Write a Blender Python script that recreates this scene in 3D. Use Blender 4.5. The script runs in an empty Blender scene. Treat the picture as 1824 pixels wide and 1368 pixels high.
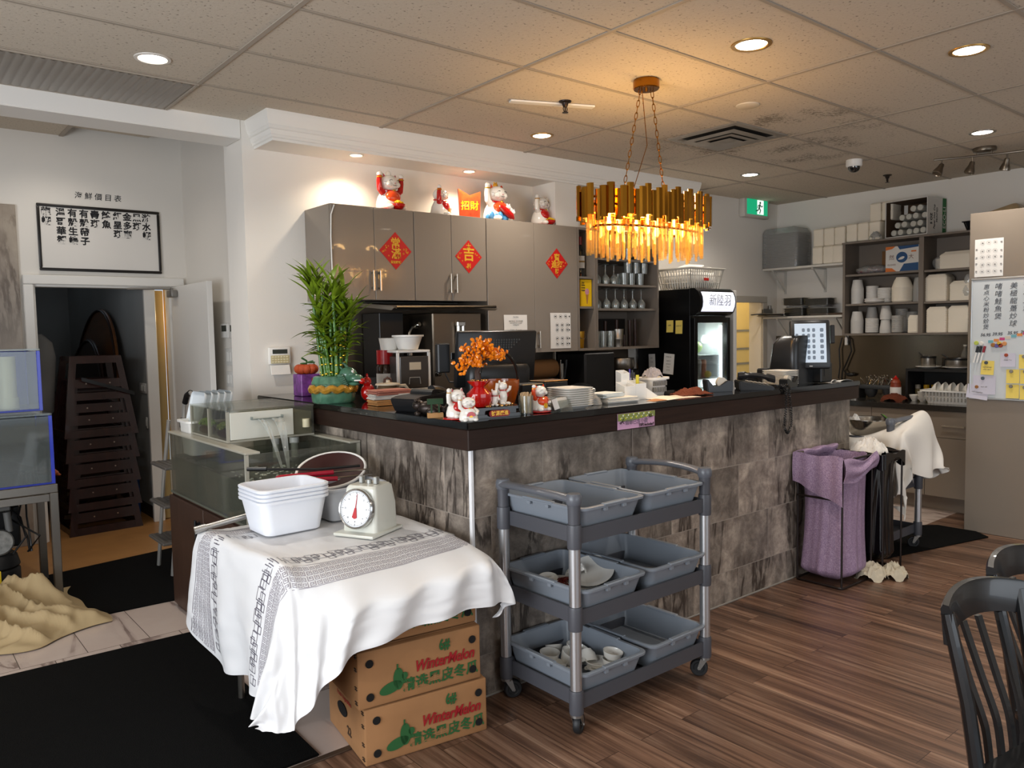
import bpy,bmesh,math,random
from mathutils import Vector,Matrix,Euler
PI=math.pi
MT=Matrix.Translation
MR=Matrix.Rotation
SC=bpy.context.scene
COL=SC.collection
random.seed(7)

# ------------------------------------------------------------------ camera
cam_d=bpy.data.cameras.new('camera')
cam=bpy.data.objects.new('camera',cam_d);COL.objects.link(cam)
cam_d.sensor_width=36.0;cam_d.lens=36.0*1400.56/1824.0;cam_d.clip_start=0.05
def _rot(yaw,pitch,roll):
    f=Vector((math.sin(yaw)*math.cos(pitch),math.cos(yaw)*math.cos(pitch),math.sin(pitch)))
    r=Vector((math.cos(yaw),-math.sin(yaw),0));u=r.cross(f)
    c,s=math.cos(roll),math.sin(roll)
    r,u=c*r+s*u,-s*r+c*u
    return Matrix((r,u,-f)).transposed()
cam.matrix_world=MT((0,0,1.596)) @ _rot(0.6875,-0.0661,-0.0179).to_4x4()
SC.camera=cam

# ------------------------------------------------------------------ exposure, world, daylight
SC.view_settings.view_transform='Standard'
try:SC.view_settings.look='None'
except Exception:pass
SC.view_settings.gamma=1.0
SC.view_settings.use_curve_mapping=False
SC.view_settings.exposure=-0.05
SC.cycles.max_bounces=8
SC.cycles.diffuse_bounces=4
SC.cycles.glossy_bounces=4
SC.cycles.transmission_bounces=6
SC.cycles.transparent_max_bounces=16
SC.cycles.caustics_reflective=False
SC.cycles.caustics_refractive=False
SC.cycles.sample_clamp_indirect=6.0
W=bpy.data.worlds.new('world');SC.world=W;W.use_nodes=True
W.node_tree.nodes['Background'].inputs[0].default_value=(0.62,0.72,0.85,1)
W.node_tree.nodes['Background'].inputs[1].default_value=1.0

def light(kind,name,loc,energy,color,size=0.1,size_y=None,aim=None,spot=None,blend=0.6):
    d=bpy.data.lights.new(name,kind);d.energy=energy;d.color=color
    if kind == 'AREA':
        d.size=size
        if size_y:d.shape='RECTANGLE';d.size_y=size_y
        else:d.shape='DISK'
    elif kind in ('POINT','SPOT'):d.shadow_soft_size=size
    if kind == 'SPOT':d.spot_size=spot;d.spot_blend=blend
    o=bpy.data.objects.new(name,d);COL.objects.link(o);o.location=loc
    if aim is not None:
        o.rotation_euler=(Vector(aim)-Vector(loc)).to_track_quat('-Z','Y').to_euler()
    return o
# daylight through the shop-front windows (behind the camera and to its left)
DAY=(0.90,0.95,1.0)
light('AREA','daylight_left_window',(-2.28,1.4,1.30),185,DAY,3.8,1.9,(2.0,2.0,0.55))
light('AREA','daylight_rear_window',(2.6,-3.28,1.35),70,DAY,5.4,1.9,(2.8,1.0,0.5))

# ------------------------------------------------------------------ materials
def srgb(h):
    h=h.lstrip('#');o=[]
    for i in (0,2,4):
        c=int(h[i:i+2],16)/255.0
        o.append(c/12.92 if c <= 0.04045 else ((c+0.055)/1.055)**2.4)
    return (o[0],o[1],o[2],1.0)
_MC={}
def mat(name,col='#cccccc',rough=0.5,metal=0.0,spec=0.5,bump=0.0,bscale=60.0,var=0.0,vscale=6.0,emit=None,estr=1.0,coat=0.0,sss=0.0,alpha=1.0,trans=0.0,ior=1.45,stretch=None):
    if name in _MC:return _MC[name]
    m=bpy.data.materials.new(name);m.use_nodes=True
    nt=m.node_tree;b=nt.nodes['Principled BSDF']
    c=srgb(col) if isinstance(col,str) else col
    b.inputs['Base Color'].default_value=c
    b.inputs['Roughness'].default_value=rough
    b.inputs['Metallic'].default_value=metal
    b.inputs['Specular IOR Level'].default_value=spec
    b.inputs['Coat Weight'].default_value=coat
    b.inputs['IOR'].default_value=ior
    b.inputs['Transmission Weight'].default_value=trans
    b.inputs['Alpha'].default_value=alpha
    if sss:b.inputs['Subsurface Weight'].default_value=sss;b.inputs['Subsurface Radius'].default_value=(0.02,0.02,0.02)
    if emit:
        b.inputs['Emission Color'].default_value=srgb(emit) if isinstance(emit,str) else emit
        b.inputs['Emission Strength'].default_value=estr
    tc=nt.nodes.new('ShaderNodeTexCoord');mp=nt.nodes.new('ShaderNodeMapping')
    nt.links.new(tc.outputs['Object'],mp.inputs['Vector'])
    if stretch:mp.inputs['Scale'].default_value=stretch
    if var > 0:
        n=nt.nodes.new('ShaderNodeTexNoise');n.inputs['Scale'].default_value=vscale;n.inputs['Detail'].default_value=5
        nt.links.new(mp.outputs[0],n.inputs['Vector'])
        r=nt.nodes.new('ShaderNodeValToRGB')
        r.color_ramp.elements[0].position=0.3;r.color_ramp.elements[1].position=0.7
        r.color_ramp.elements[0].color=(c[0]*(1-var),c[1]*(1-var),c[2]*(1-var),1)
        r.color_ramp.elements[1].color=(min(1,c[0]*(1+var*.6)),min(1,c[1]*(1+var*.6)),min(1,c[2]*(1+var*.6)),1)
        nt.links.new(n.outputs['Fac'],r.inputs['Fac']);nt.links.new(r.outputs[0],b.inputs['Base Color'])
    if bump > 0:
        n2=nt.nodes.new('ShaderNodeTexNoise');n2.inputs['Scale'].default_value=bscale;n2.inputs['Detail'].default_value=4
        nt.links.new(mp.outputs[0],n2.inputs['Vector'])
        bp=nt.nodes.new('ShaderNodeBump');bp.inputs['Strength'].default_value=bump;bp.inputs['Distance'].default_value=0.01
        nt.links.new(n2.outputs['Fac'],bp.inputs['Height']);nt.links.new(bp.outputs[0],b.inputs['Normal'])
    _MC[name]=m
    return m
def nodes_of(m):
    nt=m.node_tree
    return nt,nt.nodes['Principled BSDF'],lambda t,**k:_mk(nt,t,k)
def _mk(nt,t,k):
    n=nt.nodes.new(t)
    for a,v in k.items():
        if a.startswith('i_'):
            key=a[2:].replace('_',' ')
            n.inputs[key if key in n.inputs else int(key)].default_value=v
        else:setattr(n,a,v)
    return n
def ramp(nt,stops):
    r=nt.nodes.new('ShaderNodeValToRGB');e=r.color_ramp.elements
    while len(e) < len(stops):e.new(0.5)
    for q,(p,c) in zip(e,stops):
        q.position=p;q.color=srgb(c) if isinstance(c,str) else c
    return r
def glassy(name,tint='#ffffff',opac=0.12,rough=0.03,haze='#dfe6e2',hz=0.06):
    """clear pane: sees through, with a gloss and a little haze"""
    if name in _MC:return _MC[name]
    m=bpy.data.materials.new(name);m.use_nodes=True;nt=m.node_tree
    nt.nodes.clear()
    out=nt.nodes.new('ShaderNodeOutputMaterial')
    tr=nt.nodes.new('ShaderNodeBsdfTransparent');tr.inputs[0].default_value=srgb(tint)
    gl=nt.nodes.new('ShaderNodeBsdfGlossy');gl.inputs['Roughness'].default_value=rough
    df=nt.nodes.new('ShaderNodeBsdfDiffuse');df.inputs[0].default_value=srgb(haze)
    fr=nt.nodes.new('ShaderNodeLayerWeight');fr.inputs['Blend'].default_value=0.25
    mp=nt.nodes.new('ShaderNodeMath');mp.operation='MULTIPLY_ADD';mp.inputs[1].default_value=0.55;mp.inputs[2].default_value=opac*0.10
    nt.links.new(fr.outputs['Fresnel'],mp.inputs[0])
    a=nt.nodes.new('ShaderNodeMixShader');b=nt.nodes.new('ShaderNodeMixShader')
    a.inputs[0].default_value=hz
    nt.links.new(tr.outputs[0],a.inputs[1]);nt.links.new(df.outputs[0],a.inputs[2])
    nt.links.new(mp.outputs[0],b.inputs[0]);nt.links.new(a.outputs[0],b.inputs[1]);nt.links.new(gl.outputs[0],b.inputs[2])
    nt.links.new(b.outputs[0],out.inputs[0])
    _MC[name]=m
    return m

# ------------------------------------------------------------------ geometry helper
class G:
    """collects shapes into one bmesh; every new face takes material slot self.m"""
    def __init__(s):s.bm=bmesh.new();s.m=0
    def _fin(s):
        for f in s.bm.faces:
            if not f.tag:f.material_index=s.m;f.tag=True
        return s
    def mi(s,i):s.m=i;return s
    def box(s,a,b,bev=0.0,seg=1):
        x0,x1=sorted((a[0],b[0]));y0,y1=sorted((a[1],b[1]));z0,z1=sorted((a[2],b[2]))
        r=bmesh.ops.create_cube(s.bm,size=1.0);vs=r['verts']
        for v in vs:v.co=Vector(((x0+x1)/2+v.co.x*(x1-x0),(y0+y1)/2+v.co.y*(y1-y0),(z0+z1)/2+v.co.z*(z1-z0)))
        if bev > 0:
            es=list({e for v in vs for e in v.link_edges})
            bmesh.ops.bevel(s.bm,geom=es,offset=bev,segments=seg,affect='EDGES',profile=0.5)
        return s._fin()
    def obox(s,c,size,rot=(0,0,0),bev=0.0,seg=1):
        g=G();g.box((-size[0]/2,-size[1]/2,-size[2]/2),(size[0]/2,size[1]/2,size[2]/2),bev,seg)
        return s.merge(g,MT(c) @ Euler(rot).to_matrix().to_4x4())
    def merge(s,g,M=None,keep=False):
        vm={}
        for v in g.bm.verts:vm[v]=s.bm.verts.new(M @ v.co if M else v.co)
        for f in g.bm.faces:
            try:
                n=s.bm.faces.new([vm[v] for v in f.verts]);n.material_index=f.material_index if keep else s.m;n.tag=True
            except ValueError:pass
        g.bm.free()
        return s
    def xf(s,M):
        for v in s.bm.verts:v.co=M @ v.co
        return s
    def poly(s,pts):
        s.bm.faces.new([s.bm.verts.new(p) for p in pts]);return s._fin()
    def cyl(s,p0,p1,r0,r1=None,n=16,cap=True):
        r1=r0 if r1 is None else r1
        p0,p1=Vector(p0),Vector(p1);ax=(p1-p0).normalized()
        u=ax.orthogonal().normalized();w=ax.cross(u)
        A=[s.bm.verts.new(p0+(u*math.cos(2*PI*k/n)+w*math.sin(2*PI*k/n))*r0) for k in range(n)]
        B=[s.bm.verts.new(p1+(u*math.cos(2*PI*k/n)+w*math.sin(2*PI*k/n))*r1) for k in range(n)]
        for k in range(n):s.bm.faces.new((A[k],A[(k+1) % n],B[(k+1) % n],B[k]))
        if cap:s.bm.faces.new(A[::-1]);s.bm.faces.new(B)
        return s._fin()
    def tube(s,path,r,n=8,closed=False,rs=None):
        P=[Vector(p) for p in path];N=len(P);rings=[];u=None
        for i in range(N):
            a=P[i-1] if (i > 0 or closed) else P[i];b=P[(i+1) % N] if (i < N-1 or closed) else P[i]
            t=(b-a).normalized()
            u=t.orthogonal().normalized() if u is None else (u-t*u.dot(t)).normalized()
            w=t.cross(u);rr=rs[i] if rs else r
            rings.append([s.bm.verts.new(P[i]+(u*math.cos(2*PI*k/n)+w*math.sin(2*PI*k/n))*rr) for k in range(n)])
        for i in range(N if closed else N-1):
            A,B=rings[i],rings[(i+1) % N]
            for k in range(n):s.bm.faces.new((A[k],A[(k+1) % n],B[(k+1) % n],B[k]))
        if not closed:s.bm.faces.new(rings[0][::-1]);s.bm.faces.new(rings[-1])
        return s._fin()
    def lathe(s,prof,n=24,c=(0,0,0),sx=1.0,sy=1.0):
        c=Vector(c);rings=[]
        for r,z in prof:
            if r < 1e-6:rings.append([s.bm.verts.new(c+Vector((0,0,z)))])
            else:rings.append([s.bm.verts.new(c+Vector((r*sx*math.cos(2*PI*k/n),r*sy*math.sin(2*PI*k/n),z))) for k in range(n)])
        for A,B in zip(rings,rings[1:]):
            for k in range(n):
                q=[A[k % len(A)],A[(k+1) % len(A)],B[(k+1) % len(B)],B[k % len(B)]]
                q=list(dict.fromkeys(q))
                if len(q) > 2:s.bm.faces.new(q)
        return s._fin()
    def ell(s,c,r,seg=16,ring=10,rot=None):
        vs=bmesh.ops.create_uvsphere(s.bm,u_segments=seg,v_segments=ring,radius=1.0)['verts']
        M=MT(c) @ (Euler(rot).to_matrix().to_4x4() if rot else Matrix()) @ Matrix.Diagonal((r[0],r[1],r[2],1)) if not isinstance(r,(int,float)) else MT(c) @ Matrix.Scale(r,4)
        for v in vs:v.co=M @ v.co
        return s._fin()
    def prism(s,pts,a,b,ax='z'):
        def P(p,h):return {'z':(p[0],p[1],h),'y':(p[0],h,p[1]),'x':(h,p[0],p[1])}[ax]
        A=[s.bm.verts.new(P(p,a)) for p in pts];B=[s.bm.verts.new(P(p,b)) for p in pts];n=len(pts)
        for k in range(n):s.bm.faces.new((A[k],A[(k+1) % n],B[(k+1) % n],B[k]))
        s.bm.faces.new(A[::-1]);s.bm.faces.new(B)
        return s._fin()
    def sheet(s,fn,nu,nv,thick=0.0):
        V=[[s.bm.verts.new(fn(i/nu,j/nv)) for j in range(nv+1)] for i in range(nu+1)]
        fs=[s.bm.faces.new((V[i][j],V[i+1][j],V[i+1][j+1],V[i][j+1])) for i in range(nu) for j in range(nv)]
        if thick:
            bmesh.ops.recalc_face_normals(s.bm,faces=fs)
            bmesh.ops.solidify(s.bm,geom=fs,thickness=thick)
        return s._fin()
    def loft(s,rings,cap0=True,cap1=True):
        R=[[s.bm.verts.new(p) for p in r] for r in rings];n=len(R[0])
        for A,B in zip(R,R[1:]):
            for k in range(n):s.bm.faces.new((A[k],A[(k+1) % n],B[(k+1) % n],B[k]))
        if cap0:s.bm.faces.new(R[0][::-1])
        if cap1:s.bm.faces.new(R[-1])
        return s._fin()
    def text(s,body,size,M,depth=0.0006,bold=0.0,shear=0.0,align='CENTER',sx=1.0,spacing=1.0,line=1.0):
        c=bpy.data.curves.new('t','FONT');c.body=body;c.size=size;c.align_x=align;c.align_y='CENTER'
        c.extrude=depth;c.offset=bold;c.shear=shear;c.space_character=spacing;c.space_line=line;c.resolution_u=3
        o=bpy.data.objects.new('t',c);COL.objects.link(o);bpy.context.view_layer.update()
        me=bpy.data.meshes.new_from_object(o.evaluated_get(bpy.context.evaluated_depsgraph_get()))
        bpy.data.objects.remove(o);bpy.data.curves.remove(c)
        b2=bmesh.new();b2.from_mesh(me);bpy.data.meshes.remove(me)
        MM=M @ Matrix.Diagonal((sx,1,1,1))
        g=G();g.bm.free();g.bm=b2
        return s.merge(g,MM)
    def wobble(s,amp,sc,seed=0):
        from mathutils import noise
        for v in s.bm.verts:
            v.co += noise.noise_vector(v.co*sc+Vector((seed,seed*2,0)))*amp
        return s
def rr2(x0,y0,x1,y1,r,n=4):
    """rounded rectangle outline, counter-clockwise"""
    o=[]
    for cx,cy,a in ((x1-r,y1-r,0),(x0+r,y1-r,90),(x0+r,y0+r,180),(x1-r,y0+r,270)):
        for k in range(n+1):
            t=math.radians(a+90*k/n);o.append((cx+r*math.cos(t),cy+r*math.sin(t)))
    return o
def FACE(loc,facing):
    """matrix whose local x,y lie on a wall that looks along `facing` ('-y','-x','z'); text reads upright"""
    if facing == '-y':R=Matrix(((1,0,0),(0,0,-1),(0,1,0)))
    elif facing == '-x':R=Matrix(((0,0,-1),(-1,0,0),(0,1,0)))
    else:R=Matrix.Identity(3)
    return MT(loc) @ R.to_4x4()
def obj(name,g,m=None,parent=None,smooth=True,ang=35,loc=None):
    me=bpy.data.meshes.new(name)
    bmesh.ops.recalc_face_normals(g.bm,faces=g.bm.faces)
    g.bm.to_mesh(me);g.bm.free()
    for k in (m if isinstance(m,(list,tuple)) else [m]):
        if k:me.materials.append(k)
    if smooth:
        me.shade_smooth()
        try:me.set_sharp_from_angle(angle=math.radians(ang))
        except Exception:pass
    o=bpy.data.objects.new(name,me);COL.objects.link(o)
    if parent is not None:o.parent=parent
    if loc is not None:o.location=loc
    return o
def tag(o,label,cat,group=None,kind=None):
    o['label']=label;o['category']=cat
    if group:o['group']=group
    if kind:o['kind']=kind
    return o
def thing(name,label,cat,loc=(0,0,0),rz=0.0,group=None):
    o=bpy.data.objects.new(name,None);COL.objects.link(o)
    o.empty_display_size=0.05;o.location=loc;o.rotation_euler=(0,0,rz)
    return tag(o,label,cat,group)
def solo(name,g,m,label,cat,loc=(0,0,0),rz=0.0,group=None,**k):
    o=obj(name,g,m,**k);o.location=loc;o.rotation_euler=(0,0,rz)
    return tag(o,label,cat,group)
def struct(name,g,m,**k):
    o=obj(name,g,m,**k);o['kind']='structure';return o
def dup(root,loc=None,rz=None,label=None,group=None,rot=None):
    r=root.copy();COL.objects.link(r)
    if loc is not None:r.location=loc
    if rz is not None:r.rotation_euler=(0,0,rz)
    if rot is not None:r.rotation_euler=rot
    if label:r['label']=label
    if group:r['group']=group
    for ch in list(root.children):
        c=ch.copy();COL.objects.link(c);c.parent=r
        for q in list(ch.children):
            d=q.copy();COL.objects.link(d);d.parent=c
    return r
# ------------------------------------------------------------------ surface materials of the room
def wood_floor():
    m=mat('walnut_planks','#5b3d2c',0.33,spec=0.45);nt,b,N=nodes_of(m)
    tc=N('ShaderNodeTexCoord');sep=N('ShaderNodeSeparateXYZ');cmb=N('ShaderNodeCombineXYZ')
    nt.links.new(tc.outputs['Object'],sep.inputs[0])
    nt.links.new(sep.outputs['Y'],cmb.inputs['X']);nt.links.new(sep.outputs['X'],cmb.inputs['Y'])
    br=N('ShaderNodeTexBrick',offset=0.37,offset_frequency=2)
    br.inputs['Scale'].default_value=1;br.inputs['Brick Width'].default_value=1.22;br.inputs['Row Height'].default_value=0.125
    br.inputs['Mortar Size'].default_value=0.0012;br.inputs['Mortar Smooth'].default_value=0.2;br.inputs['Bias'].default_value=0
    br.inputs['Color1'].default_value=(0,0,0,1);br.inputs['Color2'].default_value=(1,1,1,1);br.inputs['Mortar'].default_value=(0.3,0.3,0.3,1)
    nt.links.new(cmb.outputs[0],br.inputs['Vector'])
    # streaks running along each plank, shifted per plank
    off=N('ShaderNodeVectorMath',operation='MULTIPLY_ADD');off.inputs[1].default_value=(7,3,5)
    nt.links.new(br.outputs['Color'],off.inputs[0])
    mp=N('ShaderNodeMapping');mp.inputs['Scale'].default_value=(1.1,26,1);nt.links.new(cmb.outputs[0],mp.inputs['Vector'])
    nt.links.new(mp.outputs[0],off.inputs[2])
    n1=N('ShaderNodeTexNoise');n1.inputs['Scale'].default_value=1.0;n1.inputs['Detail'].default_value=6;n1.inputs['Roughness'].default_value=0.62;n1.inputs['Distortion'].default_value=0.6
    nt.links.new(off.outputs[0],n1.inputs['Vector'])
    r=ramp(nt,[(0.26,'#34251d'),(0.42,'#5a4234'),(0.55,'#785b49'),(0.72,'#9f826c')])
    nt.links.new(n1.outputs['Fac'],r.inputs['Fac'])
    mx=N('ShaderNodeMix',data_type='RGBA',blend_type='MULTIPLY');mx.inputs['Factor'].default_value=1
    tone=ramp(nt,[(0.0,(0.70,0.70,0.71,1)),(1.0,(1.12,1.11,1.10,1))]);nt.links.new(br.outputs['Color'],tone.inputs['Fac'])
    nt.links.new(r.outputs[0],mx.inputs['A']);nt.links.new(tone.outputs[0],mx.inputs['B'])
    mo=N('ShaderNodeMix',data_type='RGBA');nt.links.new(br.outputs['Fac'],mo.inputs['Factor'])
    nt.links.new(mx.outputs['Result'],mo.inputs['A']);mo.inputs['B'].default_value=srgb('#23150e')
    nt.links.new(mo.outputs['Result'],b.inputs['Base Color'])
    rg=N('ShaderNodeMapRange');rg.inputs['To Min'].default_value=0.26;rg.inputs['To Max'].default_value=0.42
    nt.links.new(n1.outputs['Fac'],rg.inputs['Value']);nt.links.new(rg.outputs[0],b.inputs['Roughness'])
    return m
def veined(name,base,light,dark,sc=1.6,rough=0.3,tile=None,grout='#444444',axes='xz',g0=(0,0),amount=1.0,bump=0.0,fine=False,dark2=None):
    """stone with diagonal veins, cut into tiles (tile = width, height, offset)"""
    m=mat(name,base,rough);nt,b,N=nodes_of(m)
    tc=N('ShaderNodeTexCoord');sep=N('ShaderNodeSeparateXYZ');nt.links.new(tc.outputs['Object'],sep.inputs[0])
    cmb=N('ShaderNodeCombineXYZ')
    if axes == 'sum': # side and front faces of one block share a coordinate
        a=N('ShaderNodeMath',operation='SUBTRACT');nt.links.new(sep.outputs['X'],a.inputs[0]);nt.links.new(sep.outputs['Y'],a.inputs[1])
        nt.links.new(a.outputs[0],cmb.inputs['X']);nt.links.new(sep.outputs['Z'],cmb.inputs['Y'])
    else:
        nt.links.new(sep.outputs[axes[0].upper()],cmb.inputs['X']);nt.links.new(sep.outputs[axes[1].upper()],cmb.inputs['Y'])
    mv=N('ShaderNodeMapping');mv.inputs['Location'].default_value=(g0[0],g0[1],0);nt.links.new(cmb.outputs[0],mv.inputs['Vector'])
    v=mv.outputs[0];br=None
    if tile:
        br=N('ShaderNodeTexBrick',offset=tile[2],offset_frequency=2)
        br.inputs['Scale'].default_value=1;br.inputs['Brick Width'].default_value=tile[0];br.inputs['Row Height'].default_value=tile[1]
        br.inputs['Mortar Size'].default_value=0.002;br.inputs['Mortar Smooth'].default_value=0.1;br.inputs['Bias'].default_value=0
        br.inputs['Color1'].default_value=(0,0,0,1);br.inputs['Color2'].default_value=(1,1,1,1);br.inputs['Mortar'].default_value=(0.5,0.5,0.5,1)
        nt.links.new(v,br.inputs['Vector'])
        o=N('ShaderNodeVectorMath',operation='MULTIPLY_ADD');o.inputs[1].default_value=(5.3,3.7,9.1)
        nt.links.new(br.outputs['Color'],o.inputs[0]);nt.links.new(v,o.inputs[2]);v=o.outputs[0]
    n0=N('ShaderNodeTexNoise');n0.inputs['Scale'].default_value=sc*(5.0 if fine else 1.5);n0.inputs['Detail'].default_value=10 if fine else 6;n0.inputs['Roughness'].default_value=0.72 if fine else 0.6;n0.inputs['Distortion'].default_value=0.3
    nt.links.new(v,n0.inputs['Vector'])
    mw=N('ShaderNodeMapping');mw.inputs['Rotation'].default_value=(0,0,math.radians(-48));mw.inputs['Scale'].default_value=(1,0.22,1)
    nt.links.new(v,mw.inputs['Vector'])
    n1=N('ShaderNodeTexNoise');n1.inputs['Scale'].default_value=sc*2.6;n1.inputs['Detail'].default_value=9;n1.inputs['Roughness'].default_value=0.58;n1.inputs['Distortion'].default_value=0.5
    nt.links.new(mw.outputs[0],n1.inputs['Vector'])
    ri=N('ShaderNodeMath',operation='SUBTRACT');nt.links.new(n1.outputs['Fac'],ri.inputs[0]);ri.inputs[1].default_value=0.5
    ab=N('ShaderNodeMath',operation='ABSOLUTE');nt.links.new(ri.outputs[0],ab.inputs[0])
    vein=ramp(nt,[(0.0,(1,1,1,1)),(0.010,(0.85,0.85,0.85,1)),(0.026,(0.2,0.2,0.2,1)),(0.07,(0,0,0,1))]);nt.links.new(ab.outputs[0],vein.inputs['Fac'])
    r=ramp(nt,[(0.34,dark2 or dark),(0.48,base),(0.64,light)]);nt.links.new(n0.outputs['Fac'],r.inputs['Fac'])
    q=N('ShaderNodeMix',data_type='RGBA');q.inputs['Factor'].default_value=amount;q.inputs['A'].default_value=srgb(base);nt.links.new(r.outputs[0],q.inputs['B']);ground=q.outputs['Result']
    if fine:   # broad diagonal bands of lighter and darker stone
        rb=ramp(nt,[(0.36,(0.55,0.54,0.53,1)),(0.49,(0.95,0.95,0.95,1)),(0.53,(1.12,1.11,1.10,1)),(0.64,(1.5,1.48,1.45,1))]);nt.links.new(n1.outputs['Fac'],rb.inputs['Fac'])
        mm=N('ShaderNodeMix',data_type='RGBA',blend_type='MULTIPLY');mm.inputs['Factor'].default_value=0.85;nt.links.new(ground,mm.inputs['A']);nt.links.new(rb.outputs[0],mm.inputs['B']);ground=mm.outputs['Result']
    n3=N('ShaderNodeTexNoise');n3.inputs['Scale'].default_value=sc*1.3;n3.inputs['Detail'].default_value=3;nt.links.new(v,n3.inputs['Vector'])
    gate=ramp(nt,[(0.42,(0,0,0,1)),(0.54,(1,1,1,1))]);nt.links.new(n3.outputs['Fac'],gate.inputs['Fac'])
    vm=N('ShaderNodeMath',operation='MULTIPLY');nt.links.new(vein.outputs[0],vm.inputs[0]);nt.links.new(gate.outputs[0],vm.inputs[1])
    mx=N('ShaderNodeMix',data_type='RGBA');nt.links.new(vm.outputs[0],mx.inputs['Factor']);nt.links.new(ground,mx.inputs['A']);mx.inputs['B'].default_value=srgb(dark)
    last=mx.outputs['Result']
    if br:
        mg=N('ShaderNodeMix',data_type='RGBA');nt.links.new(br.outputs['Fac'],mg.inputs['Factor']);nt.links.new(last,mg.inputs['A']);mg.inputs['B'].default_value=srgb(grout);last=mg.outputs['Result']
    nt.links.new(last,b.inputs['Base Color'])
    if bump:
        bp=N('ShaderNodeBump');bp.inputs['Strength'].default_value=bump;bp.inputs['Distance'].default_value=0.004
        nt.links.new(n1.outputs['Fac'],bp.inputs['Height']);nt.links.new(bp.outputs[0],b.inputs['Normal'])
    return m
def ceiling_mat():
    m=mat('mineral_fibre_tile','#c9bfb0',0.92,spec=0.15);nt,b,N=nodes_of(m)
    tc=N('ShaderNodeTexCoord')
    n=N('ShaderNodeTexNoise');n.inputs['Scale'].default_value=70;n.inputs['Detail'].default_value=3;nt.links.new(tc.outputs['Object'],n.inputs['Vector'])
    r=ramp(nt,[(0.30,'#8d8375'),(0.37,'#c9beae'),(1,'#cfc5b6')]);nt.links.new(n.outputs['Fac'],r.inputs['Fac'])
    # soot specks blown onto the tiles around the air vent
    d=N('ShaderNodeVectorMath',operation='DISTANCE');nt.links.new(tc.outputs['Object'],d.inputs[0]);d.inputs[1].default_value=(5.15,3.25,2.931)
    fall=ramp(nt,[(0.5,(0.62,0.62,0.62,1)),(0.78,(0.6,0.6,0.6,1)),(1.0,(0.0,0.0,0.0,1))]);nt.links.new(d.outputs['Value'],fall.inputs['Fac'])
    s=N('ShaderNodeTexNoise');s.inputs['Scale'].default_value=45;s.inputs['Detail'].default_value=6;s.inputs['Roughness'].default_value=0.7;nt.links.new(tc.outputs['Object'],s.inputs['Vector'])
    s2=N('ShaderNodeTexNoise');s2.inputs['Scale'].default_value=3.5;nt.links.new(tc.outputs['Object'],s2.inputs['Vector'])
    ml=N('ShaderNodeMath',operation='MULTIPLY');nt.links.new(s.outputs['Fac'],ml.inputs[0]);nt.links.new(s2.outputs['Fac'],ml.inputs[1])
    sp=ramp(nt,[(0.27,(0,0,0,1)),(0.36,(1,1,1,1))]);nt.links.new(ml.outputs[0],sp.inputs['Fac'])
    f=N('ShaderNodeMath',operation='MULTIPLY');nt.links.new(sp.outputs[0],f.inputs[0]);nt.links.new(fall.outputs[0],f.inputs[1])
    mx=N('ShaderNodeMix',data_type='RGBA');nt.links.new(f.outputs[0],mx.inputs['Factor']);nt.links.new(r.outputs[0],mx.inputs['A']);mx.inputs['B'].default_value=srgb('#4a4034')
    nt.links.new(mx.outputs['Result'],b.inputs['Base Color'])
    bp=N('ShaderNodeBump');bp.inputs['Strength'].default_value=0.25;bp.inputs['Distance'].default_value=0.004;nt.links.new(n.outputs['Fac'],bp.inputs['Height']);nt.links.new(bp.outputs[0],b.inputs['Normal'])
    return m
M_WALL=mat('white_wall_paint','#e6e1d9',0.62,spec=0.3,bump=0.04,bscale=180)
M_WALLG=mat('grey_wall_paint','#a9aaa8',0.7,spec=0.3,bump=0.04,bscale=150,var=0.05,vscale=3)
M_TRIM=mat('white_gloss_trim','#eae7e1',0.38)
M_CEIL=ceiling_mat()
M_GRID=mat('painted_tee_bar','#a3988a',0.6)
M_WOOD=wood_floor()
M_MARB=veined('white_marble_floor_tile','#c6b4a9','#d0c0b6','#826f68',1.0,0.22,(0.297,0.6,0.5),'#5e544d','xy',(-0.944+0.297*4,-4.42+0.6*8),0.35,dark2='#c3b2a7')
M_STONE=veined('grey_stone_look_tile','#7d736a','#a89c8f','#3d352f',1.7,0.42,(0.61,0.305,0.5),'#958c82','sum',(0.20,0.115),0.8,0.2,True,'#5b5149')
M_MARBW=veined('brown_grey_marble_cladding','#978a7d','#b3a797','#6b5e52',0.9,0.3,None,axes='xz',amount=0.8,dark2='#7d7063')
M_TAN=mat('tan_floor_tile','#b5834e',0.4,var=0.12,vscale=5)
HC=2.931   # suspended ceiling

# floors
g=G().box((-2.6,-3.6,-0.05),(8.0,2.70,0));struct('floor',g,M_WOOD)
g=G().box((-2.6,2.70,-0.05),(8.0,5.5,0));struct('floor',g,M_MARB)
g=G().box((-2.6,5.5,-0.05),(8.0,10.8,0));struct('floor',g,M_TAN)
g=G().box((0.4,2.675,0),(1.97,2.705,0.006),0.002);struct('trim_1',g,mat('brown_floor_transition','#43352b',0.45))
# ceiling slab with its tee-bar grid (2 ft by 4 ft cells)
g=G().box((-2.6,-3.6,HC),(8.0,5.0,HC+0.05));struct('ceiling',g,M_CEIL)
g=G()
for j in range(-3,6):
    x=2.655+1.22*(j-2)
    if-2.5 < x < 7.85:g.box((x-0.013,-3.5,HC-0.006),(x+0.013,4.87,HC),0.002)
for i in range(-11,4):
    y=3.091+0.603*i
    if y < 4.87:g.box((-2.5,y-0.011,HC-0.005),(7.8,y+0.011,HC),0.002)
struct('trim_2',g,M_GRID)
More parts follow.
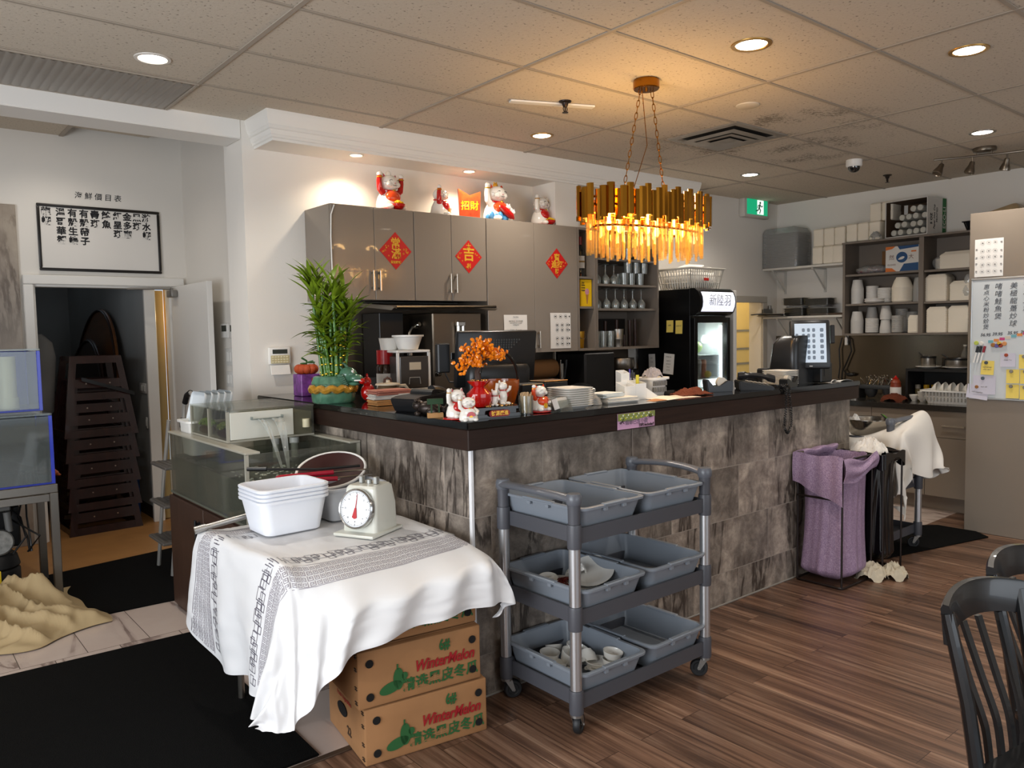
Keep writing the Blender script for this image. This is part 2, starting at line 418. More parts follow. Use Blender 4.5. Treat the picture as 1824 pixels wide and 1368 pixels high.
# walls
g=G().box((2.0,4.87,0),(7.05,5.02,HC+0.05)).box((7.05,4.87,1.87),(7.50,5.02,HC+0.05)).box((7.50,4.87,0),(7.95,5.02,HC+0.05))
struct('wall_back',g,M_WALL)
g=G().box((1.87,4.87,0),(2.0,5.18,3.3));struct('wall_pilaster',g,M_WALL)
g=G().box((7.8,-3.6,0),(7.95,4.87,HC+0.05));struct('wall_right',g,M_WALL)
g=G().box((2.19,5.02,0),(2.32,7.1,3.3));struct('wall_return',g,M_WALL)
g=G().box((-2.6,7.1,0),(1.03,7.22,3.3)).box((1.03,7.1,2.035),(2.06,7.22,3.3)).box((2.06,7.1,0),(2.32,7.22,3.3))
struct('wall_vestibule',g,M_WALL)
g=G().box((-2.6,4.87,HC-0.115),(1.87,5.12,3.3),0.006);struct('wall_header_beam',g,M_TRIM)
# window wall left and rear (behind the camera): piers and sills around the shop-front openings
g=G().box((-2.6,-3.6,0),(-2.45,7.1,0.28)).box((-2.6,-3.6,2.62),(-2.45,7.1,HC)).box((-2.6,-3.6,0.28),(-2.45,-0.6,2.62)).box((-2.6,3.4,0.28),(-2.45,7.1,2.62))
struct('wall_left',g,M_WALL)
g=G().box((-2.6,-3.6,0),(8.0,-3.45,0.28)).box((-2.6,-3.6,2.66),(8.0,-3.45,HC)).box((-2.6,-3.6,0.28),(-0.15,-3.45,2.66)).box((5.35,-3.6,0.28),(8.0,-3.45,2.66))
struct('wall_front',g,M_WALL)
# store room behind the left door
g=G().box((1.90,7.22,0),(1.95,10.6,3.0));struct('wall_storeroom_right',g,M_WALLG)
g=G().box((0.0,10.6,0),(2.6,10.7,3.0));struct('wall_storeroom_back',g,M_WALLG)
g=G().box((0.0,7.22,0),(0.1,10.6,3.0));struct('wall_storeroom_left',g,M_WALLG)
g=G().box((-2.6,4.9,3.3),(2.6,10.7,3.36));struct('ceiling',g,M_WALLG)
g=G().box((1.895,7.26,0),(1.925,10.5,0.11));struct('baseboard_right',g,mat('dark_rubber_base','#3b3027',0.6))
# vestibule ceiling tiles: one slipped, one missing
g=G().box((-2.5,5.12,3.20),(1.27,5.9,3.215)).box((-2.5,5.91,3.20),(1.27,7.1,3.215)).box((1.30,5.12,3.20),(2.19,6.0,3.215))
g.obox((1.62,6.52,3.235),(0.62,0.98,0.014),(0.05,0.0,0.04));struct('ceiling_vestibule',g,M_CEIL)
g=G().box((1.27,5.12,3.193),(1.30,7.1,3.2)).box((-2.5,5.895,3.193),(2.19,5.915,3.2));struct('trim_3',g,M_GRID)
g=G()
for k in range(4):g.tube([(2.02+0.03*k,6.2+0.1*k,3.27),(2.05,6.5,3.23-0.01*k),(1.99+0.05*k,6.9,3.28)],0.004,6)
tag(obj('loose_cable',g,mat('grey_cable','#77756f',0.5)),'grey loose cables in the open ceiling hole above the white board wall','cable')
# soffit over the back bar with crown moulding
g=G().box((1.955,4.585,2.766),(5.94,4.87,HC),0.002);struct('ceiling_soffit',g,M_WALL)
pr=[(0.0,2.762),(0.0,2.776),(0.010,2.781),(0.010,2.793),(0.016,2.799),(0.020,2.815),(0.021,2.823),(0.030,2.828),(0.030,2.842),(0.036,2.849),(0.044,2.874),(0.050,2.905),(0.052,2.915),(0.052,2.9305)]
rings=[]
for o,z in pr:rings.append([(1.945-o,4.869,z),(1.945-o,4.575-o,z),(5.95+o,4.575-o,z),(5.95+o,4.869,z),(5.942,4.868,z),(5.942,4.583,z),(1.953,4.583,z),(1.953,4.868,z)])
g=G().loft(rings);struct('trim_4',g,M_TRIM,ang=20)
g=G().box((4.25,4.60,2.413),(4.50,4.87,2.766));struct('wall_chase',g,M_WALL)
# marble cladding left of the store-room door and the door surround
g=G().box((-2.4,7.07,0),(0.945,7.1,2.63),0.003);struct('wall_cladding',g,M_MARBW)
g=G().box((0.965,7.06,0),(1.035,7.1,2.03),0.006).box((0.965,7.058,2.031),(2.16,7.1,2.105),0.006).box((2.06,7.06,0),(2.16,7.1,2.03),0.006)
g.box((1.031,7.101,0),(1.05,7.22,2.014)).box((2.04,7.101,0),(2.059,7.22,2.014)).box((1.031,7.101,2.015),(2.059,7.22,2.034))
struct('trim_5',g,M_TRIM)
g=G().box((1.865,7.2,0),(1.955,7.24,2.03),0.004);struct('trim_6',g,M_TRIM)
# kitchen corridor seen through the door at the back right
g=G().box((6.6,6.4,0),(8.6,6.5,2.6)).box((8.5,5.02,0),(8.6,6.4,2.6)).box((6.6,5.02,0),(6.7,6.4,2.6)).box((6.6,5.02,2.6),(8.6,6.5,2.66))
struct('wall_corridor',g,M_WALL)
g=G().box((7.50,4.845,0),(7.58,4.87,1.859),0.005).box((6.98,4.845,1.86),(7.58,4.87,1.93),0.005);struct('trim_7',g,mat('grey_door_frame','#b9b2a6',0.5))
# ------------------------------------------------------------------ counter, cabinets and back bar
def base_of(o):
    p=Vector((0,0,0))
    while o is not None:p=p+o.location;o=o.parent
    return p
def pw(name,g,m,parent,**k):
    """a part whose shape was written in room coordinates (its thing stands unrotated)"""
    g.xf(MT(-base_of(parent)))
    return obj(name,g,m,parent,**k)
M_TAUPE=mat('taupe_gloss_laminate','#857a6e',0.24,coat=0.25)
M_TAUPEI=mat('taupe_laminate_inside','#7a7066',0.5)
M_GAP=mat('dark_gap','#1c1815',0.8)
M_BLACKG=mat('black_granite','#0d0c0c',0.09,var=0.5,vscale=220,coat=0.4)
M_FASC=mat('dark_wenge_laminate','#2a1c16',0.45,spec=0.25,var=0.25,vscale=5,stretch=(1,1,18))
M_STEEL=mat('brushed_steel','#a09a92',0.32,1.0,var=0.08,vscale=3)
M_STEELB=mat('brown_tinted_steel','#7d7265',0.36,1.0,var=0.12,vscale=2)
M_CHROME=mat('chrome','#cfccc6',0.12,1.0)
M_BLACK=mat('black_plastic','#121213',0.4)
M_BLACKS=mat('black_satin_plastic','#1b1c1e',0.3)
M_WHITE=mat('white_plastic','#e9e7e2',0.35)
M_PAPER=mat('white_paper','#e6e3de',0.85)
M_RED=mat('glossy_red','#b3160f',0.2,coat=0.5)
M_GOLD=mat('gold','#c79a3a',0.25,1.0)
M_INK=mat('black_ink','#17161a',0.7)
M_YEL=mat('yellow_sticky_paper','#e8cf68',0.85)
M_GLASSC=glassy('clear_glass','#f4f7f5',0.35,0.03,hz=0.03)
M_CORR=mat('brown_cardboard','#a17a4f',0.85,var=0.08,vscale=9)

t=thing('bar_counter','long L-shaped bar counter clad in grey stone tiles with a black granite top','counter',(1.964,2.678,0))
g=G().prism([(1.964,2.678),(5.188,2.678),(5.188,3.02),(2.31,3.02),(2.31,4.868),(1.964,4.868)],0,1.10);pw('stone_cladding',g,M_STONE,t)
L=[(1.912,2.622),(5.205,2.622),(5.205,3.08),(2.36,3.08),(2.36,4.868),(1.912,4.868)]
g=G().prism(L,1.104,1.194);bmesh.ops.bevel(g.bm,geom=[e for e in g.bm.edges],offset=0.004,affect='EDGES');pw('fascia',g,M_FASC,t)
g=G().prism([(1.906,2.616),(5.211,2.616),(5.211,3.09),(2.37,3.09),(2.37,4.868),(1.906,4.868)],1.194,1.224);bmesh.ops.bevel(g.bm,geom=[e for e in g.bm.edges],offset=0.004,segments=2,affect='EDGES');pw('granite_top',g,M_BLACKG,t)
g=G().box((1.958,2.672,0),(1.976,2.690,1.103),0.003);pw('corner_trim',g,mat('white_metal_trim','#e8e8ea',0.3),t)
g=G().box((1.98,2.671,0.0),(5.188,2.6775,0.010),0.002);pw('caulk_line',g,mat('grey_caulk','#8c867e',0.7),t)
g=G().box((2.315,3.09,0),(3.0,4.2,0.86)).box((3.0,3.03,0),(5.18,3.52,0.86));
t=thing('work_counter','low dark work counter behind the bar ledge','counter',(2.315,3.09,0))
pw('cabinet_body',g,M_TAUPE,t)
g=G().box((2.315,3.09,0.862),(3.02,4.22,0.90),0.003).box((3.02,3.03,0.862),(5.18,3.54,0.90),0.003);pw('worktop',g,M_BLACKG,t)
t=thing('back_counter','dark back counter under the taupe wall cabinets','counter',(2.32,4.3,0))
g=G().box((2.32,4.30,0),(5.38,4.86,0.86));pw('cabinet_body',g,M_TAUPE,t)
g=G().box((2.32,4.28,0.862),(5.40,4.865,0.90),0.003);pw('worktop',g,M_BLACKG,t)
# steel splash-back behind the back counter
g=G().box((2.375,4.855,0.90),(3.48,4.868,1.816)).box((3.48,4.855,0.90),(5.36,4.868,1.434));solo('steel_splashback',g.xf(MT((-2.3,-4.86,-0.9))),M_STEELB,'brown-tinted steel splashback panel behind the back counter','panel',(2.3,4.86,0.9))

def pull(x,y,z0,z1,parent,dx=0.0):
    g=G().box((x-0.006,y-0.032,z0),(x+0.006,y-0.020,z1),0.002).box((x-0.005,y-0.022,z0+0.012),(x+0.005,y,z0+0.024)).box((x-0.005,y-0.022,z1-0.024),(x+0.005,y,z1-0.012))
    return pw('handle',g,mat('satin_nickel','#c9c0b2',0.28,1.0),parent)
def two_door(name,label,x0,x1,z0,z1,hz):
    t=thing(name,label,'cabinet',(x0,4.87,z0),group=None)
    g=G().box((x0,4.523,z0),(x1,4.868,z1));pw('carcass',g,M_TAUPE,t)
    xm=(x0+x1)/2
    for a,b,hx in ((x0+0.0015,xm-0.0015,xm-0.024),(xm+0.0015,x1-0.0015,xm+0.026)):
        g=G().box((a,4.5,z0+0.001),(b,4.521,z1-0.001),0.0015);d=pw('door',g,M_TAUPE,t)
        pull(hx,4.5,hz-0.066,hz+0.066,d)
    return t
two_door('wall_cabinet','short taupe two-door wall cabinet with the first red diamond, nearest the bamboo',2.27,2.871,1.818,2.412,1.942)
two_door('wall_cabinet','short taupe two-door wall cabinet with the second red diamond, above the boiler',2.873,3.478,1.818,2.412,1.938)
two_door('wall_cabinet','tall taupe two-door wall cabinet with two white notices taped on it',3.482,4.385,1.436,2.412,1.535)
def shelf_unit(name,label,x0,x1,z0,z1,shelves,cat='shelf'):
    t=thing(name,label,cat,(x0,4.87,z0))
    g=G().box((x0,4.5,z0),(x0+0.018,4.868,z1),0.001).box((x1-0.018,4.5,z0),(x1,4.868,z1),0.001).box((x0+0.018,4.5,z0),(x1-0.018,4.868,z0+0.018)).box((x0+0.018,4.5,z1-0.018),(x1-0.018,4.868,z1)).box((x0+0.018,4.856,z0+0.018),(x1-0.018,4.868,z1-0.018))
    pw('carcass',g,M_TAUPEI,t)
    for z in shelves:g=G().box((x0+0.018,4.51,z-0.018),(x1-0.018,4.856,z),0.001);pw('shelf_board',g,M_TAUPEI,t)
    return t
shelf_unit('open_shelf','narrow open taupe shelf with wine bottles and yellow cone boxes',4.388,4.594,1.436,2.412,(2.028,1.79))
shelf_unit('open_shelf','wide open taupe shelf full of stemware and tumblers',4.597,5.368,1.436,2.412,(2.185,1.975,1.775))

# red paper diamonds with gold writing
def diamond(x,z,r,chars,label,k):
    g=G().prism([(0,-r),(r,0),(0,r),(-r,0)],-0.0008,0.0008,'y');g.mi(1)
    for s,sz,dx,dz in chars:g.text(s,sz,FACE((dx,-0.0016,dz),'-y'),bold=sz*0.02)
    rnd=random.Random(k)
    for q in range(40):
        a=rnd.uniform(0,2*PI);d=rnd.uniform(0.5,0.82)*r
        px,pz=d*math.cos(a),d*math.sin(a)
        if abs(px)+abs(pz) < 0.88*r and (abs(px) > 0.42*r or pz <-0.62*r):
            q_=rnd.uniform(0.003,0.006);g.tube([(px+q_*math.cos(i*PI/4),-0.0014,pz+q_*math.sin(i*PI/4)) for i in range(8)],0.0011,4,True)
    return solo('paper_diamond',g,[mat('red_card','#bf1512',0.5),mat('gold_print','#d8a52c',0.45)],label,'decoration',(x,4.4985,z),group='red new-year diamonds on the cabinets')
diamond(2.726,2.140,0.122,[('常',0.075,0,0.045),('滿',0.075,0.004,-0.022),('貨如輪轉',0.02,0,-0.075)],'red paper diamond reading full in gold on the left short cabinet',1)
diamond(3.320,2.130,0.116,[('吉',0.105,0,0.012),('大',0.045,0,0.068),('利',0.034,0,-0.066)],'red paper diamond with the large gold luck character above the boiler',2)
diamond(4.163,2.117,0.116,[('寶',0.06,0,0.042),('進招',0.058,0,-0.012),('財',0.04,0,-0.062)],'red paper diamond on the tall cabinet with a gold money charm',3)
# notices taped to the tall cabinet
def notice(x0,z0,x1,z1,lines,label,y=4.4975,rz=0.0,parent_cat='paper',circles=False,name='paper_notice'):
    xc,zc=(x0+x1)/2,(z0+z1)/2;w,h=x1-x0,z1-z0
    g=G().sheet(lambda u,v:((u-.5)*w,-0.002*math.sin(v*PI)-0.001-0.003*abs(u-.5),(v-.5)*h),6,6,0.0006).mi(1)
    for i,(s,sz,dz) in enumerate(lines):g.text(s,sz,FACE((0,-0.0062,dz*h),'-y'),0.0002)
    if circles:
        for r_,row in enumerate((0.40,0.16,0.02,-0.22,-0.37)):
            for c_ in range(3):
                px=(-0.18+0.25*c_+(0.0 if r_ else-0.08))*w;pz=row*h
                g.tube([(px+0.07*w*math.cos(a*PI/6),-0.0058,pz+0.07*w*math.sin(a*PI/6)) for a in range(12)],0.0006,4,True)
                g.box((px-0.03*w,-0.0062,pz-0.004),(px+0.03*w,-0.0056,pz+0.004))
            g.box((0.40*w,-0.006,row*h-0.005),(0.45*w,-0.0055,row*h+0.005))
    return solo(name,g,[M_PAPER,M_INK],label,parent_cat,(xc,y,zc))
notice(3.625,1.456,3.848,1.722,[('Food Safety',0.011,0.44),('NOTICE TO STAFF',0.016,0.32),('wash hands before and after',0.010,0.27),('handling food',0.010,0.22),('□ clean    □ separate',0.012,0.08),('□ cook     □ chill',0.012,0.0)],'white printed notice on the left door of the tall cabinet')
notice(4.083,1.462,4.298,1.737,[],'white table chart with rows of circles on the right door of the tall cabinet',circles=True,name='table_chart')
# white cord down the side of the first cabinet
g=G().tube([(2.29,4.49,2.40),(2.268,4.492,2.34),(2.262,4.492,2.2),(2.264,4.492,2.0),(2.262,4.492,1.86),(2.268,4.49,1.80),(2.266,4.488,1.70)],0.004,6).box((2.25,4.478,1.66),(2.285,4.5,1.70),0.004)
solo('power_cord',g.xf(MT((-2.266,-4.49,-1.7))),M_WHITE,'white power cord hanging down the left end of the wall cabinets','cord',(2.266,4.49,1.7))

# water boiler, hood shelf, dark gap
t=thing('water_boiler','stainless steel water boiler with chrome taps under the short cabinets','boiler',(2.95,4.42,0.90))
g=G().box((2.95,4.42,1.17),(3.36,4.84,1.735),0.008);pw('tank_body',g,M_STEELB,t)
g=G().box((2.94,4.40,0.90),(3.37,4.85,1.165),0.006);pw('stand',g,M_STEELB,t)
g=G().box((2.99,4.395,1.03),(3.07,4.401,1.07),0.002);pw('brass_plate',g,mat('brass','#a5803e',0.4,1.0),t)
g=G().lathe([(0,0),(0.022,0.0),(0.026,0.012),(0.02,0.026),(0,0.03)],14).xf(MT((2.98,4.415,1.33)) @ MR(PI/2,4,'X'));pw('knob',g,M_CHROME,t)
g=G().cyl((3.145,4.40,1.45),(3.145,4.40,1.66),0.014).cyl((3.185,4.40,1.45),(3.185,4.40,1.66),0.014).box((3.13,4.385,1.64),(3.20,4.42,1.675),0.006);pw('sight_glass',g,M_CHROME,t)
g=G().tube([(2.945,4.60,1.64),(2.90,4.60,1.64),(2.875,4.6,1.60),(2.87,4.6,1.50),(2.868,4.6,1.44)],0.010,8).tube([(2.93,4.6,1.65),(2.93,4.55,1.66)],0.014);pw('tap',g,M_CHROME,t)
g=G().box((2.66,4.62,0.90),(2.845,4.85,1.74),0.004);solo('dark_gap_box',g.xf(MT((-2.66,-4.60,-0.9))),M_BLACK,'narrow black box standing in for the dark gap left of the steel boiler','cabinet',(2.66,4.60,0.9))  # darkness of the gap put in as a solid black box
t=thing('hood_shelf','thin steel drip hood under the short cabinets above the boiler','hood',(2.58,4.34,1.745))
g=G().prism([(4.33,1.762),(4.36,1.748),(4.84,1.790),(4.84,1.815),(4.36,1.775)],2.60,3.44,'x');pw('hood_pan',g,M_STEEL,t)
g=G().tube([(2.62,4.335,1.766),(3.1,4.33,1.77),(3.42,4.33,1.773)],0.011,8);pw('front_rail',g,M_CHROME,t)

# things along the back counter under the tall cabinet
t=thing('paper_roll','brown kraft paper roll on a holder under the tall cabinet','paper roll',(3.99,4.7,1.30))
g=G().cyl((0,0,0),(0.30,0,0),0.075,n=28);obj('roll',g,mat('kraft_paper','#7a5632',0.85),t)
g=G().sheet(lambda u,v:(0.06+0.24*u,0.078-0.02*v,-0.0-0.10*v),4,4,0.001);obj('loose_end',g,mat('kraft_paper','#7a5632',0.85),t)
g=G().cyl((-0.02,0,0),(0.32,0,0),0.012).box((-0.024,-0.012,0),(-0.012,0.012,0.137)).box((0.312,-0.012,0),(0.324,0.012,0.137));obj('holder',g,M_STEEL,t)
t=thing('bottle_opener','wall-mounted black corkscrew handle hanging right of the kraft paper roll','opener',(4.34,4.62,1.22))
g=G().tube([(0,0,0),(0.005,-0.005,0.05),(0.012,-0.01,0.10),(0.014,-0.01,0.145)],0.010,8);obj('handle',g,M_BLACK,t)
g=G().box((-0.03,0.0,-0.04),(0.0,0.03,0.12),0.006);obj('bracket',g,M_STEEL,t)
for k,(x,c,n) in enumerate(((4.36,'#a3221d','red'),(4.41,'#222222','black'))):
    g=G().cyl((0,0,0),(0,0,0.10),0.010,0.013,10).box((-0.002,-0.012,-0.14),(0.002,0.012,0.0));
    solo('knife',g,mat('knife_handle_'+n,c,0.4),n+'-handled knife hanging under the tall cabinet','knife',(x-0.16,4.78,1.26))
g=G().tube([(0,0,0.0),(0,0,-0.14),(0.0,-0.03,-0.18)],0.006,6).lathe([(0,-0.2),(0.03,-0.19),(0.035,-0.165),(0.033,-0.165),(0.028,-0.187),(0,-0.196)],14)
solo('ladle',g,M_CHROME,'small chrome ladle hanging beside the kraft paper roll','ladle',(4.245,4.56,1.37))
notice(4.50,1.265,4.575,1.375,[('12.50',0.014,0.2),('TOTAL',0.01,0.0)],'small white receipt stuck under the wide open shelf',y=4.69,name='receipt')
t=thing('coffee_grinder','tall black coffee grinder with a steel band behind the papers','coffee machine',(4.90,4.50,0.90))
g=G().box((-0.04,0,0),(0.30,0.32,0.22),0.02).box((0.02,0.05,0.22),(0.27,0.3,0.36),0.015);obj('body',g,M_BLACK,t)
g=G().lathe([(0.0,0.36),(0.12,0.36),(0.13,0.38),(0.13,0.44),(0.125,0.455),(0,0.46)],26,(0.145,0.17,0));obj('steel_lid',g,M_STEEL,t)
g=G().box((0.03,-0.002,0.24),(0.20,0.0,0.30)).box((0.03,0.045,0.29),(0.2,0.05,0.33));obj('label_plate',g,mat('grey_label','#8b8884',0.4),t)
t=thing('electric_kettle','black electric kettle with a silver handle on the back counter','kettle',(4.34,4.43,0.90))
g=G().lathe([(0,0),(0.095,0),(0.095,0.03),(0.088,0.2),(0.078,0.27),(0.03,0.285),(0,0.287)],24);obj('jug',g,M_BLACKS,t)
g=G().box((0.005,-0.125,0.07),(0.035,-0.105,0.25),0.006).box((0.005,-0.12,0.23),(0.035,-0.06,0.25)).box((0.005,-0.12,0.07),(0.035,-0.07,0.09));obj('handle',g,M_STEEL,t)
g=G().box((-0.16,0,0),(0.19,0.34,0.52),0.015);solo('espresso_machine',g,M_BLACK,'large black appliance behind the kettle under the wide open shelf','appliance',(4.62,4.5,0.9))
# ------------------------------------------------------------------ ceiling fixtures and lamps
M_LED=mat('lit_led_lens','#ffffff',0.5,emit='#fff0dc',estr=14)
M_LEDW=mat('lit_warm_lens','#ffffff',0.5,emit='#ffe2ad',estr=14)
WARM,SOFT=(1.0,0.85,0.66),(1.0,0.92,0.82)
def downlight(x,y,z,r,ring,label,watt,col=SOFT,lens=None,tilt=0.0,spot=2.5):
    t=thing('downlight',label,'ceiling light',(x,y,z),group='recessed downlights')
    if tilt:t.rotation_euler=(tilt,0,0)
    g=G().lathe([(r*0.74,0.0),(r*0.80,-0.006),(r*0.98,-0.005),(r,-0.0005),(r*0.9,0.0),(r*0.74,0.0)],36);obj('trim_ring',g,ring,t)
    g=G().lathe([(0.0,-0.0015),(r*0.50,-0.0015),(r*0.74,-0.003),(r*0.76,-0.0005),(0,-0.0005)],30);obj('lens',g,lens or M_LED,t)
    l=light('SPOT','downlight_beam',(0,0,-0.02),watt,col,r*0.6,spot=spot,blend=0.8);l.parent=t
    return t
RINGW=mat('white_trim_ring','#d9d4cc',0.4);RINGB=mat('brass_trim_ring','#b08a4a',0.35,0.8);RINGC=mat('chrome_trim_ring','#b9b4ac',0.25,0.9)
DW=58
downlight(1.14,4.05,HC,0.083,RINGW,'round recessed downlight beside the ribbed ceiling panel at upper left',DW)
downlight(3.315,2.21,HC,0.095,RINGB,'brass-ringed downlight in the ceiling right of the chandelier canopy',DW)
downlight(4.25,1.61,HC,0.090,RINGB,'brass-ringed downlight near the top right corner of the view',DW)
downlight(3.653,4.08,HC,0.080,RINGB,'brass-ringed downlight left of the chandelier beside the crown moulding',DW)
downlight(6.06,4.05,HC,0.085,RINGC,'chrome downlight between the air vent and the green exit sign',DW)
downlight(6.12,2.22,HC,0.085,RINGC,'chrome downlight just above the track light',DW,tilt=0.0)
downlight(1.17,6.45,3.20,0.085,RINGW,'downlight in the lower white ceiling above the white board',20)
for k,(x,l) in enumerate(((2.546,'small warm soffit downlight above the first fortune cat'),(3.46,'small warm soffit downlight between the second and third fortune cats'),(4.36,'small warm soffit downlight by the white wall chase'),(5.276,'small warm soffit downlight behind the chandelier'))):
    downlight(x,4.66,2.7655,0.050,RINGW,l,19,WARM,M_LEDW,spot=2.4)
for x,y in ((-1.1,1.9),(0.9,1.0),(2.6,-0.4),(5.2,0.2),(-1.0,-1.5),(5.4,-2.0),(7.2,0.6)):   # the rest of the dining room's lights, behind the camera
    t=downlight(x,y,HC,0.09,RINGB,'brass-ringed downlight over the dining area outside the view',DW*0.8)

# ribbed light panel
t=thing('ribbed_light_panel','unlit ribbed plastic ceiling light panel at upper left','ceiling panel',(0.83,4.59,HC))
g=G()
n=56
g.sheet(lambda u,v:(-0.59+1.18*u,-0.27+0.54*v,-0.0065-0.005*abs(math.sin(u*n*PI/2))),n*4,1);obj('ribbed_lens',g,mat('ribbed_plastic','#8d867d',0.4),t,ang=60)
g=G().prism([(0.595,-0.29),(0.607,-0.29),(0.607,0.285),(0.595,0.285)],-0.012,-0.0005).box((-0.6,-0.29,-0.012),(0.594,-0.28,-0.0005)).box((-0.6,0.275,-0.012),(0.594,0.285,-0.0005));obj('frame',g,M_GRID,t)
# air vent: stepped square diffuser
t=thing('air_vent','grey stepped square air vent in the ceiling right of the chandelier','vent',(4.74,3.355,HC))
def ringbox(g,w,h,z0,z1,wi,hi):
    g.loft([[(-w,-h,z0),(w,-h,z0),(w,h,z0),(-w,h,z0)],[(-wi,-hi,z1),(wi,-hi,z1),(wi,hi,z1),(-wi,hi,z1)]],False,False);return g
g=G();ringbox(g,0.30,0.29,-0.0005,-0.008,0.295,0.285);ringbox(g,0.295,0.285,-0.008,-0.010,0.25,0.24);ringbox(g,0.25,0.24,-0.010,-0.0008,0.235,0.225);obj('frame',g,mat('vent_grey_metal','#8f8a82',0.45,0.3),t)
g=G().box((-0.24,-0.23,-0.0012),(0.24,0.23,-0.0008));obj('dark_throat',g,mat('vent_dark','#15120f',0.9),t)
for k,(w,d) in enumerate(((0.185,0.018),(0.12,0.028),(0.06,0.036))):
    g=G();ringbox(g,w+0.035,w*0.96+0.033,-0.004-d,-0.022-d*0.2,w-0.01,w*0.96-0.01);ringbox(g,w-0.01,w*0.96-0.01,-0.022-d*0.2,-0.024-d*0.2,w-0.02,w*0.96-0.02);
    if k == 2:g.box((-0.05,-0.048,-0.03),(0.05,0.048,-0.028))
    obj('louvre_ring',g,mat('vent_grey_metal','#8f8a82',0.45,0.3),t)
# speaker disc, sprinklers, camera, slipped tile edge
g=G().lathe([(0,-0.010),(0.06,-0.010),(0.068,-0.006),(0.07,-0.0005)],32);solo('ceiling_disc',g,mat('cream_cover','#c8bfae',0.6),'round cream cover plate on the ceiling between the chandelier and the vent','cover',(4.18,2.81,HC))
def sprinkler(x,y,label):
    t=thing('sprinkler',label,'sprinkler',(x,y,HC))
    g=G().lathe([(0.038,-0.0005),(0.036,-0.006),(0.02,-0.012),(0.014,-0.03),(0.010,-0.034),(0,-0.034)],20);obj('escutcheon',g,mat('dark_bronze','#3a3330',0.35,0.8),t)
    g=G().tube([(-0.012,0,-0.032),(-0.016,0,-0.045),(-0.010,0,-0.058),(0,0,-0.062),(0.010,0,-0.058),(0.016,0,-0.045),(0.012,0,-0.032)],0.003,6).lathe([(0,-0.064),(0.018,-0.064),(0.018,-0.067),(0,-0.067)],14).cyl((0,0,-0.034),(0,0,-0.062),0.004,n=8);obj('head',g,mat('dark_bronze','#3a3330',0.35,0.8),t)
sprinkler(3.23,3.40,'dark fire sprinkler beside the white slipped tile edge');sprinkler(7.12,3.35,'small fire sprinkler near the right wall beyond the dome camera')
g=G().obox((0,0,0),(0.52,0.045,0.010),(0,0.0,0));solo('tile_edge_strip',g,M_WHITE,'white edge of a slipped ceiling tile by the dark sprinkler','strip',(3.19,3.465,HC-0.009),math.atan2(-0.02,0.5)-0.35)
t=thing('dome_camera','small white dome security camera on the ceiling','security camera',(6.25,3.21,HC))
g=G().lathe([(0,-0.0005),(0.062,-0.0005),(0.062,-0.045),(0.055,-0.055),(0.0,-0.055)],28);obj('housing',g,M_WHITE,t)
g=G().lathe([(0.048,-0.05),(0.046,-0.07),(0.036,-0.088),(0.02,-0.098),(0,-0.101)],26);obj('dark_dome',g,mat('black_dome','#0c0c0f',0.05,coat=1.0),t)
# track light
t=thing('track_light','brushed nickel track light with tilted bell-shaped heads','ceiling light',(6.67,2.40,HC))
NIK=mat('brushed_nickel','#8d8478',0.3,1.0)
g=G().lathe([(0,-0.0005),(0.078,-0.0005),(0.08,-0.01),(0.078,-0.028),(0.05,-0.036),(0,-0.036)],30).cyl((-0.01,-0.05,-0.03),(-0.01,-0.05,-0.055),0.006).cyl((0.0,0.05,-0.03),(0.0,0.05,-0.055),0.006);obj('canopy',g,NIK,t)
bar=[(-0.17,0.30,-0.06),(-0.10,0.20,-0.057),(-0.045,0.10,-0.055),(0.0,0.0,-0.055),(0.05,-0.12,-0.055),(0.08,-0.23,-0.055),(0.09,-0.40,-0.055),(0.07,-0.6,-0.055)]
g=G().tube(bar,0.008,8);obj('bar',g,NIK,t)
for k,(x,y,tl) in enumerate(((-0.135,0.255,0.5),(-0.03,0.075,0.1),(0.055,-0.135,-0.15),(0.09,-0.36,0.3))):
    g=G().cyl((0,0,0),(0,0,-0.045),0.006,n=8);g.xf(MT((x,y,-0.056)));stem=obj('stem',g,NIK,t)
    g=G().lathe([(0.0,0.01),(0.016,0.008),(0.02,-0.005),(0.021,-0.02),(0.03,-0.045),(0.037,-0.065),(0.038,-0.078),(0.034,-0.082),(0.030,-0.076),(0.0,-0.07)],22)
    g.xf(MT((x,y,-0.103)) @ Euler((0.25,tl,0)).to_matrix().to_4x4());obj('lamp_head',g,NIK,t)
# exit sign
t=thing('exit_sign','green running-man exit sign with two lamp heads on the wall','exit sign',(7.31,4.868,2.86))
g=G().box((-0.225,-0.07,-0.115),(0.225,0,0.10),0.012,2).box((-0.24,-0.06,0.085),(0.24,-0.005,0.115),0.01);obj('housing',g,mat('grey_white_housing','#c7c2ba',0.5),t)
g=G().box((-0.185,-0.0735,-0.085),(0.185,-0.069,0.075));obj('green_panel',g,mat('lit_green_panel','#0f9a6a',0.4,emit='#12b27c',estr=0.75),t)
g=G().box((-0.005,-0.0755,-0.078),(0.11,-0.073,0.068));obj('white_door_symbol',g,mat('lit_white_panel','#ffffff',0.4,emit='#f0fff8',estr=0.9),t)
g=G().lathe([(0,0),(0.013,0),(0.013,0.003),(0,0.003)],14)
g.xf(FACE((0.045,-0.0755,0.042),'-y'))
def limb(g,pts,w):
    for a,b in zip(pts,pts[1:]):
        a,b=Vector(a),Vector(b);n=(b-a).normalized();p=Vector((-n.y,n.x))*w;e=n*w*0.5
        g.prism([(a-p-e),(b-p+e),(b+p+e),(a+p-e)],-0.0785,-0.0758,'y')
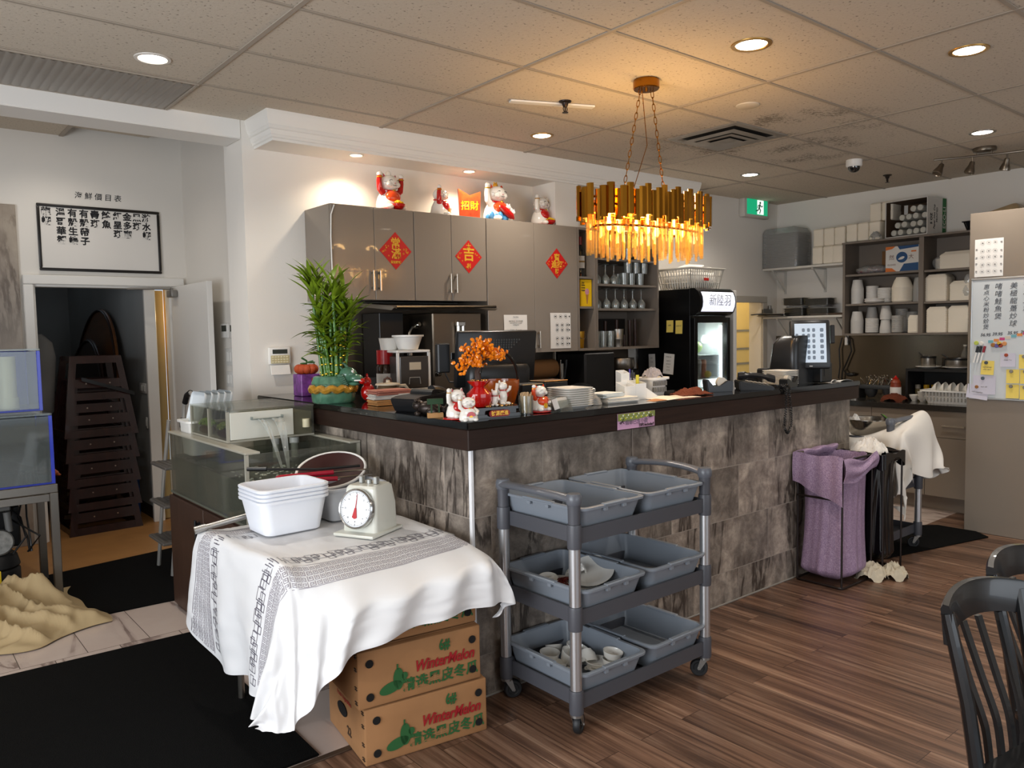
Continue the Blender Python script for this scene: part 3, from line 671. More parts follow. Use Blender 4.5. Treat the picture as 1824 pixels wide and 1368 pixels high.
limb(g,[(0.04,0.022),(0.025,-0.018)],0.010);limb(g,[(0.027,-0.015),(0.05,-0.035),(0.035,-0.066)],0.006);limb(g,[(0.025,-0.015),(0.0,-0.04),(-0.03,-0.045)],0.006);limb(g,[(0.042,0.018),(0.07,0.002),(0.088,0.012)],0.0045);limb(g,[(0.036,0.018),(0.008,0.014),(0.0,-0.012)],0.0045)
obj('running_figure',g,mat('green_figure','#0c7d55',0.5),t)
for x in (-0.17,0.20):
    g=G().lathe([(0,-0.045),(0.02,-0.042),(0.034,-0.012),(0.036,0.0),(0.03,0.0),(0.0,-0.01)],20).xf(MT((x,-0.075,0.125)) @ MR(math.radians(100),4,'X'));obj('lamp_head',g,mat('grey_white_housing','#c7c2ba',0.5),t)

# chandelier
CX,CY=3.318,2.86
t=thing('chandelier','oval gold bar chandelier with glowing crystal rods hung by chains','chandelier',(CX,CY,HC))
M_GBAR=mat('polished_gold','#b07a28',0.16,1.0)
g=G().lathe([(0,-0.0005),(0.068,-0.0005),(0.07,-0.006),(0.07,-0.045),(0.066,-0.05),(0,-0.05)],32).cyl((0,0,-0.05),(0,0,-0.062),0.008);obj('canopy',g,mat('antique_gold','#a06c24',0.25,1.0),t)
def chain(a,b,name):
    a,b=Vector(a),Vector(b);L=(b-a).length;n=int(L/0.034);d=(b-a).normalized();u=d.orthogonal().normalized();w=d.cross(u);g=G()
    for k in range(n):
        c=a+d*(L*(k+0.5)/n);e=u if k % 2 else w;h=L/n*0.62
        g.tube([c+d*h*math.sin(q*PI/5)+e*0.0075*math.cos(q*PI/5) for q in range(10)],0.0022,5,True)
    return obj(name,g,M_GBAR,t)
chain((-0.045,0,-0.05),(-0.20,0,-0.66),'chain');chain((0.045,0,-0.05),(0.155,0,-0.66),'chain')
g=G().tube([(-0.035,0.0,-0.05),(-0.02,-0.02,-0.35),(-0.15,0,-0.68)],0.0025,6);obj('cable',g,M_GBAR,t)
g=G()
for rx,ry,z in ((0.455,0.195,-0.70),(0.44,0.18,-0.66),(0.395,0.145,-0.80)):g.tube([(rx*math.cos(k*PI/24),ry*math.sin(k*PI/24),z) for k in range(48)],0.007,6,True)
g.box((-0.44,-0.008,-0.705),(0.44,0.008,-0.695)).box((-0.2,-0.18,-0.705),(-0.19,0.18,-0.695)).box((0.15,-0.18,-0.705),(0.16,0.18,-0.695));obj('inner_frame',g,M_GBAR,t)
def oval(n,a,b):   # n points evenly spaced round an ellipse
    fine=[(a*math.cos(2*PI*k/720),b*math.sin(2*PI*k/720)) for k in range(721)];L=[0]
    for p,q in zip(fine,fine[1:]):L.append(L[-1]+math.hypot(q[0]-p[0],q[1]-p[1]))
    o=[];j=0
    for k in range(n):
        s=L[-1]*k/n
        while L[j+1] < s:j += 1
        o.append(fine[j])
    return o
barm=[]
g=G().prism([(0.013*math.cos(k*PI/3+PI/6),0.0205*math.sin(k*PI/3+PI/6)) for k in range(6)],0,0.155);b0=obj('gold_bar',g,M_GBAR,t,smooth=False)
for k,(x,y) in enumerate(oval(64,0.475,0.215)):
    o=b0 if k == 0 else b0.copy()
    if k:COL.objects.link(o);o.parent=t
    q=0.955 if k % 3 == 1 else 1.0
    o.location=(x*q,y*q,-0.775+(0.022 if k % 3 == 0 else-0.008 if k % 3 == 1 else 0.006));o.rotation_euler=(0,0,math.atan2(y/0.215**2,x/0.475**2))
M_CRY=glassy('crystal_rod_glass','#fff0cf',0.5,0.02,'#ffd27a',0.20)
g=G().prism([(0.0075*math.cos(k*PI/2+PI/4),0.0075*math.sin(k*PI/2+PI/4)) for k in range(4)],0,0.175).prism([(0.009*math.cos(k*PI/2),0.009*math.sin(k*PI/2)) for k in range(4)],-0.012,-0.001);c0=obj('crystal_rod',g,M_CRY,t,smooth=False)
k=0
for ring,(n,a,b,dz) in enumerate(((52,0.425,0.17,0.0),(30,0.34,0.11,-0.022))):
    for i,(x,y) in enumerate(oval(n,a,b)):
        o=c0 if k == 0 else c0.copy()
        if k:COL.objects.link(o);o.parent=t
        o.location=(x,y,-0.935+dz+(0.0,0.018,0.008,0.026)[i % 4]);k += 1
M_BULB=mat('lit_amber_bulb','#ffffff',0.4,emit='#ffb54a',estr=14)
for i,(x,y) in enumerate(((-0.30,0.0),(-0.15,0.06),(-0.15,-0.06),(0.0,0.0),(0.15,0.06),(0.15,-0.06),(0.30,0.0))):
    g=G().ell((x,y,-0.79),(0.016,0.016,0.028)).cyl((x,y,-0.765),(x,y,-0.70),0.009);obj('bulb',g,M_BULB,t)
for x in (-0.25,0.0,0.25):
    l=light('POINT','chandelier_glow',(x,0,-0.80),3.6,(1.0,0.60,0.20),0.05);l.parent=t
for x in (-0.16,0.16):
    l=light('POINT','chandelier_uplight',(x,0,-0.62),9,(1.0,0.58,0.20),0.06);l.parent=t
# ------------------------------------------------------------------ vestibule, store room and fish tanks on the left
# white board with the seafood list
t=thing('white_board','black-framed white board with columns of bold black seafood names above the door','white board',(1.537,7.098,2.40))
g=G().box((-0.435,-0.012,-0.245),(0.435,0,0.245));obj('panel',g,mat('white_board_gloss','#e4e0da',0.12,coat=0.3),t)
g=G()
for a,b in (((-0.45,-0.26),(0.45,-0.237)),((-0.45,0.237),(0.45,0.26)),((-0.45,-0.2365),(-0.43,0.2365)),((0.43,-0.2365),(0.45,0.2365))):g.box((a[0],-0.022,a[1]),(b[0],0.0,b[1]),0.006,2)
obj('frame',g,mat('black_frame','#17120f',0.35),t)
g=G()
cols=['龍蝦','溫哥華蟹','有殼生蠔','有殼帶子','青斑','鮭魚','紅星斑','金多寶','黑斑','游水蝦']
xs=(-0.387,-0.287,-0.204,-0.122,-0.043,0.040,0.124,0.198,0.272,0.345)
for c,x in zip(cols,xs):
    for k,ch in enumerate(c):g.text(ch,0.068,FACE((x,-0.0128,0.195-0.072*k),'-y'),0.0004,bold=0.0022)
obj('lettering',g,M_INK,t)
g=G()
for k,ch in enumerate('海鮮價目表'):g.text(ch,0.058,FACE((1.385+0.072*k,7.0985,2.742),'-y'),0.0004,bold=0.0002,shear=0.08)
g.xf(MT((-1.53,-7.0985,-2.742)));solo('wall_lettering',g,M_INK,'five small black brush characters on the wall above the white board','lettering',(1.53,7.0985,2.742))

# white door standing open towards the camera, and a beige door beyond it
hx,hy=2.045,7.045;ex,ey=2.03,6.10
t=thing('door_1','white door standing open against the vestibule wall','door',(hx,hy,0),math.atan2(ey-hy,ex-hx))
g=G().box((0,0,0.01),(0.945,0.042,2.025),0.003);obj('slab',g,M_TRIM,t);t['kind']='structure'
g=G().box((0.05,-0.055,1.935),(0.20,-0.002,1.995),0.01,2);c=obj('door_closer',g,mat('closer_grey','#8c8983',0.4,0.6),t)
g=G().box((0.10,-0.04,1.996),(0.14,-0.02,2.012)).tube([(0.12,-0.03,2.008),(0.05,-0.16,2.010),(-0.02,-0.34,2.008)],0.009,6);obj('closer_arm',g,mat('closer_grey','#8c8983',0.4,0.6),c)
g=G().cyl((0.88,-0.05,0.98),(0.88,0.0,0.98),0.012).cyl((0.88,-0.055,0.98),(0.78,-0.055,0.98),0.010);obj('lever_handle',g,M_STEEL,t)
t=thing('door_2','beige painted door edge inside the store-room opening','door',(1.958,7.262,0));t['kind']='structure'
g=G().box((0.0,0,0.005),(0.078,0.9,2.01),0.003);obj('slab',g,mat('beige_door_paint','#b39a66',0.5),t)
g=G().box((2.12,7.5,0),(2.6,7.55,2.6));struct('wall_kitchen',g,mat('kitchen_warm_wall','#d9b876',0.6))
light('POINT','kitchen_lamp',(2.3,7.36,1.8),6,(1.0,0.72,0.3),0.05)

# switches and controls
def plate(name,label,x,y0,y1,z0,z1,kind):
    """wall plate on a wall facing -x"""
    t=thing(name,label,'switch' if kind != 'thermo' else 'thermostat',(x,(y0+y1)/2,(z0+z1)/2))
    w,h=abs(y1-y0),z1-z0
    g=G().box((-0.008 if kind != 'thermo' else-0.024,-w/2,-h/2),(0,w/2,h/2),0.004,2);obj('plate',g,M_WHITE,t)
    if kind == 'thermo':
        g=G().box((-0.0255,-w*0.32,-h*0.05),(-0.0235,w*0.32,h*0.38),0.001);obj('display',g,mat('lcd_dark','#3a3d38',0.2),t)
    else:
        n=kind
        for k in range(n):
            c=w*((k+0.5)/n-0.5)*0.86
            g=G().box((-0.012,c-w*0.30/n,-h*0.28),(-0.0075,c+w*0.30/n,h*0.28),0.002);obj('rocker',g,M_WHITE,t)
    return t
plate('thermostat','white thermostat nearer the door of the pair on the vestibule wall',2.19,6.235,6.075,1.59,1.70,'thermo')
plate('thermostat','white thermostat nearer the bar of the pair on the vestibule wall',2.19,6.05,5.90,1.585,1.70,'thermo')
plate('switch_plate','three-rocker white switch plate just below the thermostats',2.19,6.185,6.0,1.375,1.51,3)
plate('switch_plate','narrow white switch plate right of the upper triple switch',2.19,5.925,5.845,1.365,1.492,1)
plate('switch_plate','three-rocker white switch plate lowest on the vestibule wall',2.19,6.19,6.01,1.208,1.33,3)
plate('switch_plate','white switch plate on the dark store-room wall beside the stacked high chairs',1.90,7.59,7.39,1.11,1.20,2)
plate('outlet_plate','small white outlet plate low on the grey store-room wall',1.90,7.44,7.40,0.80,0.90,1)
t=thing('alarm_keypad','cream alarm keypad with a flip-down cover on the wall left of the bamboo','keypad',(2.055,4.868,1.435))
g=G().box((-0.072,-0.028,-0.02),(0.072,0,0.09),0.008,2);obj('body',g,M_WHITE,t)
g=G().box((-0.05,-0.0295,0.048),(0.05,-0.0275,0.076),0.001);obj('display',g,mat('lcd_dark','#3a3d38',0.2),t)
g=G().box((-0.062,-0.030,-0.014),(0.062,-0.0275,0.038),0.001);k=obj('key_panel',g,mat('cream_keys','#c7b98c',0.5),t)
g=G()
for r in range(3):
    for c in range(6):g.box((-0.056+0.019*c,-0.0325,-0.009+0.016*r),(-0.042+0.019*c,-0.0298,0.001+0.016*r),0.001)
obj('keys',g,mat('cream_key_caps','#e4dab8',0.5),k)
g=G().obox((0,-0.028,-0.055),(0.13,0.005,0.066),(-0.25,0,0),0.002);obj('flip_cover',g,M_WHITE,t)

# stacked wooden high chairs
M_MAHO=mat('dark_mahogany','#2f130d',0.3,var=0.3,vscale=4,stretch=(8,8,1),coat=0.3)
def high_chair(k):
    t=thing('high_chair',['dark wooden high chair at the bottom of the stack on the store-room floor','second dark wooden high chair from the bottom of the stack','middle dark wooden high chair of the stack','second dark wooden high chair from the top of the stack','topmost dark wooden high chair of the stack in the store room'][k],'high chair',(1.465,7.37,0.2*k),0.05,group='stacked wooden high chairs')
    H=0.66;wb,wt=0.255,0.168;db,dt=0.23,0.145
    def W(z):return wb+(wt-wb)*z/H
    def D(z):return db+(dt-db)*z/H
    for sx in (-1,1):
        for sy in (-1,1):
            g=G().loft([[(sx*W(z)+a*0.026,sy*D(z)+b*0.012,z) for a,b in ((-1,-1),(1,-1),(1,1),(-1,1))] for z in (0,H)]);obj('leg',g,M_MAHO,t)
    def rail(z0,z1,y,name='rail'):
        zc=(z0+z1)/2;g=G().loft([[(sx,y*D(z)+b,z) for z,b in ((z0,-0.011),(z1,-0.011),(z1,0.011),(z0,0.011))] for sx in (-W(zc)+0.02,W(zc)-0.02)]);return obj(name,g,M_MAHO,t)
    for y in (-1,1):
        for z0,z1 in ((0,0.06),(0.10,0.18),(0.30,0.36),(0.40,0.47),(0.60,H)):
            r=rail(z0,z1,y)
            if y < 0 and z1-z0 > 0.065:
                for x in (-0.09,0.09):gg=G().cyl((x,-D((z0+z1)/2)-0.0135,(z0+z1)/2),(x,-D((z0+z1)/2)-0.010,(z0+z1)/2),0.006,n=10);obj('screw',gg,mat('pale_screw','#b7a79a',0.3,0.8),r)
    for sx in (-1,1):
        for z0,z1 in ((0,0.05),(0.62,H)):
            zc=(z0+z1)/2;g=G().box((sx*W(zc)-0.012,-D(zc)+0.013,z0),(sx*W(zc)+0.012,D(zc)-0.013,z1));obj('side_rail',g,M_MAHO,t)
    if k == 4:
        g=G().box((-0.15,-0.13,0.36),(0.15,0.13,0.38),0.003);obj('seat',g,M_MAHO,t)
        g=G().sheet(lambda u,v:(-0.13+0.40*u,-0.22-0.02*math.sin(u*PI),0.46-0.14*u+0.03*v),8,1,0.003);obj('belt',g,M_BLACK,t)
    return t
for k in range(5):high_chair(k)
# round table tops leaning on the store-room wall
def disc(x,y,r,label,col,tilt):
    t=thing('round_tabletop',label,'tabletop',(x,y,0.01));t.rotation_euler=(0,tilt,0)
    g=G().lathe([(0,-0.014),(r-0.01,-0.014),(r,-0.006),(r,0.006),(r-0.01,0.014),(0,0.014)],56).xf(MT((0,0,r)) @ MR(PI/2,4,'Y'));obj('top',g,mat('varnished_'+col[1:],col,0.3,var=0.2,vscale=3,stretch=(1,1,6)),t)
    g=G().tube([(-0.02,(r-0.02)*math.cos(a*PI/28),r+(r-0.02)*math.sin(a*PI/28)) for a in range(56)],0.012,6,True);obj('rim',g,mat('dark_edge','#2c1a10',0.4),t)
disc(1.66,8.75,0.95,'largest round wooden tabletop leaning on the store-room wall','#7a4a22',0.1)
disc(1.54,8.55,0.80,'dark round tabletop leaning in front of the largest one','#3a1f12',0.1)
disc(1.26,8.45,0.56,'small brown round tabletop leaning low behind the high chairs','#4c2a14',0.12)
g=G().loft([[(0.07*math.cos(k*PI/6)*s,0.05*math.sin(k*PI/6)*s,z) for k in range(12)] for z,s in ((0,0.4),(0.05,1.0),(0.5,1.5),(0.62,1.25),(0.7,0.3))]).wobble(0.03,6);solo('white_bag',g,mat('grey_white_cloth','#8d8a86',0.9),'pale cloth bag hanging inside the store room left of the high chairs','bag',(1.13,7.55,0.95))
g=G().box((-0.012,-0.02,0),(0.012,0.02,0.36),0.004);solo('blue_dustpan',g,mat('blue_plastic','#1c4a8c',0.4),'upright blue plastic strip on the store-room floor right of the high chairs','dustpan',(1.845,7.62,0.0))
# mats and tarp
M_MAT=mat('black_rubber_mat','#090909',0.9,spec=0.12,bump=0.5,bscale=260)
def rug(name,pts,label,z=0.009):
    xc=sum(p[0] for p in pts)/len(pts);yc=sum(p[1] for p in pts)/len(pts)
    g=G().prism([(x-xc,y-yc) for x,y in pts],0.0005,z);bmesh.ops.bevel(g.bm,geom=[e for e in g.bm.edges],offset=0.003,affect='EDGES');solo(name,g,M_MAT,label,'mat',(xc,yc,0))
rug('floor_mat',[(1.25,2.715),(1.285,4.335),(-1.6,4.43),(-1.6,2.715)],'large black floor mat on the marble tiles in front of the table')
rug('floor_mat',[(0.62,4.97),(1.305,4.95),(1.80,4.90),(1.86,6.22),(0.62,6.02)],'black floor mat in the doorway between the tank stand and the fish tank')
M_CANV=mat('beige_canvas','#b09a74',0.92,bump=0.15,bscale=300)
from mathutils import noise as NZ
def tarp_fn(u,v):
    x=-0.15+1.10*u+0.05*math.sin(5*v+1);y=4.72+0.86*v+0.10*(u-0.5)+0.06*math.sin(7*u)-0.05*math.cos(11*u)*(1-v)
    ed=min(u,1-u,v,1-v)*6;ed=min(1,ed)
    rg=lambda s,a,b,q:max(0,1-3.2*abs(NZ.noise(Vector((x*s+y*a,y*s*0.8-x*b,q)))))
    f=0.11*rg(2.6,0.6,1.2,1.7)**1.5+0.055*rg(4.4,2,-1.5,4.2)+0.022*rg(8.5,-3,2,7.1)+0.10*math.exp(-((x-0.55)**2+(y-5.3)**2)*7)
    return (x+0.05*NZ.noise(Vector((x*4,y*4,9))),y+0.05*NZ.noise(Vector((x*4,y*4,19))),0.010+f*ed)
g=G().sheet(tarp_fn,90,70,0.003).xf(MT((-0.4,-5.15,0)));solo('canvas_tarp',g,M_CANV,'crumpled beige canvas tarp on the floor under the tank stand','tarp',(0.4,5.15,0),ang=80)

# stainless stand with two blue-backed tanks
SX0,SX1,SY0,SY1=-0.45,0.868,5.46,6.02
M_STAND=mat('stand_steel','#8b8780',0.35,1.0)
t=thing('tank_stand','stainless steel stand carrying the two blue lobster tanks','stand',(SX0,SY0,0))
g=G().box((SX0,SY0,0.665),(SX1,SY1,0.718),0.004);pw('top',g,M_STAND,t)
for x in (SX0+0.02,SX1-0.045):
    for y in (SY0,SY1-0.045):g=G().box((x,y,0.0),(x+0.045,y+0.045,0.664),0.003);pw('leg',g,M_STAND,t)
g=G().box((SX0+0.066,SY0+0.004,0.615),(SX1-0.046,SY0+0.03,0.66),0.002);pw('apron',g,M_STAND,t)
M_ACR=glassy('clear_acrylic','#eef2f2',0.30,0.04,'#cfd8d6',0.07)
M_BLUEP=mat('blue_acrylic','#27348f',0.25);M_BLUEW=glassy('blue_tank_wall','#5a6cc8',0.3,0.05,'#2c3c9c',0.55)
M_WATERD=glassy('dim_tank_water','#9aa39a',0.10,0.05,'#3d423c',0.35)
def blue_tank(name,label,x1,y0,y1,z0,z1,dim):
    x0=-0.40
    t=thing(name,label,'fish tank',(x0,y0,z0))
    g=G().box((x0,y0,z0+0.012),(x1,y0+0.008,z1));pw('front_pane',g,M_ACR,t)
    g=G().box((x0,y1-0.01,z0+0.012),(x1,y1,z1));pw('back_panel',g,M_BLUEP if not dim else mat('dark_blue_panel','#20242b',0.3),t)
    g=G().box((x1-0.01,y0+0.0085,z0+0.012),(x1,y1-0.0105,z1));pw('side_pane',g,M_BLUEW,t)
    g=G().box((x0,y0,z0),(x1,y1,z0+0.011));pw('floor_panel',g,M_BLUEP,t)
    for y in (y0+0.0005,y1-0.02):g=G().box((x1-0.016,y-0.003,z0),(x1+0.004,y+0.018,z1+0.004),0.002);pw('corner_strip',g,mat('bright_blue_strip','#2a3ab0',0.25,coat=0.4),t)
    g=G().box((x0,y0-0.004,z1+0.005),(x1+0.004,y0+0.05,z1+0.018),0.002).box((x0,y0+0.051,z1+0.005),(x1+0.004,y1+0.002,z1+0.012),0.002);pw('lid',g,M_ACR,t)
    return t
t=blue_tank('lobster_tank','lower blue-edged tank holding a lobster on the steel stand',0.855,5.47,5.99,0.720,1.135,True)
g=G().box((-0.385,5.483,0.735),(0.84,5.975,1.08));pw('water',g,M_WATERD,t)
t=blue_tank('upper_tank','upper blue tank with a fat white pipe standing on the lobster tank',0.815,5.50,5.97,1.170,1.53,False)
g=G().box((-0.36,5.49,1.154),(0.80,5.98,1.169));pw('base_rail',g,M_ACR,t)
g=G().cyl((0.66,5.66,1.182),(0.66,5.66,1.50),0.050,n=24).cyl((0.66,5.66,1.182),(0.66,5.66,1.25),0.058,n=24);pw('overflow_pipe',g,mat('cream_pvc_pipe','#d8cfae',0.45),t)
# lobster
M_LOB=mat('lobster_shell','#6e3417',0.3,var=0.35,vscale=30,coat=0.3)
t=thing('lobster','brown live lobster resting on the floor of the lower blue tank','lobster',(0.66,5.66,0.732))
rings=[]
for k in range(25):
    u=k/24;r=0.010+0.040*math.sin(min(1,u*1.25+0.12)*PI*0.92)**0.8;r *= 1+(0.07 if k % 3 == 0 and u < 0.55 else 0)
    cx=-0.17+0.31*u;cz=0.055+0.035*math.sin(u*PI)-(0.05*(1-u/0.25) if u < 0.25 else 0)*0.8
    rings.append([(cx,r*math.cos(a*PI/7),max(0.005,cz+r*0.85*math.sin(a*PI/7))) for a in range(14)])
g=G().loft(rings);obj('body',g,M_LOB,t)
g=G()
for a in (-0.5,-0.25,0,0.25,0.5):g.ell((-0.185,0.05*a*1.6,0.014),(0.034,0.016,0.007),10,6,(0,0.2,a*-0.8))
obj('tail_fan',g,M_LOB,t)
for s in (-1,1):
    g=G().tube([(0.10,s*0.03,0.05),(0.13,s*0.065,0.045),(0.165,s*0.06,0.04)],0.012,8).ell((0.20,s*0.045,0.038),(0.048,0.018,0.022),12,8,(0,0.25,-s*0.25)).ell((0.235,s*0.035,0.020),(0.022,0.007,0.008),8,6,(0,0.3,0));obj('claw',g,mat('lobster_claw','#a3501f',0.3),t)
    for q in range(4):
        x=0.02+0.028*q;g=G().tube([(x,s*0.03,0.045),(x+0.01,s*0.065,0.055),(x+0.02,s*0.085,0.003)],0.0045,6);obj('leg',g,M_LOB,t)
    g=G().tube([(0.13,s*0.012,0.07),(0.18,s*0.03,0.12),(0.10,s*0.05,0.19)],0.0018,5);obj('antenna',g,M_LOB,t)
# compressor under the stand
t=thing('chiller_unit','black chiller compressor with a yellow label under the tank stand','compressor',(0.48,5.62,0))
M_CHIL=mat('sooty_black_metal','#101011',0.5,0.3)
g=G().box((-0.50,-0.14,0.0),(0.27,0.34,0.025),0.006);obj('base_tray',g,M_STAND,t)
g=G().lathe([(0,0.03),(0.135,0.03),(0.145,0.05),(0.145,0.20),(0.135,0.215),(0.145,0.23),(0.13,0.29),(0.09,0.325),(0,0.335)],28,(0.05,0.04,0));obj('compressor_dome',g,M_CHIL,t)
g=G().lathe([(0,0),(0.075,0.0),(0.078,0.006),(0.07,0.012),(0,0.014)],24).xf(MT((0.08,-0.05,0.385)) @ MR(PI*0.42,4,'X'));obj('pressure_cap',g,mat('galvanised','#7d7d7a',0.45,0.8,var=0.3,vscale=40),t)
g=G().box((0.02,-0.108,0.09),(0.075,-0.1045,0.225),0.001);obj('warning_label',g,mat('yellow_label','#c8a81e',0.5),t)
g=G().box((-0.48,-0.02,0.03),(-0.12,0.3,0.42),0.01).box((-0.12,0.16,0.30),(0.22,0.32,0.56),0.01);obj('fan_housing',g,M_CHIL,t)
g=G()
rnd=random.Random(3)
for q in range(9):
    x=rnd.uniform(-0.1,0.25);g.tube([(x,-0.03,0.30),(x+rnd.uniform(-.08,.08),rnd.uniform(-.1,.0),0.40),(x+rnd.uniform(-.1,.1),0.06,0.50),(x+rnd.uniform(-.05,.05),0.2,0.58)],0.006,6)
obj('hoses',g,M_BLACK,t)
g=G().box((0.05,-0.04,0.57),(0.15,0.02,0.64),0.006).cyl((0.13,-0.02,0.56),(0.14,-0.02,0.44),0.02);obj('control_box',g,mat('grey_box','#5c5c5a',0.5),t)

# step ladder leaning behind the fish tank
t=thing('step_ladder','grey folding step ladder with a black-gripped hoop handle behind the fish tank','step ladder',(1.50,5.50,0))
M_ALU=mat('pale_grey_metal','#b9b6b0',0.35,0.6)
for y in (-0.06,0.26):
    g=G().tube([(0,y-0.02,0.02),(0.02,y-0.15,0.62),(0.04,y-0.27,1.05)],0.013,8);obj('rail',g,M_ALU,t)
    g=G().tube([(0.20,y+0.02,0.02),(0.14,y-0.08,0.6),(0.08,y-0.2,0.95)],0.012,8);obj('leg',g,M_ALU,t)
g=G().tube([(0.04,-0.33,1.05),(0.045,-0.345,1.17),(0.05,-0.39,1.235),(0.05,-0.46,1.255),(0.05,-0.53,1.23),(0.05,-0.575,1.16),(0.04,-0.58,1.05)],0.013,8);
obj('hoop',g,M_ALU,t)
g=G().tube([(0.047,-0.352,1.185),(0.05,-0.39,1.235),(0.05,-0.46,1.255)],0.018,10).box((0.02,-0.62,1.02),(0.06,-0.54,1.09),0.01).box((0.02,-0.36,1.02),(0.06,-0.30,1.09),0.01);obj('grip',g,M_BLACK,t)
for z,y in ((0.24,-0.02),(0.50,-0.09),(0.76,-0.15)):
    g=G().obox((0.06,y+0.08,z),(0.24,0.34,0.02),(0,0.0,0),0.005)
    for q in range(7):g.box((-0.05+0.033*q,y-0.08,z+0.0105),(-0.035+0.033*q,y+0.24,z+0.013))
    obj('step',g,mat('grey_ribbed_tread','#59544f',0.6),t)

# big acrylic fish tank on its brown cabinet
M_BROWN=mat('brown_woodgrain_laminate','#3b281f',0.42,var=0.25,vscale=4,stretch=(9,9,1))
t=thing('tank_cabinet','dark brown cabinet with black bar handles under the acrylic fish tank','cabinet',(1.345,3.64,0))
g=G().box((1.362,3.645,0.0),(1.855,4.845,0.685),0.003).box((1.855,3.645,0.0),(1.955,4.845,0.685),0.002);pw('carcass',g,M_BROWN,t)
for a,b,h in ((3.655,4.245,4.19),(4.249,4.84,4.30)):
    g=G().box((1.342,a,0.03),(1.36,b,0.675),0.002);d=pw('door',g,M_BROWN,t)
    g=G().box((1.31,h-0.009,0.44),(1.322,h+0.009,0.62),0.003).box((1.32,h-0.006,0.455),(1.343,h+0.006,0.47)).box((1.32,h-0.006,0.59),(1.343,h+0.006,0.605));pw('handle',g,M_BLACK,d)
t=thing('fish_tank','large open acrylic fish tank with murky water on the brown cabinet','fish tank',(1.36,3.64,0.687))
X0,X1,Y0,Y1,Z0,Z1=1.355,1.955,3.635,4.855,0.687,1.05
M_ACR2=glassy('clouded_acrylic','#f0f1ec',0.25,0.05,'#cfcec2',0.05)
M_EDGE=mat('acrylic_edge','#b7b3a4',0.25,alpha=0.75)
g=G().box((X0,Y0,Z0+0.012),(X1,Y0+0.01,Z1-0.012));pw('front_pane',g,M_ACR2,t)
g=G().box((X0,Y0+0.0105,Z0+0.012),(X0+0.01,Y1,Z1-0.012));pw('side_pane',g,M_ACR2,t)
g=G().box((X1-0.01,Y0+0.0105,Z0+0.012),(X1,Y1,Z1-0.012)).box((X0+0.0105,Y1-0.01,Z0+0.012),(X1-0.0105,Y1,Z1-0.012));pw('back_pane',g,M_ACR2,t)
g=G().box((X0,Y0,Z0),(X1,Y1,Z0+0.0115));pw('floor_panel',g,mat('murky_floor','#56584c',0.6),t)
g=G()
for a,b in (((X0-0.004,Y0+0.071,Z1-0.011),(X0+0.07,Y1,Z1)),((X1-0.06,Y0+0.071,Z1-0.011),(X1+0.004,Y1,Z1)),((X0-0.004,Y0-0.004,Z1-0.011),(X0+0.07,Y0+0.07,Z1)),((X1-0.06,Y0-0.004,Z1-0.011),(X1+0.004,Y0+0.07,Z1))):g.box(a,b,0.002)
g.box((X0-0.002,Y0-0.002,Z0+0.02),(X0+0.014,Y0+0.014,Z1-0.012)).box((X1-0.014,Y0-0.002,Z0+0.02),(X1+0.002,Y0+0.014,Z1-0.012));pw('rim',g,M_EDGE,t)
g=G().box((X0+0.0105,4.22,Z0+0.012),(X1-0.0105,4.228,0.99));pw('divider',g,M_ACR2,t)
wl=0.905
def wtop(u,v):
    x,y=X0+0.011+(X1-X0-0.022)*u,Y0+0.011+(Y1-Y0-0.022)*v
    d=math.hypot(x-1.57,y-3.86);return (x,y,wl+0.004*math.sin(d*85)*math.exp(-d*5)+0.004*NZ.noise(Vector((x*16,y*16,0))))
M_WATER=glassy('murky_tank_water','#98a08c',0.3,0.04,'#6b705c',0.58)
g=G().sheet(wtop,40,70,0.0);pw('water_surface',g,glassy('water_surface_sheen','#b9c0b2',0.8,0.03,'#6a7062',0.42),t)
g=G().box((X0+0.011,Y0+0.011,Z0+0.013),(X1-0.011,Y1-0.011,wl-0.008));pw('water',g,M_WATER,t)
# foam streaks and the falling stream
g=G()
rnd=random.Random(11)
for q in range(70):
    a=rnd.uniform(0,2*PI);d=rnd.uniform(0.02,0.24);x,y=1.60+d*math.cos(a)*1.3,3.84+d*math.sin(a)*0.9
    if X0+0.03 < x < X1-0.03 and y > Y0+0.03:g.ell((x,y,wl+0.003),(rnd.uniform(.004,.016),rnd.uniform(.003,.007),0.003),8,5,(0,0,rnd.uniform(0,3)))
pw('foam',g,mat('white_foam','#c9cdc4',0.5),t)
def ribbon(pts,w0,w1,g):
    n=len(pts)-1
    return g.sheet(lambda u,v:tuple(Vector(pts[min(n,int(round(u*n)))])+Vector(((v-0.5)*(w0+(w1-w0)*u),0,0.003*math.sin(v*9+u*14)))),n,6,0.004)
M_STREAM=glassy('falling_water','#f2f6f5',0.7,0.03,'#eef2f0',0.28)
st=[(1.66,3.985-0.13*math.sqrt(k/14),1.165-0.255*(k/14)**1.3) for k in range(15)]
g=ribbon(st,0.055,0.014,G());g=ribbon([(p[0]-0.085+0.055*k/14,p[1]+0.01,p[2]) for k,p in enumerate(st)],0.03,0.012,g);pw('water_stream',g,M_STREAM,t)
g=G().cyl((1.87,4.25,0.70),(1.87,4.25,1.00),0.020,n=16).cyl((1.87,4.25,0.985),(1.87,4.25,1.02),0.027,n=16).cyl((1.79,4.32,0.70),(1.79,4.32,1.03),0.020,n=16);pw('standpipe',g,M_WHITE,t)
for x,y,z,c,s in ((1.46,4.45,0.78,'#39402f',0.05),(1.55,3.92,0.76,'#6d6a3c',0.06),(1.44,4.2,0.74,'#22251f',0.04),(1.60,4.62,0.79,'#434a3a',0.055)):
    g=G().ell((x,y,z),(s*1.5,s,s*0.8),16,10).wobble(0.012,20);pw('fish',g,mat('fish_'+c[1:],c,0.5),t)
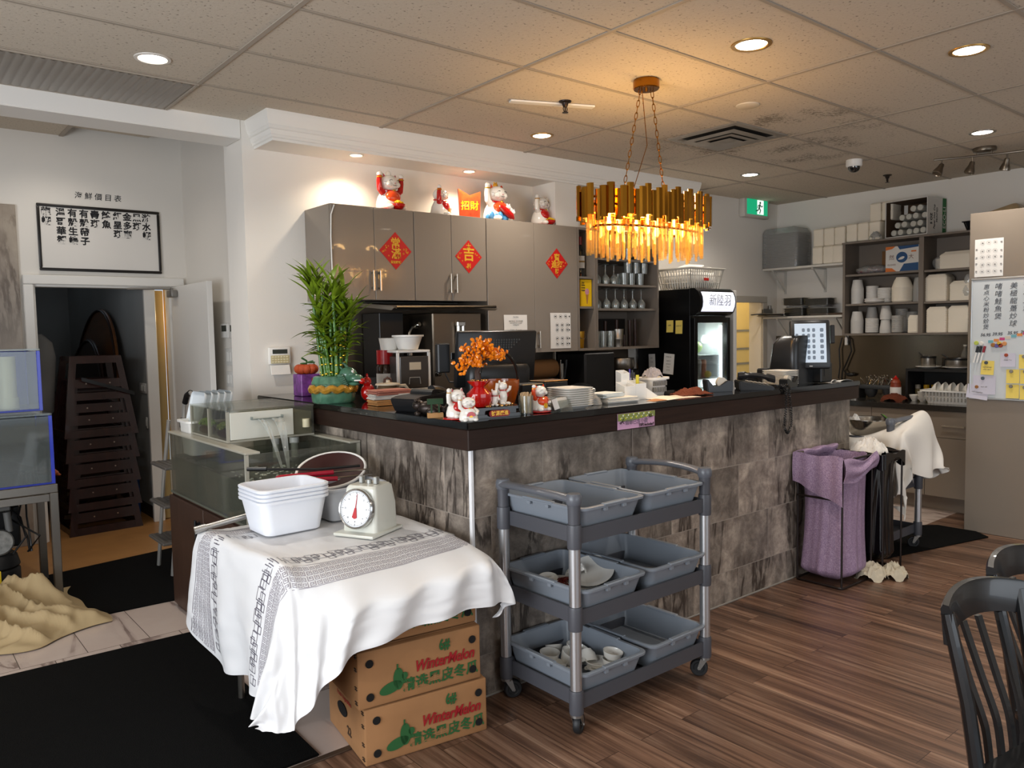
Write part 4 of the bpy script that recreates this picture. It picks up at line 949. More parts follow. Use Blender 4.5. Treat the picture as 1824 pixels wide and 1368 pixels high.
# overflow box on the rim
t=thing('overflow_box','clear acrylic overflow box with green moss pouring water into the fish tank','filter box',(1.41,4.02,1.052))
bx0,bx1,by0,by1,bz0,bz1=1.41,1.885,4.02,4.60,1.052,1.212
g=G().box((bx0,by0,bz0),(bx1,by1,bz0+0.010));pw('base_panel',g,M_EDGE,t)
g=G().box((bx0,by0,bz0+0.0105),(bx1,by0+0.008,bz1));pw('front_pane',g,M_ACR2,t)
g=G().box((bx0,by0+0.0085,bz0+0.0105),(bx0+0.008,by1,bz1)).box((bx1-0.008,by0+0.0085,bz0+0.0105),(bx1,by1,bz1)).box((bx0+0.0085,by1-0.008,bz0+0.0105),(bx1-0.0085,by1,bz1));pw('side_pane',g,M_ACR2,t)
g=G().box((bx0-0.003,by0-0.003,bz1+0.0005),(bx1+0.003,by1+0.003,bz1+0.009),0.002);pw('lid',g,M_ACR2,t)
for y in (by0+0.002,4.30,by1-0.010):g=G().box((bx0-0.003,y-0.004,bz0),(bx0+0.012,y+0.008,bz1));pw('corner_strip',g,M_EDGE,t)
g=G().box((bx0+0.014,by0-0.006,bz0+0.014),(1.765,by0-0.0005,bz1-0.006),0.001);pw('white_panel',g,mat('white_acrylic_panel','#d9d8cc',0.35),t)
g=G().box((1.53,by0-0.03,1.163),(1.70,by0-0.0065,1.168)).box((1.53,by0-0.03,1.168),(1.535,by0-0.0065,1.18)).box((1.695,by0-0.03,1.168),(1.70,by0-0.0065,1.18));pw('spout',g,M_ACR,t)
g=G().box((1.775,by0+0.009,bz0+0.011),(bx1-0.009,by1-0.009,bz1-0.03));pw('filter_water',g,glassy('yellow_filter_water','#cfc7ae',0.2,0.05,'#a89f83',0.6),t)
g=G().cyl((1.835,by0-0.012,1.10),(1.835,by0-0.012,1.145),0.020,n=16);pw('pipe_cap',g,mat('cream_pvc_pipe','#d8cfae',0.45),t)
for y,c in ((4.46,'#7da23c'),(4.17,'#8d9a4d')):
    rnd=random.Random(int(y*100));g=G()
    g.ell((1.455,y,1.085),(0.035,0.09,0.028),14,8).m=0
    g.mi(1)
    for q in range(90):
        a,b=rnd.uniform(0,2*PI),rnd.uniform(0.1,1.0);g.ell((1.455+0.034*b*math.cos(a),y+0.085*b*math.sin(a),1.112+0.026*(1-b*b)+rnd.uniform(-.006,.008)),(0.008,0.010,0.007),7,5)
    pw('moss',g,[mat('brown_roots','#4a2a1a',0.9),mat('moss_'+c[1:],c,0.85)],t)
# white basket and nested lids behind the overflow box
t=thing('white_basket','white plastic basket standing in the far end of the fish tank','basket',(1.50,4.70,0.92))
def slotted(g,w,d,h,fl,wall=0.004):
    a=rr2(-w*fl,-d*fl,w*fl,d*fl,0.03);b=rr2(-w,-d,w,d,0.035);r=rr2(-w-0.014,-d-0.014,w+0.014,d+0.014,0.045)
    ai=rr2(-w*fl+wall,-d*fl+wall,w*fl-wall,d*fl-wall,0.028);bi=rr2(-w+wall,-d+wall,w-wall,d-wall,0.032)
    L=lambda q,z:[(x,y,z) for x,y in q]
    return g.loft([L(a,0),L(b,h-0.012),L(r,h-0.012),L(r,h),L(bi,h),L(ai,0.006)])
g=slotted(G(),0.10,0.105,0.20,0.86);obj('bin',g,M_WHITE,t)
for k in range(5):
    a=math.radians(-24+3*k)
    g=G().loft([[(x,y,z) for x,y in rr2(-0.13+i,-0.12+i,0.13-i,0.12-i,0.03)] for z,i in ((0,0.012),(0.002,0.004),(0.012,0.0),(0.016,0.0),(0.006,0.012))])
    o=solo('plastic_tray',g,mat('pale_blue_lid','#d5dde2',0.35),'pale plastic tray '+['first','second','third','fourth','fifth'][k]+' from the ladder in the row leaning in the white basket','tray',(1.475+0.040*k,4.70+0.006*k,1.15),group='trays in the basket');o.rotation_euler=(0,math.radians(-76),0)
# ------------------------------------------------------------------ folding table, cloth, melon boxes and the bus cart
t=thing('folding_table','grey folding table hidden under the white printed cloth','table',(1.49,3.07,0))
M_GREYT=mat('grey_table_top','#8d8c89',0.5)
g=G().box((1.10,2.70,0.715),(1.89,3.45,0.745),0.004);pw('tabletop',g,M_GREYT,t)
for x,y in ((1.20,2.985),(1.84,2.985),(1.20,3.38),(1.84,3.38)):
    g=G().cyl((x,y,0.0),(x,y,0.714),0.014,n=10);pw('leg',g,M_STEEL,t)
CT={  # control net of the cloth: hem, skirt and top, from the far end to the near hem
 0:[(1.045,3.60,.34),(1.075,3.30,.215),(1.085,3.02,.255),(1.05,2.79,.262),(1.0,2.69,.245),(.985,2.66,.238),(.97,2.63,.235)],
 1:[(1.04,3.50,.55),(1.058,3.28,.47),(1.06,3.04,.50),(1.05,2.73,.48),(1.03,2.64,.42),(1.025,2.60,.33),(1.01,2.585,.228)],
 2:[(1.065,3.455,.748),(1.078,3.27,.752),(1.086,3.05,.752),(1.10,2.695,.752),(1.095,2.625,.56),(1.09,2.585,.40),(1.07,2.54,.228)],
 3:[(1.19,3.465,.749),(1.19,3.27,.75),(1.19,3.05,.75),(1.19,2.685,.75),(1.175,2.55,.60),(1.16,2.505,.47),(1.14,2.48,.345)],
 4:[(1.32,3.465,.749),(1.32,3.27,.75),(1.32,3.05,.75),(1.32,2.685,.747),(1.295,2.462,.648),(1.275,2.43,.57),(1.262,2.428,.475)],
 5:[(1.55,3.465,.749),(1.55,3.27,.75),(1.55,3.05,.752),(1.55,2.69,.744),(1.55,2.435,.672),(1.545,2.405,.60),(1.535,2.40,.525)],
 6:[(1.76,3.465,.749),(1.76,3.27,.75),(1.76,3.05,.752),(1.76,2.69,.745),(1.775,2.42,.70),(1.785,2.385,.62),(1.80,2.385,.535)],
 7:[(1.875,3.465,.747),(1.88,3.27,.75),(1.88,3.05,.75),(1.88,2.70,.742),(1.885,2.44,.695),(1.925,2.405,.61),(1.945,2.385,.515)],
 8:[(1.935,3.45,.62),(1.938,3.27,.63),(1.94,3.05,.63),(1.942,2.72,.64),(1.945,2.53,.59),(1.935,2.46,.50),(1.88,2.44,.455)],
}
def crom(p,t):
    n=len(p)-1;i=min(int(t),n-1);f=t-i
    a,b,c,d=p[max(i-1,0)],p[i],p[i+1],p[min(i+2,n)]
    k=0.82
    r=b+(c-b)*f
    s=0.5*((2*b)+(c-a)*f+(2*a-5*b+4*c-d)*f*f+(3*b-a-3*c+d)*f*f*f)
    return r*(1-k)+s*k
CV=[[Vector(p) for p in CT[i]] for i in range(9)]
def cloth(u,v):   # u 0..8 across, v 0..6 from far to near
    q=crom([crom(c,v) for c in CV],u)
    w=0.0045*NZ.noise(Vector((u*1.9,v*1.4,3)))+0.0025*NZ.noise(Vector((u*4.1,v*3.2,8)))
    hang=max(0.0,v-3.4) if u > 2 else 0.0
    if hang:q=q+Vector((0,-0.020*min(1,hang)*math.sin(u*7.5+v)*0.8,0))
    if u < 2:q=q+Vector((-0.010*(2-u)*math.sin(v*5.2),0,0))
    flat=1.0 if (2 <= u <= 7 and v <= 3) else 0.0
    return q+Vector((0 if flat else w*1.6,0 if flat else w*1.2,abs(w)*0.8 if flat else w*0.4))
M_CLOTH=mat('white_vinyl_cloth','#dcdcdd',0.42,sss=0.0,bump=0.03,bscale=40)
M_KEY=mat('grey_key_print','#8f8891',0.5);M_KEYD=mat('dark_line_print','#55505f',0.5)
g=G().sheet(lambda a,b:cloth(a*8,b*6),128,96,0.0012)
# printed greek-key band and interlocking squares, laid on the cloth's own surface
U=[0.0];N_=320
for k in range(N_):U.append(U[-1]+(cloth(8*(k+1)/N_,3.05)-cloth(8*k/N_,3.05)).length)
def s2u(s):
    s=max(0,min(U[-1]-1e-6,s));lo,hi=0,N_
    while hi-lo > 1:
        m_=(lo+hi)//2
        if U[m_] <= s:lo=m_
        else:hi=m_
    return 8*(lo+(s-U[lo])/max(1e-9,U[hi]-U[lo]))/N_
V_=[0.0]
for k in range(N_):V_.append(V_[-1]+(cloth(2.4,6*(k+1)/N_)-cloth(2.4,6*k/N_)).length)
def t2v(s):
    s=max(0,min(V_[-1]-1e-6,s));lo,hi=0,N_
    while hi-lo > 1:
        m_=(lo+hi)//2
        if V_[m_] <= s:lo=m_
        else:hi=m_
    return 6*(lo+(s-V_[lo])/max(1e-9,V_[hi]-V_[lo]))/N_
def on_cloth(s,q):
    u,v=s2u(s),t2v(q);p=cloth(u,v);e=0.03
    du=cloth(min(8,u+e),v)-cloth(max(0,u-e),v);dv=cloth(u,min(6,v+e))-cloth(u,max(0,v-e))
    n=dv.cross(du)
    if n.length < 1e-9:return p
    n.normalize()
    c=Vector((1.5,3.0,0.35))
    if n.dot(p-c) < 0:n=-n
    return p+n*0.0016
def stroke(g,pts,w):
    P=[on_cloth(*p) for p in pts]
    for (a,A),(b,B) in zip(zip(pts,P),zip(pts[1:],P[1:])):
        dx,dy=b[0]-a[0],b[1]-a[1];L=math.hypot(dx,dy)
        if L < 1e-6:continue
        nx,ny=-dy/L*w,dx/L*w;ex,ey=dx/L*w,dy/L*w
        q=[on_cloth(a[0]+nx-ex,a[1]+ny-ey),on_cloth(b[0]+nx+ex,b[1]+ny+ey),on_cloth(b[0]-nx+ex,b[1]-ny+ey),on_cloth(a[0]-nx-ex,a[1]-ny-ey)]
        g.bm.faces.new([g.bm.verts.new(x) for x in q])
    g._fin()
g.mi(1)
KEY=[(0,0),(0,1),(0.82,1),(0.82,0.22),(0.3,0.22),(0.3,0.62),(0.55,0.62)]
vr2=[k for k in range(N_+1) if 6*k/N_ >= 3][0];q0=V_[vr2]      # where the near table edge lies
cell=0.0225
def band(q_start,rows,s_a,s_b):
    for r in range(rows):
        s=s_a
        while s < s_b:
            flip=(r % 2)
            stroke(g,[(s+((1-x) if flip else x)*cell*0.82,q_start+(r+y*0.8)*cell) for x,y in KEY],0.0011);s += cell
    for r in (-0.25,rows+0.05):
        s=s_a
        while s < s_b:stroke(g,[(s,q_start+r*cell),(s+0.05,q_start+r*cell)],0.0012);s += 0.05
band(q0+0.004,4,0.02,U[-1]-0.04)
q1=V_[[k for k in range(N_+1) if 6*k/N_ >= 1][0]]-0.13
band(max(0.01,q1),4,0.02,U[-1]-0.45)
g.mi(2)
rnd=random.Random(5)
def squares(qc,sgn,s_a,s_b):
    s=s_a;k=0
    while s < s_b:
        for z in range(2):
            a=0.026+0.010*((k+z) % 3);o=qc+sgn*(0.010+0.022*z+0.020*((k*7+z*3) % 3)/2)
            stroke(g,[(s,o),(s+a,o),(s+a,o+sgn*a),(s,o+sgn*a),(s,o)],0.0013)
        s += 0.027 if (k % 5) else 0.05;k += 1
squares(q0-0.012,-1,0.05,U[-1]-0.1);squares(max(0.01,q1)+4.3*cell,1,0.05,0.62)
solo('tablecloth',g.xf(MT((-1.49,-3.07,-0.75))),[M_CLOTH,M_KEY,M_KEYD],'white vinyl tablecloth with grey greek-key borders draped over table and boxes','tablecloth',(1.49,3.07,0.75),ang=60)

# winter melon boxes
M_CARD=mat('melon_box_cardboard','#9c7048',0.8,var=0.10,vscale=7,bump=0.08,bscale=25)
M_HOLE=mat('box_hole_dark','#0b0807',0.9);M_GRN=mat('green_box_print','#25582c',0.75);M_REDP=mat('red_box_print','#96141a',0.7)
def melon_box(x,y,z,rz,dx,label,seed):
    w,d,h=0.512,0.42,0.215
    t=thing('melon_box',label,'cardboard box',(x,y,z),rz,group='winter melon boxes')
    g=G().box((0,0,0),(w,d,h),0.006,2)
    bmesh.ops.subdivide_edges(g.bm,edges=g.bm.edges[:],cuts=3,use_grid_fill=True);g.wobble(0.0012,9,seed)
    g.m=1
    E=0.0036
    F=lambda px,pz:FACE((px,-E,pz),'-y')
    def put(pts,M):
        n0=len(g.bm.verts);g.prism(pts,0,0.0012);g.bm.verts.ensure_lookup_table()
        for v in g.bm.verts[n0:]:v.co=M @ v.co
    circ=lambda r,q=1.0:[(r*math.cos(a*PI/9),r*q*math.sin(a*PI/9)) for a in range(18)]
    for px,pz in ((0.045,0.042),(0.045,0.168),(w-0.038,0.045),(w-0.038,0.165)):put(circ(0.0155),F(px,pz))
    FL=MT((-E,d*0.58,0.125)) @ Matrix(((0,0,-1),(-1,0,0),(0,1,0))).to_4x4()
    put(circ(0.055,0.47),FL)
    g.m=2
    g.text('6#',0.058,F(0.352,0.172),0.0004,bold=0.0018,sx=0.72).text('精选黑皮冬瓜',0.053,F(0.335,0.050),0.0004,bold=0.0013,spacing=1.05)
    put([(0.021*math.cos(a*PI/10),0.042*math.sin(a*PI/10)) for a in range(20)],F(0.158,0.085));put(circ(0.046,0.46),F(0.126,0.058) @ MR(0.25,4,'Z'));put(circ(0.013),F(0.183,0.092));put([(-0.003,0),(0.003,0),(0.003,0.02),(-0.003,0.02)],F(0.155,0.122))
    g.m=3
    g.text('WinterMelon',0.060,F(0.352,0.112),0.0008,bold=0.0012,shear=0.3,sx=0.78)
    if dx:g.text('Fresh Vegetables',0.024,MT((-E,d*0.52,0.178)) @ FL.to_3x3().to_4x4(),0.0003)
    g.m=4
    if dx:g.text('22',0.045,MT((-E,d*0.40,0.062)) @ FL.to_3x3().to_4x4(),0.0003,bold=0.001,shear=-0.2)
    for pz in (0.02,0.075,0.145,0.195):g.box((-E-0.001,0.004,pz),(-0.0012,0.024,pz+0.003)).box((-E-0.001,0.006,pz+0.008),(-0.0012,0.026,pz+0.011))
    obj('carton',g,[M_CARD,M_HOLE,M_GRN,M_REDP,mat('dark_staple','#4a3a2c',0.5)],t)
    g=G().sheet(lambda u,v:(0.002+(w-0.004)*u,0.03+0.002+(d*0.44)*v,h+0.001+0.004*math.sin(v*PI)),4,4,0.003);obj('top_flap',g,M_CARD,t)
    return t
melon_box(1.343,2.524,0.001,-0.147,True,'bottom winter melon carton of the stack, standing on the floor',1)
melon_box(1.318,2.520,0.224,-0.135,False,'middle winter melon carton of the stack under the tablecloth',4)
melon_box(1.318,2.545,0.446,-0.135,False,'top winter melon carton of the stack, mostly under the tablecloth',8)

# tubs, scale and net on the table
M_TUBW=mat('white_tub_plastic','#e8ebf2',0.3,sss=0.05);M_TUBG=mat('grey_tub_plastic','#8f979f',0.36)
def tub(w,d,h,fl,lip=0.012,wall=0.004,r=0.035,bulge=True):
    g=G()
    L=lambda x,y,rr,z:[(a,b,z) for a,b in rr2(-x,-y,x,y,rr,5)]
    rings=[L(w*fl-0.01,d*fl-0.01,r*0.7,0.0),L(w*fl,d*fl,r,0.006),L(w,d,r*1.2,h-0.020),L(w+0.002,d+0.002,r*1.2,h-0.010),L(w+lip,d+lip,r*1.4,h-0.012),L(w+lip+0.001,d+lip+0.001,r*1.4,h-0.003),L(w+lip-0.004,d+lip-0.004,r*1.35,h),L(w,d,r*1.2,h-0.001),L(w-wall,d-wall,r*1.1,h-0.012),L(w*fl-wall,d*fl-wall,r*0.9,0.010)]
    return g.loft(rings)
lab=['lowest','second lowest','second highest','topmost']
for k in range(4):
    g=tub(0.150,0.125,0.155,0.84);g.xf(MT((0,0,0)))
    solo('white_tub',g,M_TUBW,lab[k]+' of the four nested white plastic tubs on the table','tub',(1.375,3.255,0.7555+0.0165*k),0.02,group='nested white tubs')
solo('grey_tub',tub(0.150,0.125,0.155,0.84),mat('pale_grey_tub','#b9bcc2',0.3),'pale grey plastic tub behind the kitchen scale holding the fish net','tub',(1.70,3.315,0.7555),0.02)
# kitchen scale
t=thing('kitchen_scale','white mechanical dial scale with a red pointer on the tablecloth','scale',(1.635,2.965,0.756),math.radians(-64))
M_SCALE=mat('enamelled_white','#d6d6cb',0.3,coat=0.2)
g=G().box((-0.10,-0.13,0),(0.10,0.10,0.014),0.005,2);obj('base',g,M_SCALE,t)
g=G().loft([[(x,y,z) for x,y in rr2(-a,-b0_,a,b1_,0.018)] for z,a,b0_,b1_ in ((0.014,0.085,0.085,0.085),(0.12,0.085,0.082,0.080),(0.195,0.075,0.070,0.07),(0.205,0.068,0.06,0.06))]);obj('housing',g,M_SCALE,t)
DM=MT((0,-0.098,0.115)) @ MR(math.radians(80),4,'X')
g=G().lathe([(0.0,-0.02),(0.076,-0.02),(0.083,-0.012),(0.084,0.006),(0.080,0.012),(0.076,0.010),(0.075,0.004)],44).xf(DM);obj('dial_rim',g,mat('chrome_rim','#b9b9b8',0.18,1.0),t)
g=G().lathe([(0,0.002),(0.0755,0.002),(0.0755,0.0035),(0,0.004)],44).xf(DM);dial=obj('dial_face',g,mat('dial_white','#e9ebee',0.4),t)
g=G()
for k in range(60):
    a=2*PI*k/60;r0=0.062 if k % 5 == 0 else 0.067
    g.cyl((r0*math.cos(a),r0*math.sin(a),0.0042),(0.071*math.cos(a),0.071*math.sin(a),0.0042),0.0006 if k % 5 else 0.0010,n=4)
for k in range(8):g.text(str(k*2 if k else 0),0.009,MT((0.053*math.sin(2*PI*k/8),0.053*math.cos(2*PI*k/8),0.0045)),0.0002)
g.text('kg',0.010,MT((0,-0.035,0.0045)),0.0002).xf(DM);obj('dial_print',g,M_INK,dial)
g=G().prism([(-0.002,0),(0.002,0),(0.0006,0.062),(-0.0006,0.062)],0.006,0.0072).prism([(-0.004,0.004),(0.004,0.004),(0.012,-0.036),(0.0,-0.042),(-0.012,-0.036)],0.006,0.0074).xf(DM @ MR(math.radians(-4),4,'Z'));obj('pointer',g,mat('red_pointer','#b3131c',0.4),dial)
g=G().box((-0.045,-0.012,0.205),(-0.028,0.012,0.235),0.002).box((0.028,-0.012,0.205),(0.045,0.012,0.235),0.002).cyl((0,0,0.204),(0,0,0.222),0.012);obj('pan_posts',g,mat('grey_metal','#a9aaa6',0.4,0.7),t)
# fish net lying across the tubs
t=thing('fish_net','black-handled fish net with a white hoop lying over the tubs','net',(1.70,3.45,0.93))
hoop=[Vector((0.17*math.cos(a*PI/16),0.13*math.sin(a*PI/16),0.02+0.055*math.sin(a*PI/16)+0.03*math.cos(a*PI/16))) for a in range(32)]
g=G().tube(hoop,0.007,8,True);obj('hoop',g,M_WHITE,t)
M_NET=glassy('dark_red_mesh','#a08c88',0.1,0.5,'#4a2a28',0.62)
g=G().sheet(lambda u,v:tuple(Vector((0.165*v*math.cos(u*2*PI),0.125*v*math.sin(u*2*PI),0.02+0.055*v*math.sin(u*2*PI)+0.03*v*math.cos(u*2*PI)-0.055*(1-v*v)))),32,8,0.0015);obj('mesh_bag',g,M_NET,t,ang=80)
g=G().tube([(-0.30,0.13,0.045),(-0.10,-0.04,0.04),(0.10,-0.10,0.04)],0.006,8).tube([(-0.345,0.168,0.046),(-0.275,0.108,0.045)],0.010,10);obj('handle',g,M_BLACK,t)
t=thing('red_tongs','red-gripped tongs lying beside the fish net behind the white tubs','tongs',(1.56,3.42,0.945))
g=G().tube([(-0.13,0.03,0.0),(-0.11,0.045,0.0),(0.13,-0.01,0.0)],0.011,8).tube([(-0.13,0.03,0.0),(-0.11,0.008,-0.01),(0.13,-0.05,-0.025)],0.011,8);obj('grips',g,mat('crimson_rubber','#b01330',0.45),t)
g=G().tube([(0.12,-0.008,0.0),(0.30,-0.06,0.0)],0.005,6).tube([(0.12,-0.048,-0.022),(0.30,-0.08,-0.02)],0.005,6);obj('arms',g,M_STEEL,t)
g=G().tube([(0,0,0),(0.19,-0.03,0.03),(0.34,-0.05,0.055)],0.013,12).tube([(-0.035,0.006,-0.006),(0.012,-0.002,0.002)],0.0165,12)
solo('metal_pole',g,mat('aluminium_pole','#a8a6a2',0.35,0.9),'silver pole end with a black cap sticking out behind the white tubs','pole',(1.085,3.44,0.775))

# three-tier bus cart
M_CART=mat('grey_cart_plastic','#4b4c52',0.42);M_CARTH=mat('grey_cart_handle','#5d6067',0.3);M_TUBE=mat('satin_aluminium_tube','#c3c4c6',0.3,0.85)
cx0,cx1,cy0,cy1=2.085,2.905,2.175,2.612
t=thing('bus_cart','grey three-tier plastic bus cart with aluminium posts on casters','cart',(2.495,2.405,0))
posts=[(x,y) for x in (cx0,cx1) for y in (cy0,cy1)]
for z0,top in ((0.105,False),(0.44,False),(0.765,True)):
    g=G();H=0.065;zt=z0+H
    L=lambda i,z:[(x,y,z) for x,y in rr2(cx0+0.012+i,cy0-0.012+i,cx1-0.012-i,cy1+0.012-i,0.02)]
    g.loft([L(0.012,z0),L(0.0,z0+0.004),L(0.0,zt-0.012),L(0.0,zt),L(0.008,zt),L(0.014,z0+0.022),L(0.03,z0+0.018)])
    for q in range(len(g.bm.verts)):pass
    pw('shelf',g,M_CART,t)
    for x,y in posts:
        g=G().lathe([(0.0,z0-0.012),(0.028,z0-0.012),(0.029,z0),(0.029,zt+0.010),(0.027,zt+0.018),(0,zt+0.018)],20,(x,y,0));pw('corner_socket',g,M_CART,t)
for x,y in posts:
    for a,b in ((0.189,0.427),(0.524,0.752)):g=G().cyl((x,y,a),(x,y,b),0.0235,n=24);pw('post',g,M_TUBE,t)
    g=G().lathe([(0.0,0.849),(0.024,0.849),(0.025,0.90),(0.027,0.93),(0,0.93)],20,(x,y,0));pw('upper_post',g,M_CART,t)
for x,s in ((cx0,-1),(cx1,1)):
    pts=[]
    for k in range(21):
        u=k/20;pts.append(Vector((x-0.0*s+s*0.030*math.sin(u*PI),cy0+(cy1-cy0)*u,0.945+0.012*math.sin(u*PI))))
    g=G();rings=[]
    for k,p in enumerate(pts):
        e=0.026 if 2 < k < 18 else 0.030
        rings.append([(p.x+e*math.cos(a*PI/6),p.y,p.z+0.015*math.sin(a*PI/6)) for a in range(12)])
    g.loft(rings);h=pw('handle',g,M_CARTH,t)
    g=G()
    for y in (cy0,cy1):g.lathe([(0,0.925),(0.028,0.925),(0.032,0.935),(0.032,0.955),(0.026,0.968),(0,0.970)],20,(x,y,0))
    pw('end_caps',g,M_CARTH,h)
for k,(x,y) in enumerate(posts):
    a=(0.5,-0.4,2.2,0.9)[k]
    g=G().cyl((0,0,0.093),(0,0,0.082),0.026,n=18).prism([(-0.012,0.085),(0.020,0.085),(0.034,0.038),(0.020,0.034)],-0.021,-0.018,'y').prism([(-0.012,0.085),(0.020,0.085),(0.034,0.038),(0.020,0.034)],0.018,0.021,'y').cyl((0.027,-0.024,0.040),(0.027,0.024,0.040),0.006,n=10)
    g.xf(MT((x,y,0)) @ MR(a,4,'Z'));c=pw('caster',g,mat('zinc_caster','#9b9a97',0.35,0.9),t)
    g=G().lathe([(0.0,-0.010),(0.022,-0.010),(0.026,-0.014),(0.036,-0.014),(0.040,-0.008),(0.040,0.008),(0.036,0.014),(0.026,0.014),(0.022,0.010),(0,0.010)],28).xf(MT((x,y,0)) @ MR(a,4,'Z') @ MT((0.027,0,0.0405)) @ MR(PI/2,4,'X'));pw('wheel',g,mat('dark_rubber_wheel','#1d1e20',0.5),c)
# bus tubs
M_BUS=mat('blue_grey_bus_tub','#7f868f',0.38)
def bus_tub(x,y,z,rz,label):
    g=tub(0.178,0.243,0.125,0.87,lip=0.016,r=0.03)
    for sx,sy in ((0,-1),(0,1),(-1,0),(1,0)):
        for o in (-0.055,0.055):
            if sy:g.box((o-0.010,sy*0.245,0.098),(o+0.010,sy*0.258,0.112),0.001)
            else:g.box((sx*0.18,o-0.010,0.098),(sx*0.193,o+0.010,0.112),0.001)
        if sy:g.box((-0.07,sy*0.240,0.1175),(0.07,sy*0.2625,0.1285),0.003)
        else:g.box((sx*0.175,-0.09,0.1175),(sx*0.1975,0.09,0.1285),0.003)
    solo('bus_tub',g,M_BUS,label,'bus tub',(x,y,z),rz,group='grey bus tubs on the cart')
bus_tub(2.289,2.408,0.784,0.02,'empty grey bus tub on the top tier by the near handle')
bus_tub(2.700,2.415,0.784,-0.02,'empty grey bus tub on the top tier at the far right handle')
bus_tub(2.289,2.402,0.459,0.03,'grey bus tub on the middle tier holding plates and red chillies')
bus_tub(2.700,2.408,0.459,0.0,'empty grey bus tub on the middle tier at the right')
bus_tub(2.289,2.402,0.124,-0.02,'grey bus tub on the bottom tier full of white cups')
bus_tub(2.700,2.408,0.124,0.02,'empty grey bus tub on the bottom tier at the right')
# dirty dishes
M_CHINA=mat('white_china','#e6e3dc',0.18,coat=0.3)
def cup_g(r=0.04,h=0.05):return G().lathe([(0,0),(r*0.5,0),(r*0.55,0.006),(r*0.82,h*0.35),(r,h),(r-0.003,h),(r*0.79,h*0.36),(r*0.45,0.010),(0,0.009)],24)
cups=[('white teacup upright at the far left of the bottom tub',2.235,2.50,0.142,(0.1,0,0),0.045,.06),('small white teacup at the back of the bottom tub',2.30,2.535,0.150,(-0.3,0.2,0),0.040,.05),('tilted white teacup in the middle of the bottom tub',2.28,2.435,0.150,(0.35,0.25,0),0.048,.062),('white bowl behind the post in the bottom tub',2.345,2.46,0.148,(0.2,0.3,0),0.055,.06),('upended white cup leaning on the bowl in the bottom tub',2.365,2.40,0.205,(2.6,0.3,0),0.042,.055),('lower white cup at the right of the bottom tub',2.40,2.285,0.142,(0.05,0.15,0),0.046,.045),('upper white cup at the right of the bottom tub',2.41,2.292,0.178,(0.12,0.1,0),0.044,.042),('white bowl at the near left of the bottom tub',2.20,2.43,0.140,(0.0,0.25,0),0.050,.05),('white cup at the left end of the middle tub',2.23,2.495,0.478,(0.25,-0.2,0),0.046,.06)]
for l,x,y,z,r,rad,h in cups:
    o=solo('teacup',cup_g(rad,h),M_CHINA,l,'cup',(x,y,z),group='dirty cups in the bus tubs');o.rotation_euler=r
def oval_plate(a,b):return G().lathe([(0,0.004),(0.55,0.004),(0.62,0.010),(1.0,0.028),(1.0,0.031),(0.62,0.014),(0.5,0.009),(0,0.009)],40,(0,0,0),a,b)
for l,x,y,z,r,a,b in (('large oval white platter tilted over the right side of the middle tub',2.385,2.385,0.530,(0.10,-0.18,0.5),0.14,0.095),('white platter under the top one in the middle tub',2.372,2.40,0.512,(0.08,-0.16,0.5),0.135,0.09),('white saucer lying in the bottom tub by the right cups',2.36,2.33,0.150,(0.1,0.12,0),0.065,0.05),('pale saucer near the front of the bottom tub',2.33,2.29,0.142,(-0.1,0.1,0),0.06,0.05),('white plate of red chillies in the middle tub',2.265,2.415,0.490,(0.15,0.1,0),0.085,0.085)):
    o=solo('plate',oval_plate(a,b),M_CHINA,l,'plate',(x,y,z));o.rotation_euler=r
g=G();rnd=random.Random(21)
for q in range(60):
    a,d=rnd.uniform(0,2*PI),rnd.uniform(0,0.06);x,y,z=d*math.cos(a),d*math.sin(a),0.018+0.02*(1-d/0.06)+rnd.uniform(0,.01);b=rnd.uniform(0,2*PI);l=rnd.uniform(.012,.03)
    g.tube([(x,y,z),(x+l*0.5*math.cos(b),y+l*0.5*math.sin(b),z+0.006),(x+l*math.cos(b+.4),y+l*math.sin(b+.4),z)],0.0032,5)
tag(obj('chilli_scraps',g,mat('dark_red_chilli','#5c1a12',0.4),loc=(2.265,2.415,0.492)),'heap of dark red chilli scraps on the plate in the middle tub','food',kind='stuff')
def crumple(r,seed,flat=0.7):
    """a loosely heaped cloth: many folds running over a mound, edges lying down"""
    def fn(u,v):
        x,y=(u-0.5)*2,(v-0.5)*2;d=min(1.0,math.hypot(x,y)*0.86)
        if math.hypot(x,y) > 1:k=1/math.hypot(x,y)**0.45;x *= k;y *= k
        n1=1-2*abs(NZ.noise(Vector((x*2.1+seed,y*2.1,1.3))));n2=1-2*abs(NZ.noise(Vector((x*4.6+y*2,y*4.2+seed,5.1))));n3=NZ.noise(Vector((x*9,y*9,seed)))
        z=(1-d*d)**0.7*(0.75+0.35*n1)+0.30*(1-d**3)*n2+0.10*n3*(1-d)
        s_=1+0.16*NZ.noise(Vector((x*1.7,y*1.7,seed+3)))
        return (x*r*s_,y*r*s_,max(0.0006,z*r*flat*1.15+0.002))
    return G().sheet(fn,44,44,0.002)
solo('paper_napkin',crumple(0.035,4,0.9),M_PAPER,'crumpled white napkin on the platter in the middle tub','napkin',(2.345,2.43,0.545))
solo('paper_napkin',crumple(0.03,9,0.6),M_PAPER,'crumpled napkin between the cups of the bottom tub','napkin',(2.235,2.385,0.14))
g=G().tube([(0,0,0),(0.03,0.03,0.012),(0.07,0.07,0.014)],0.005,6).ell((-0.008,-0.008,0.002),(0.02,0.016,0.008),12,8);solo('soup_spoon',g,M_CHINA,'white china spoon lying across the cups of the bottom tub','spoon',(2.32,2.345,0.155))
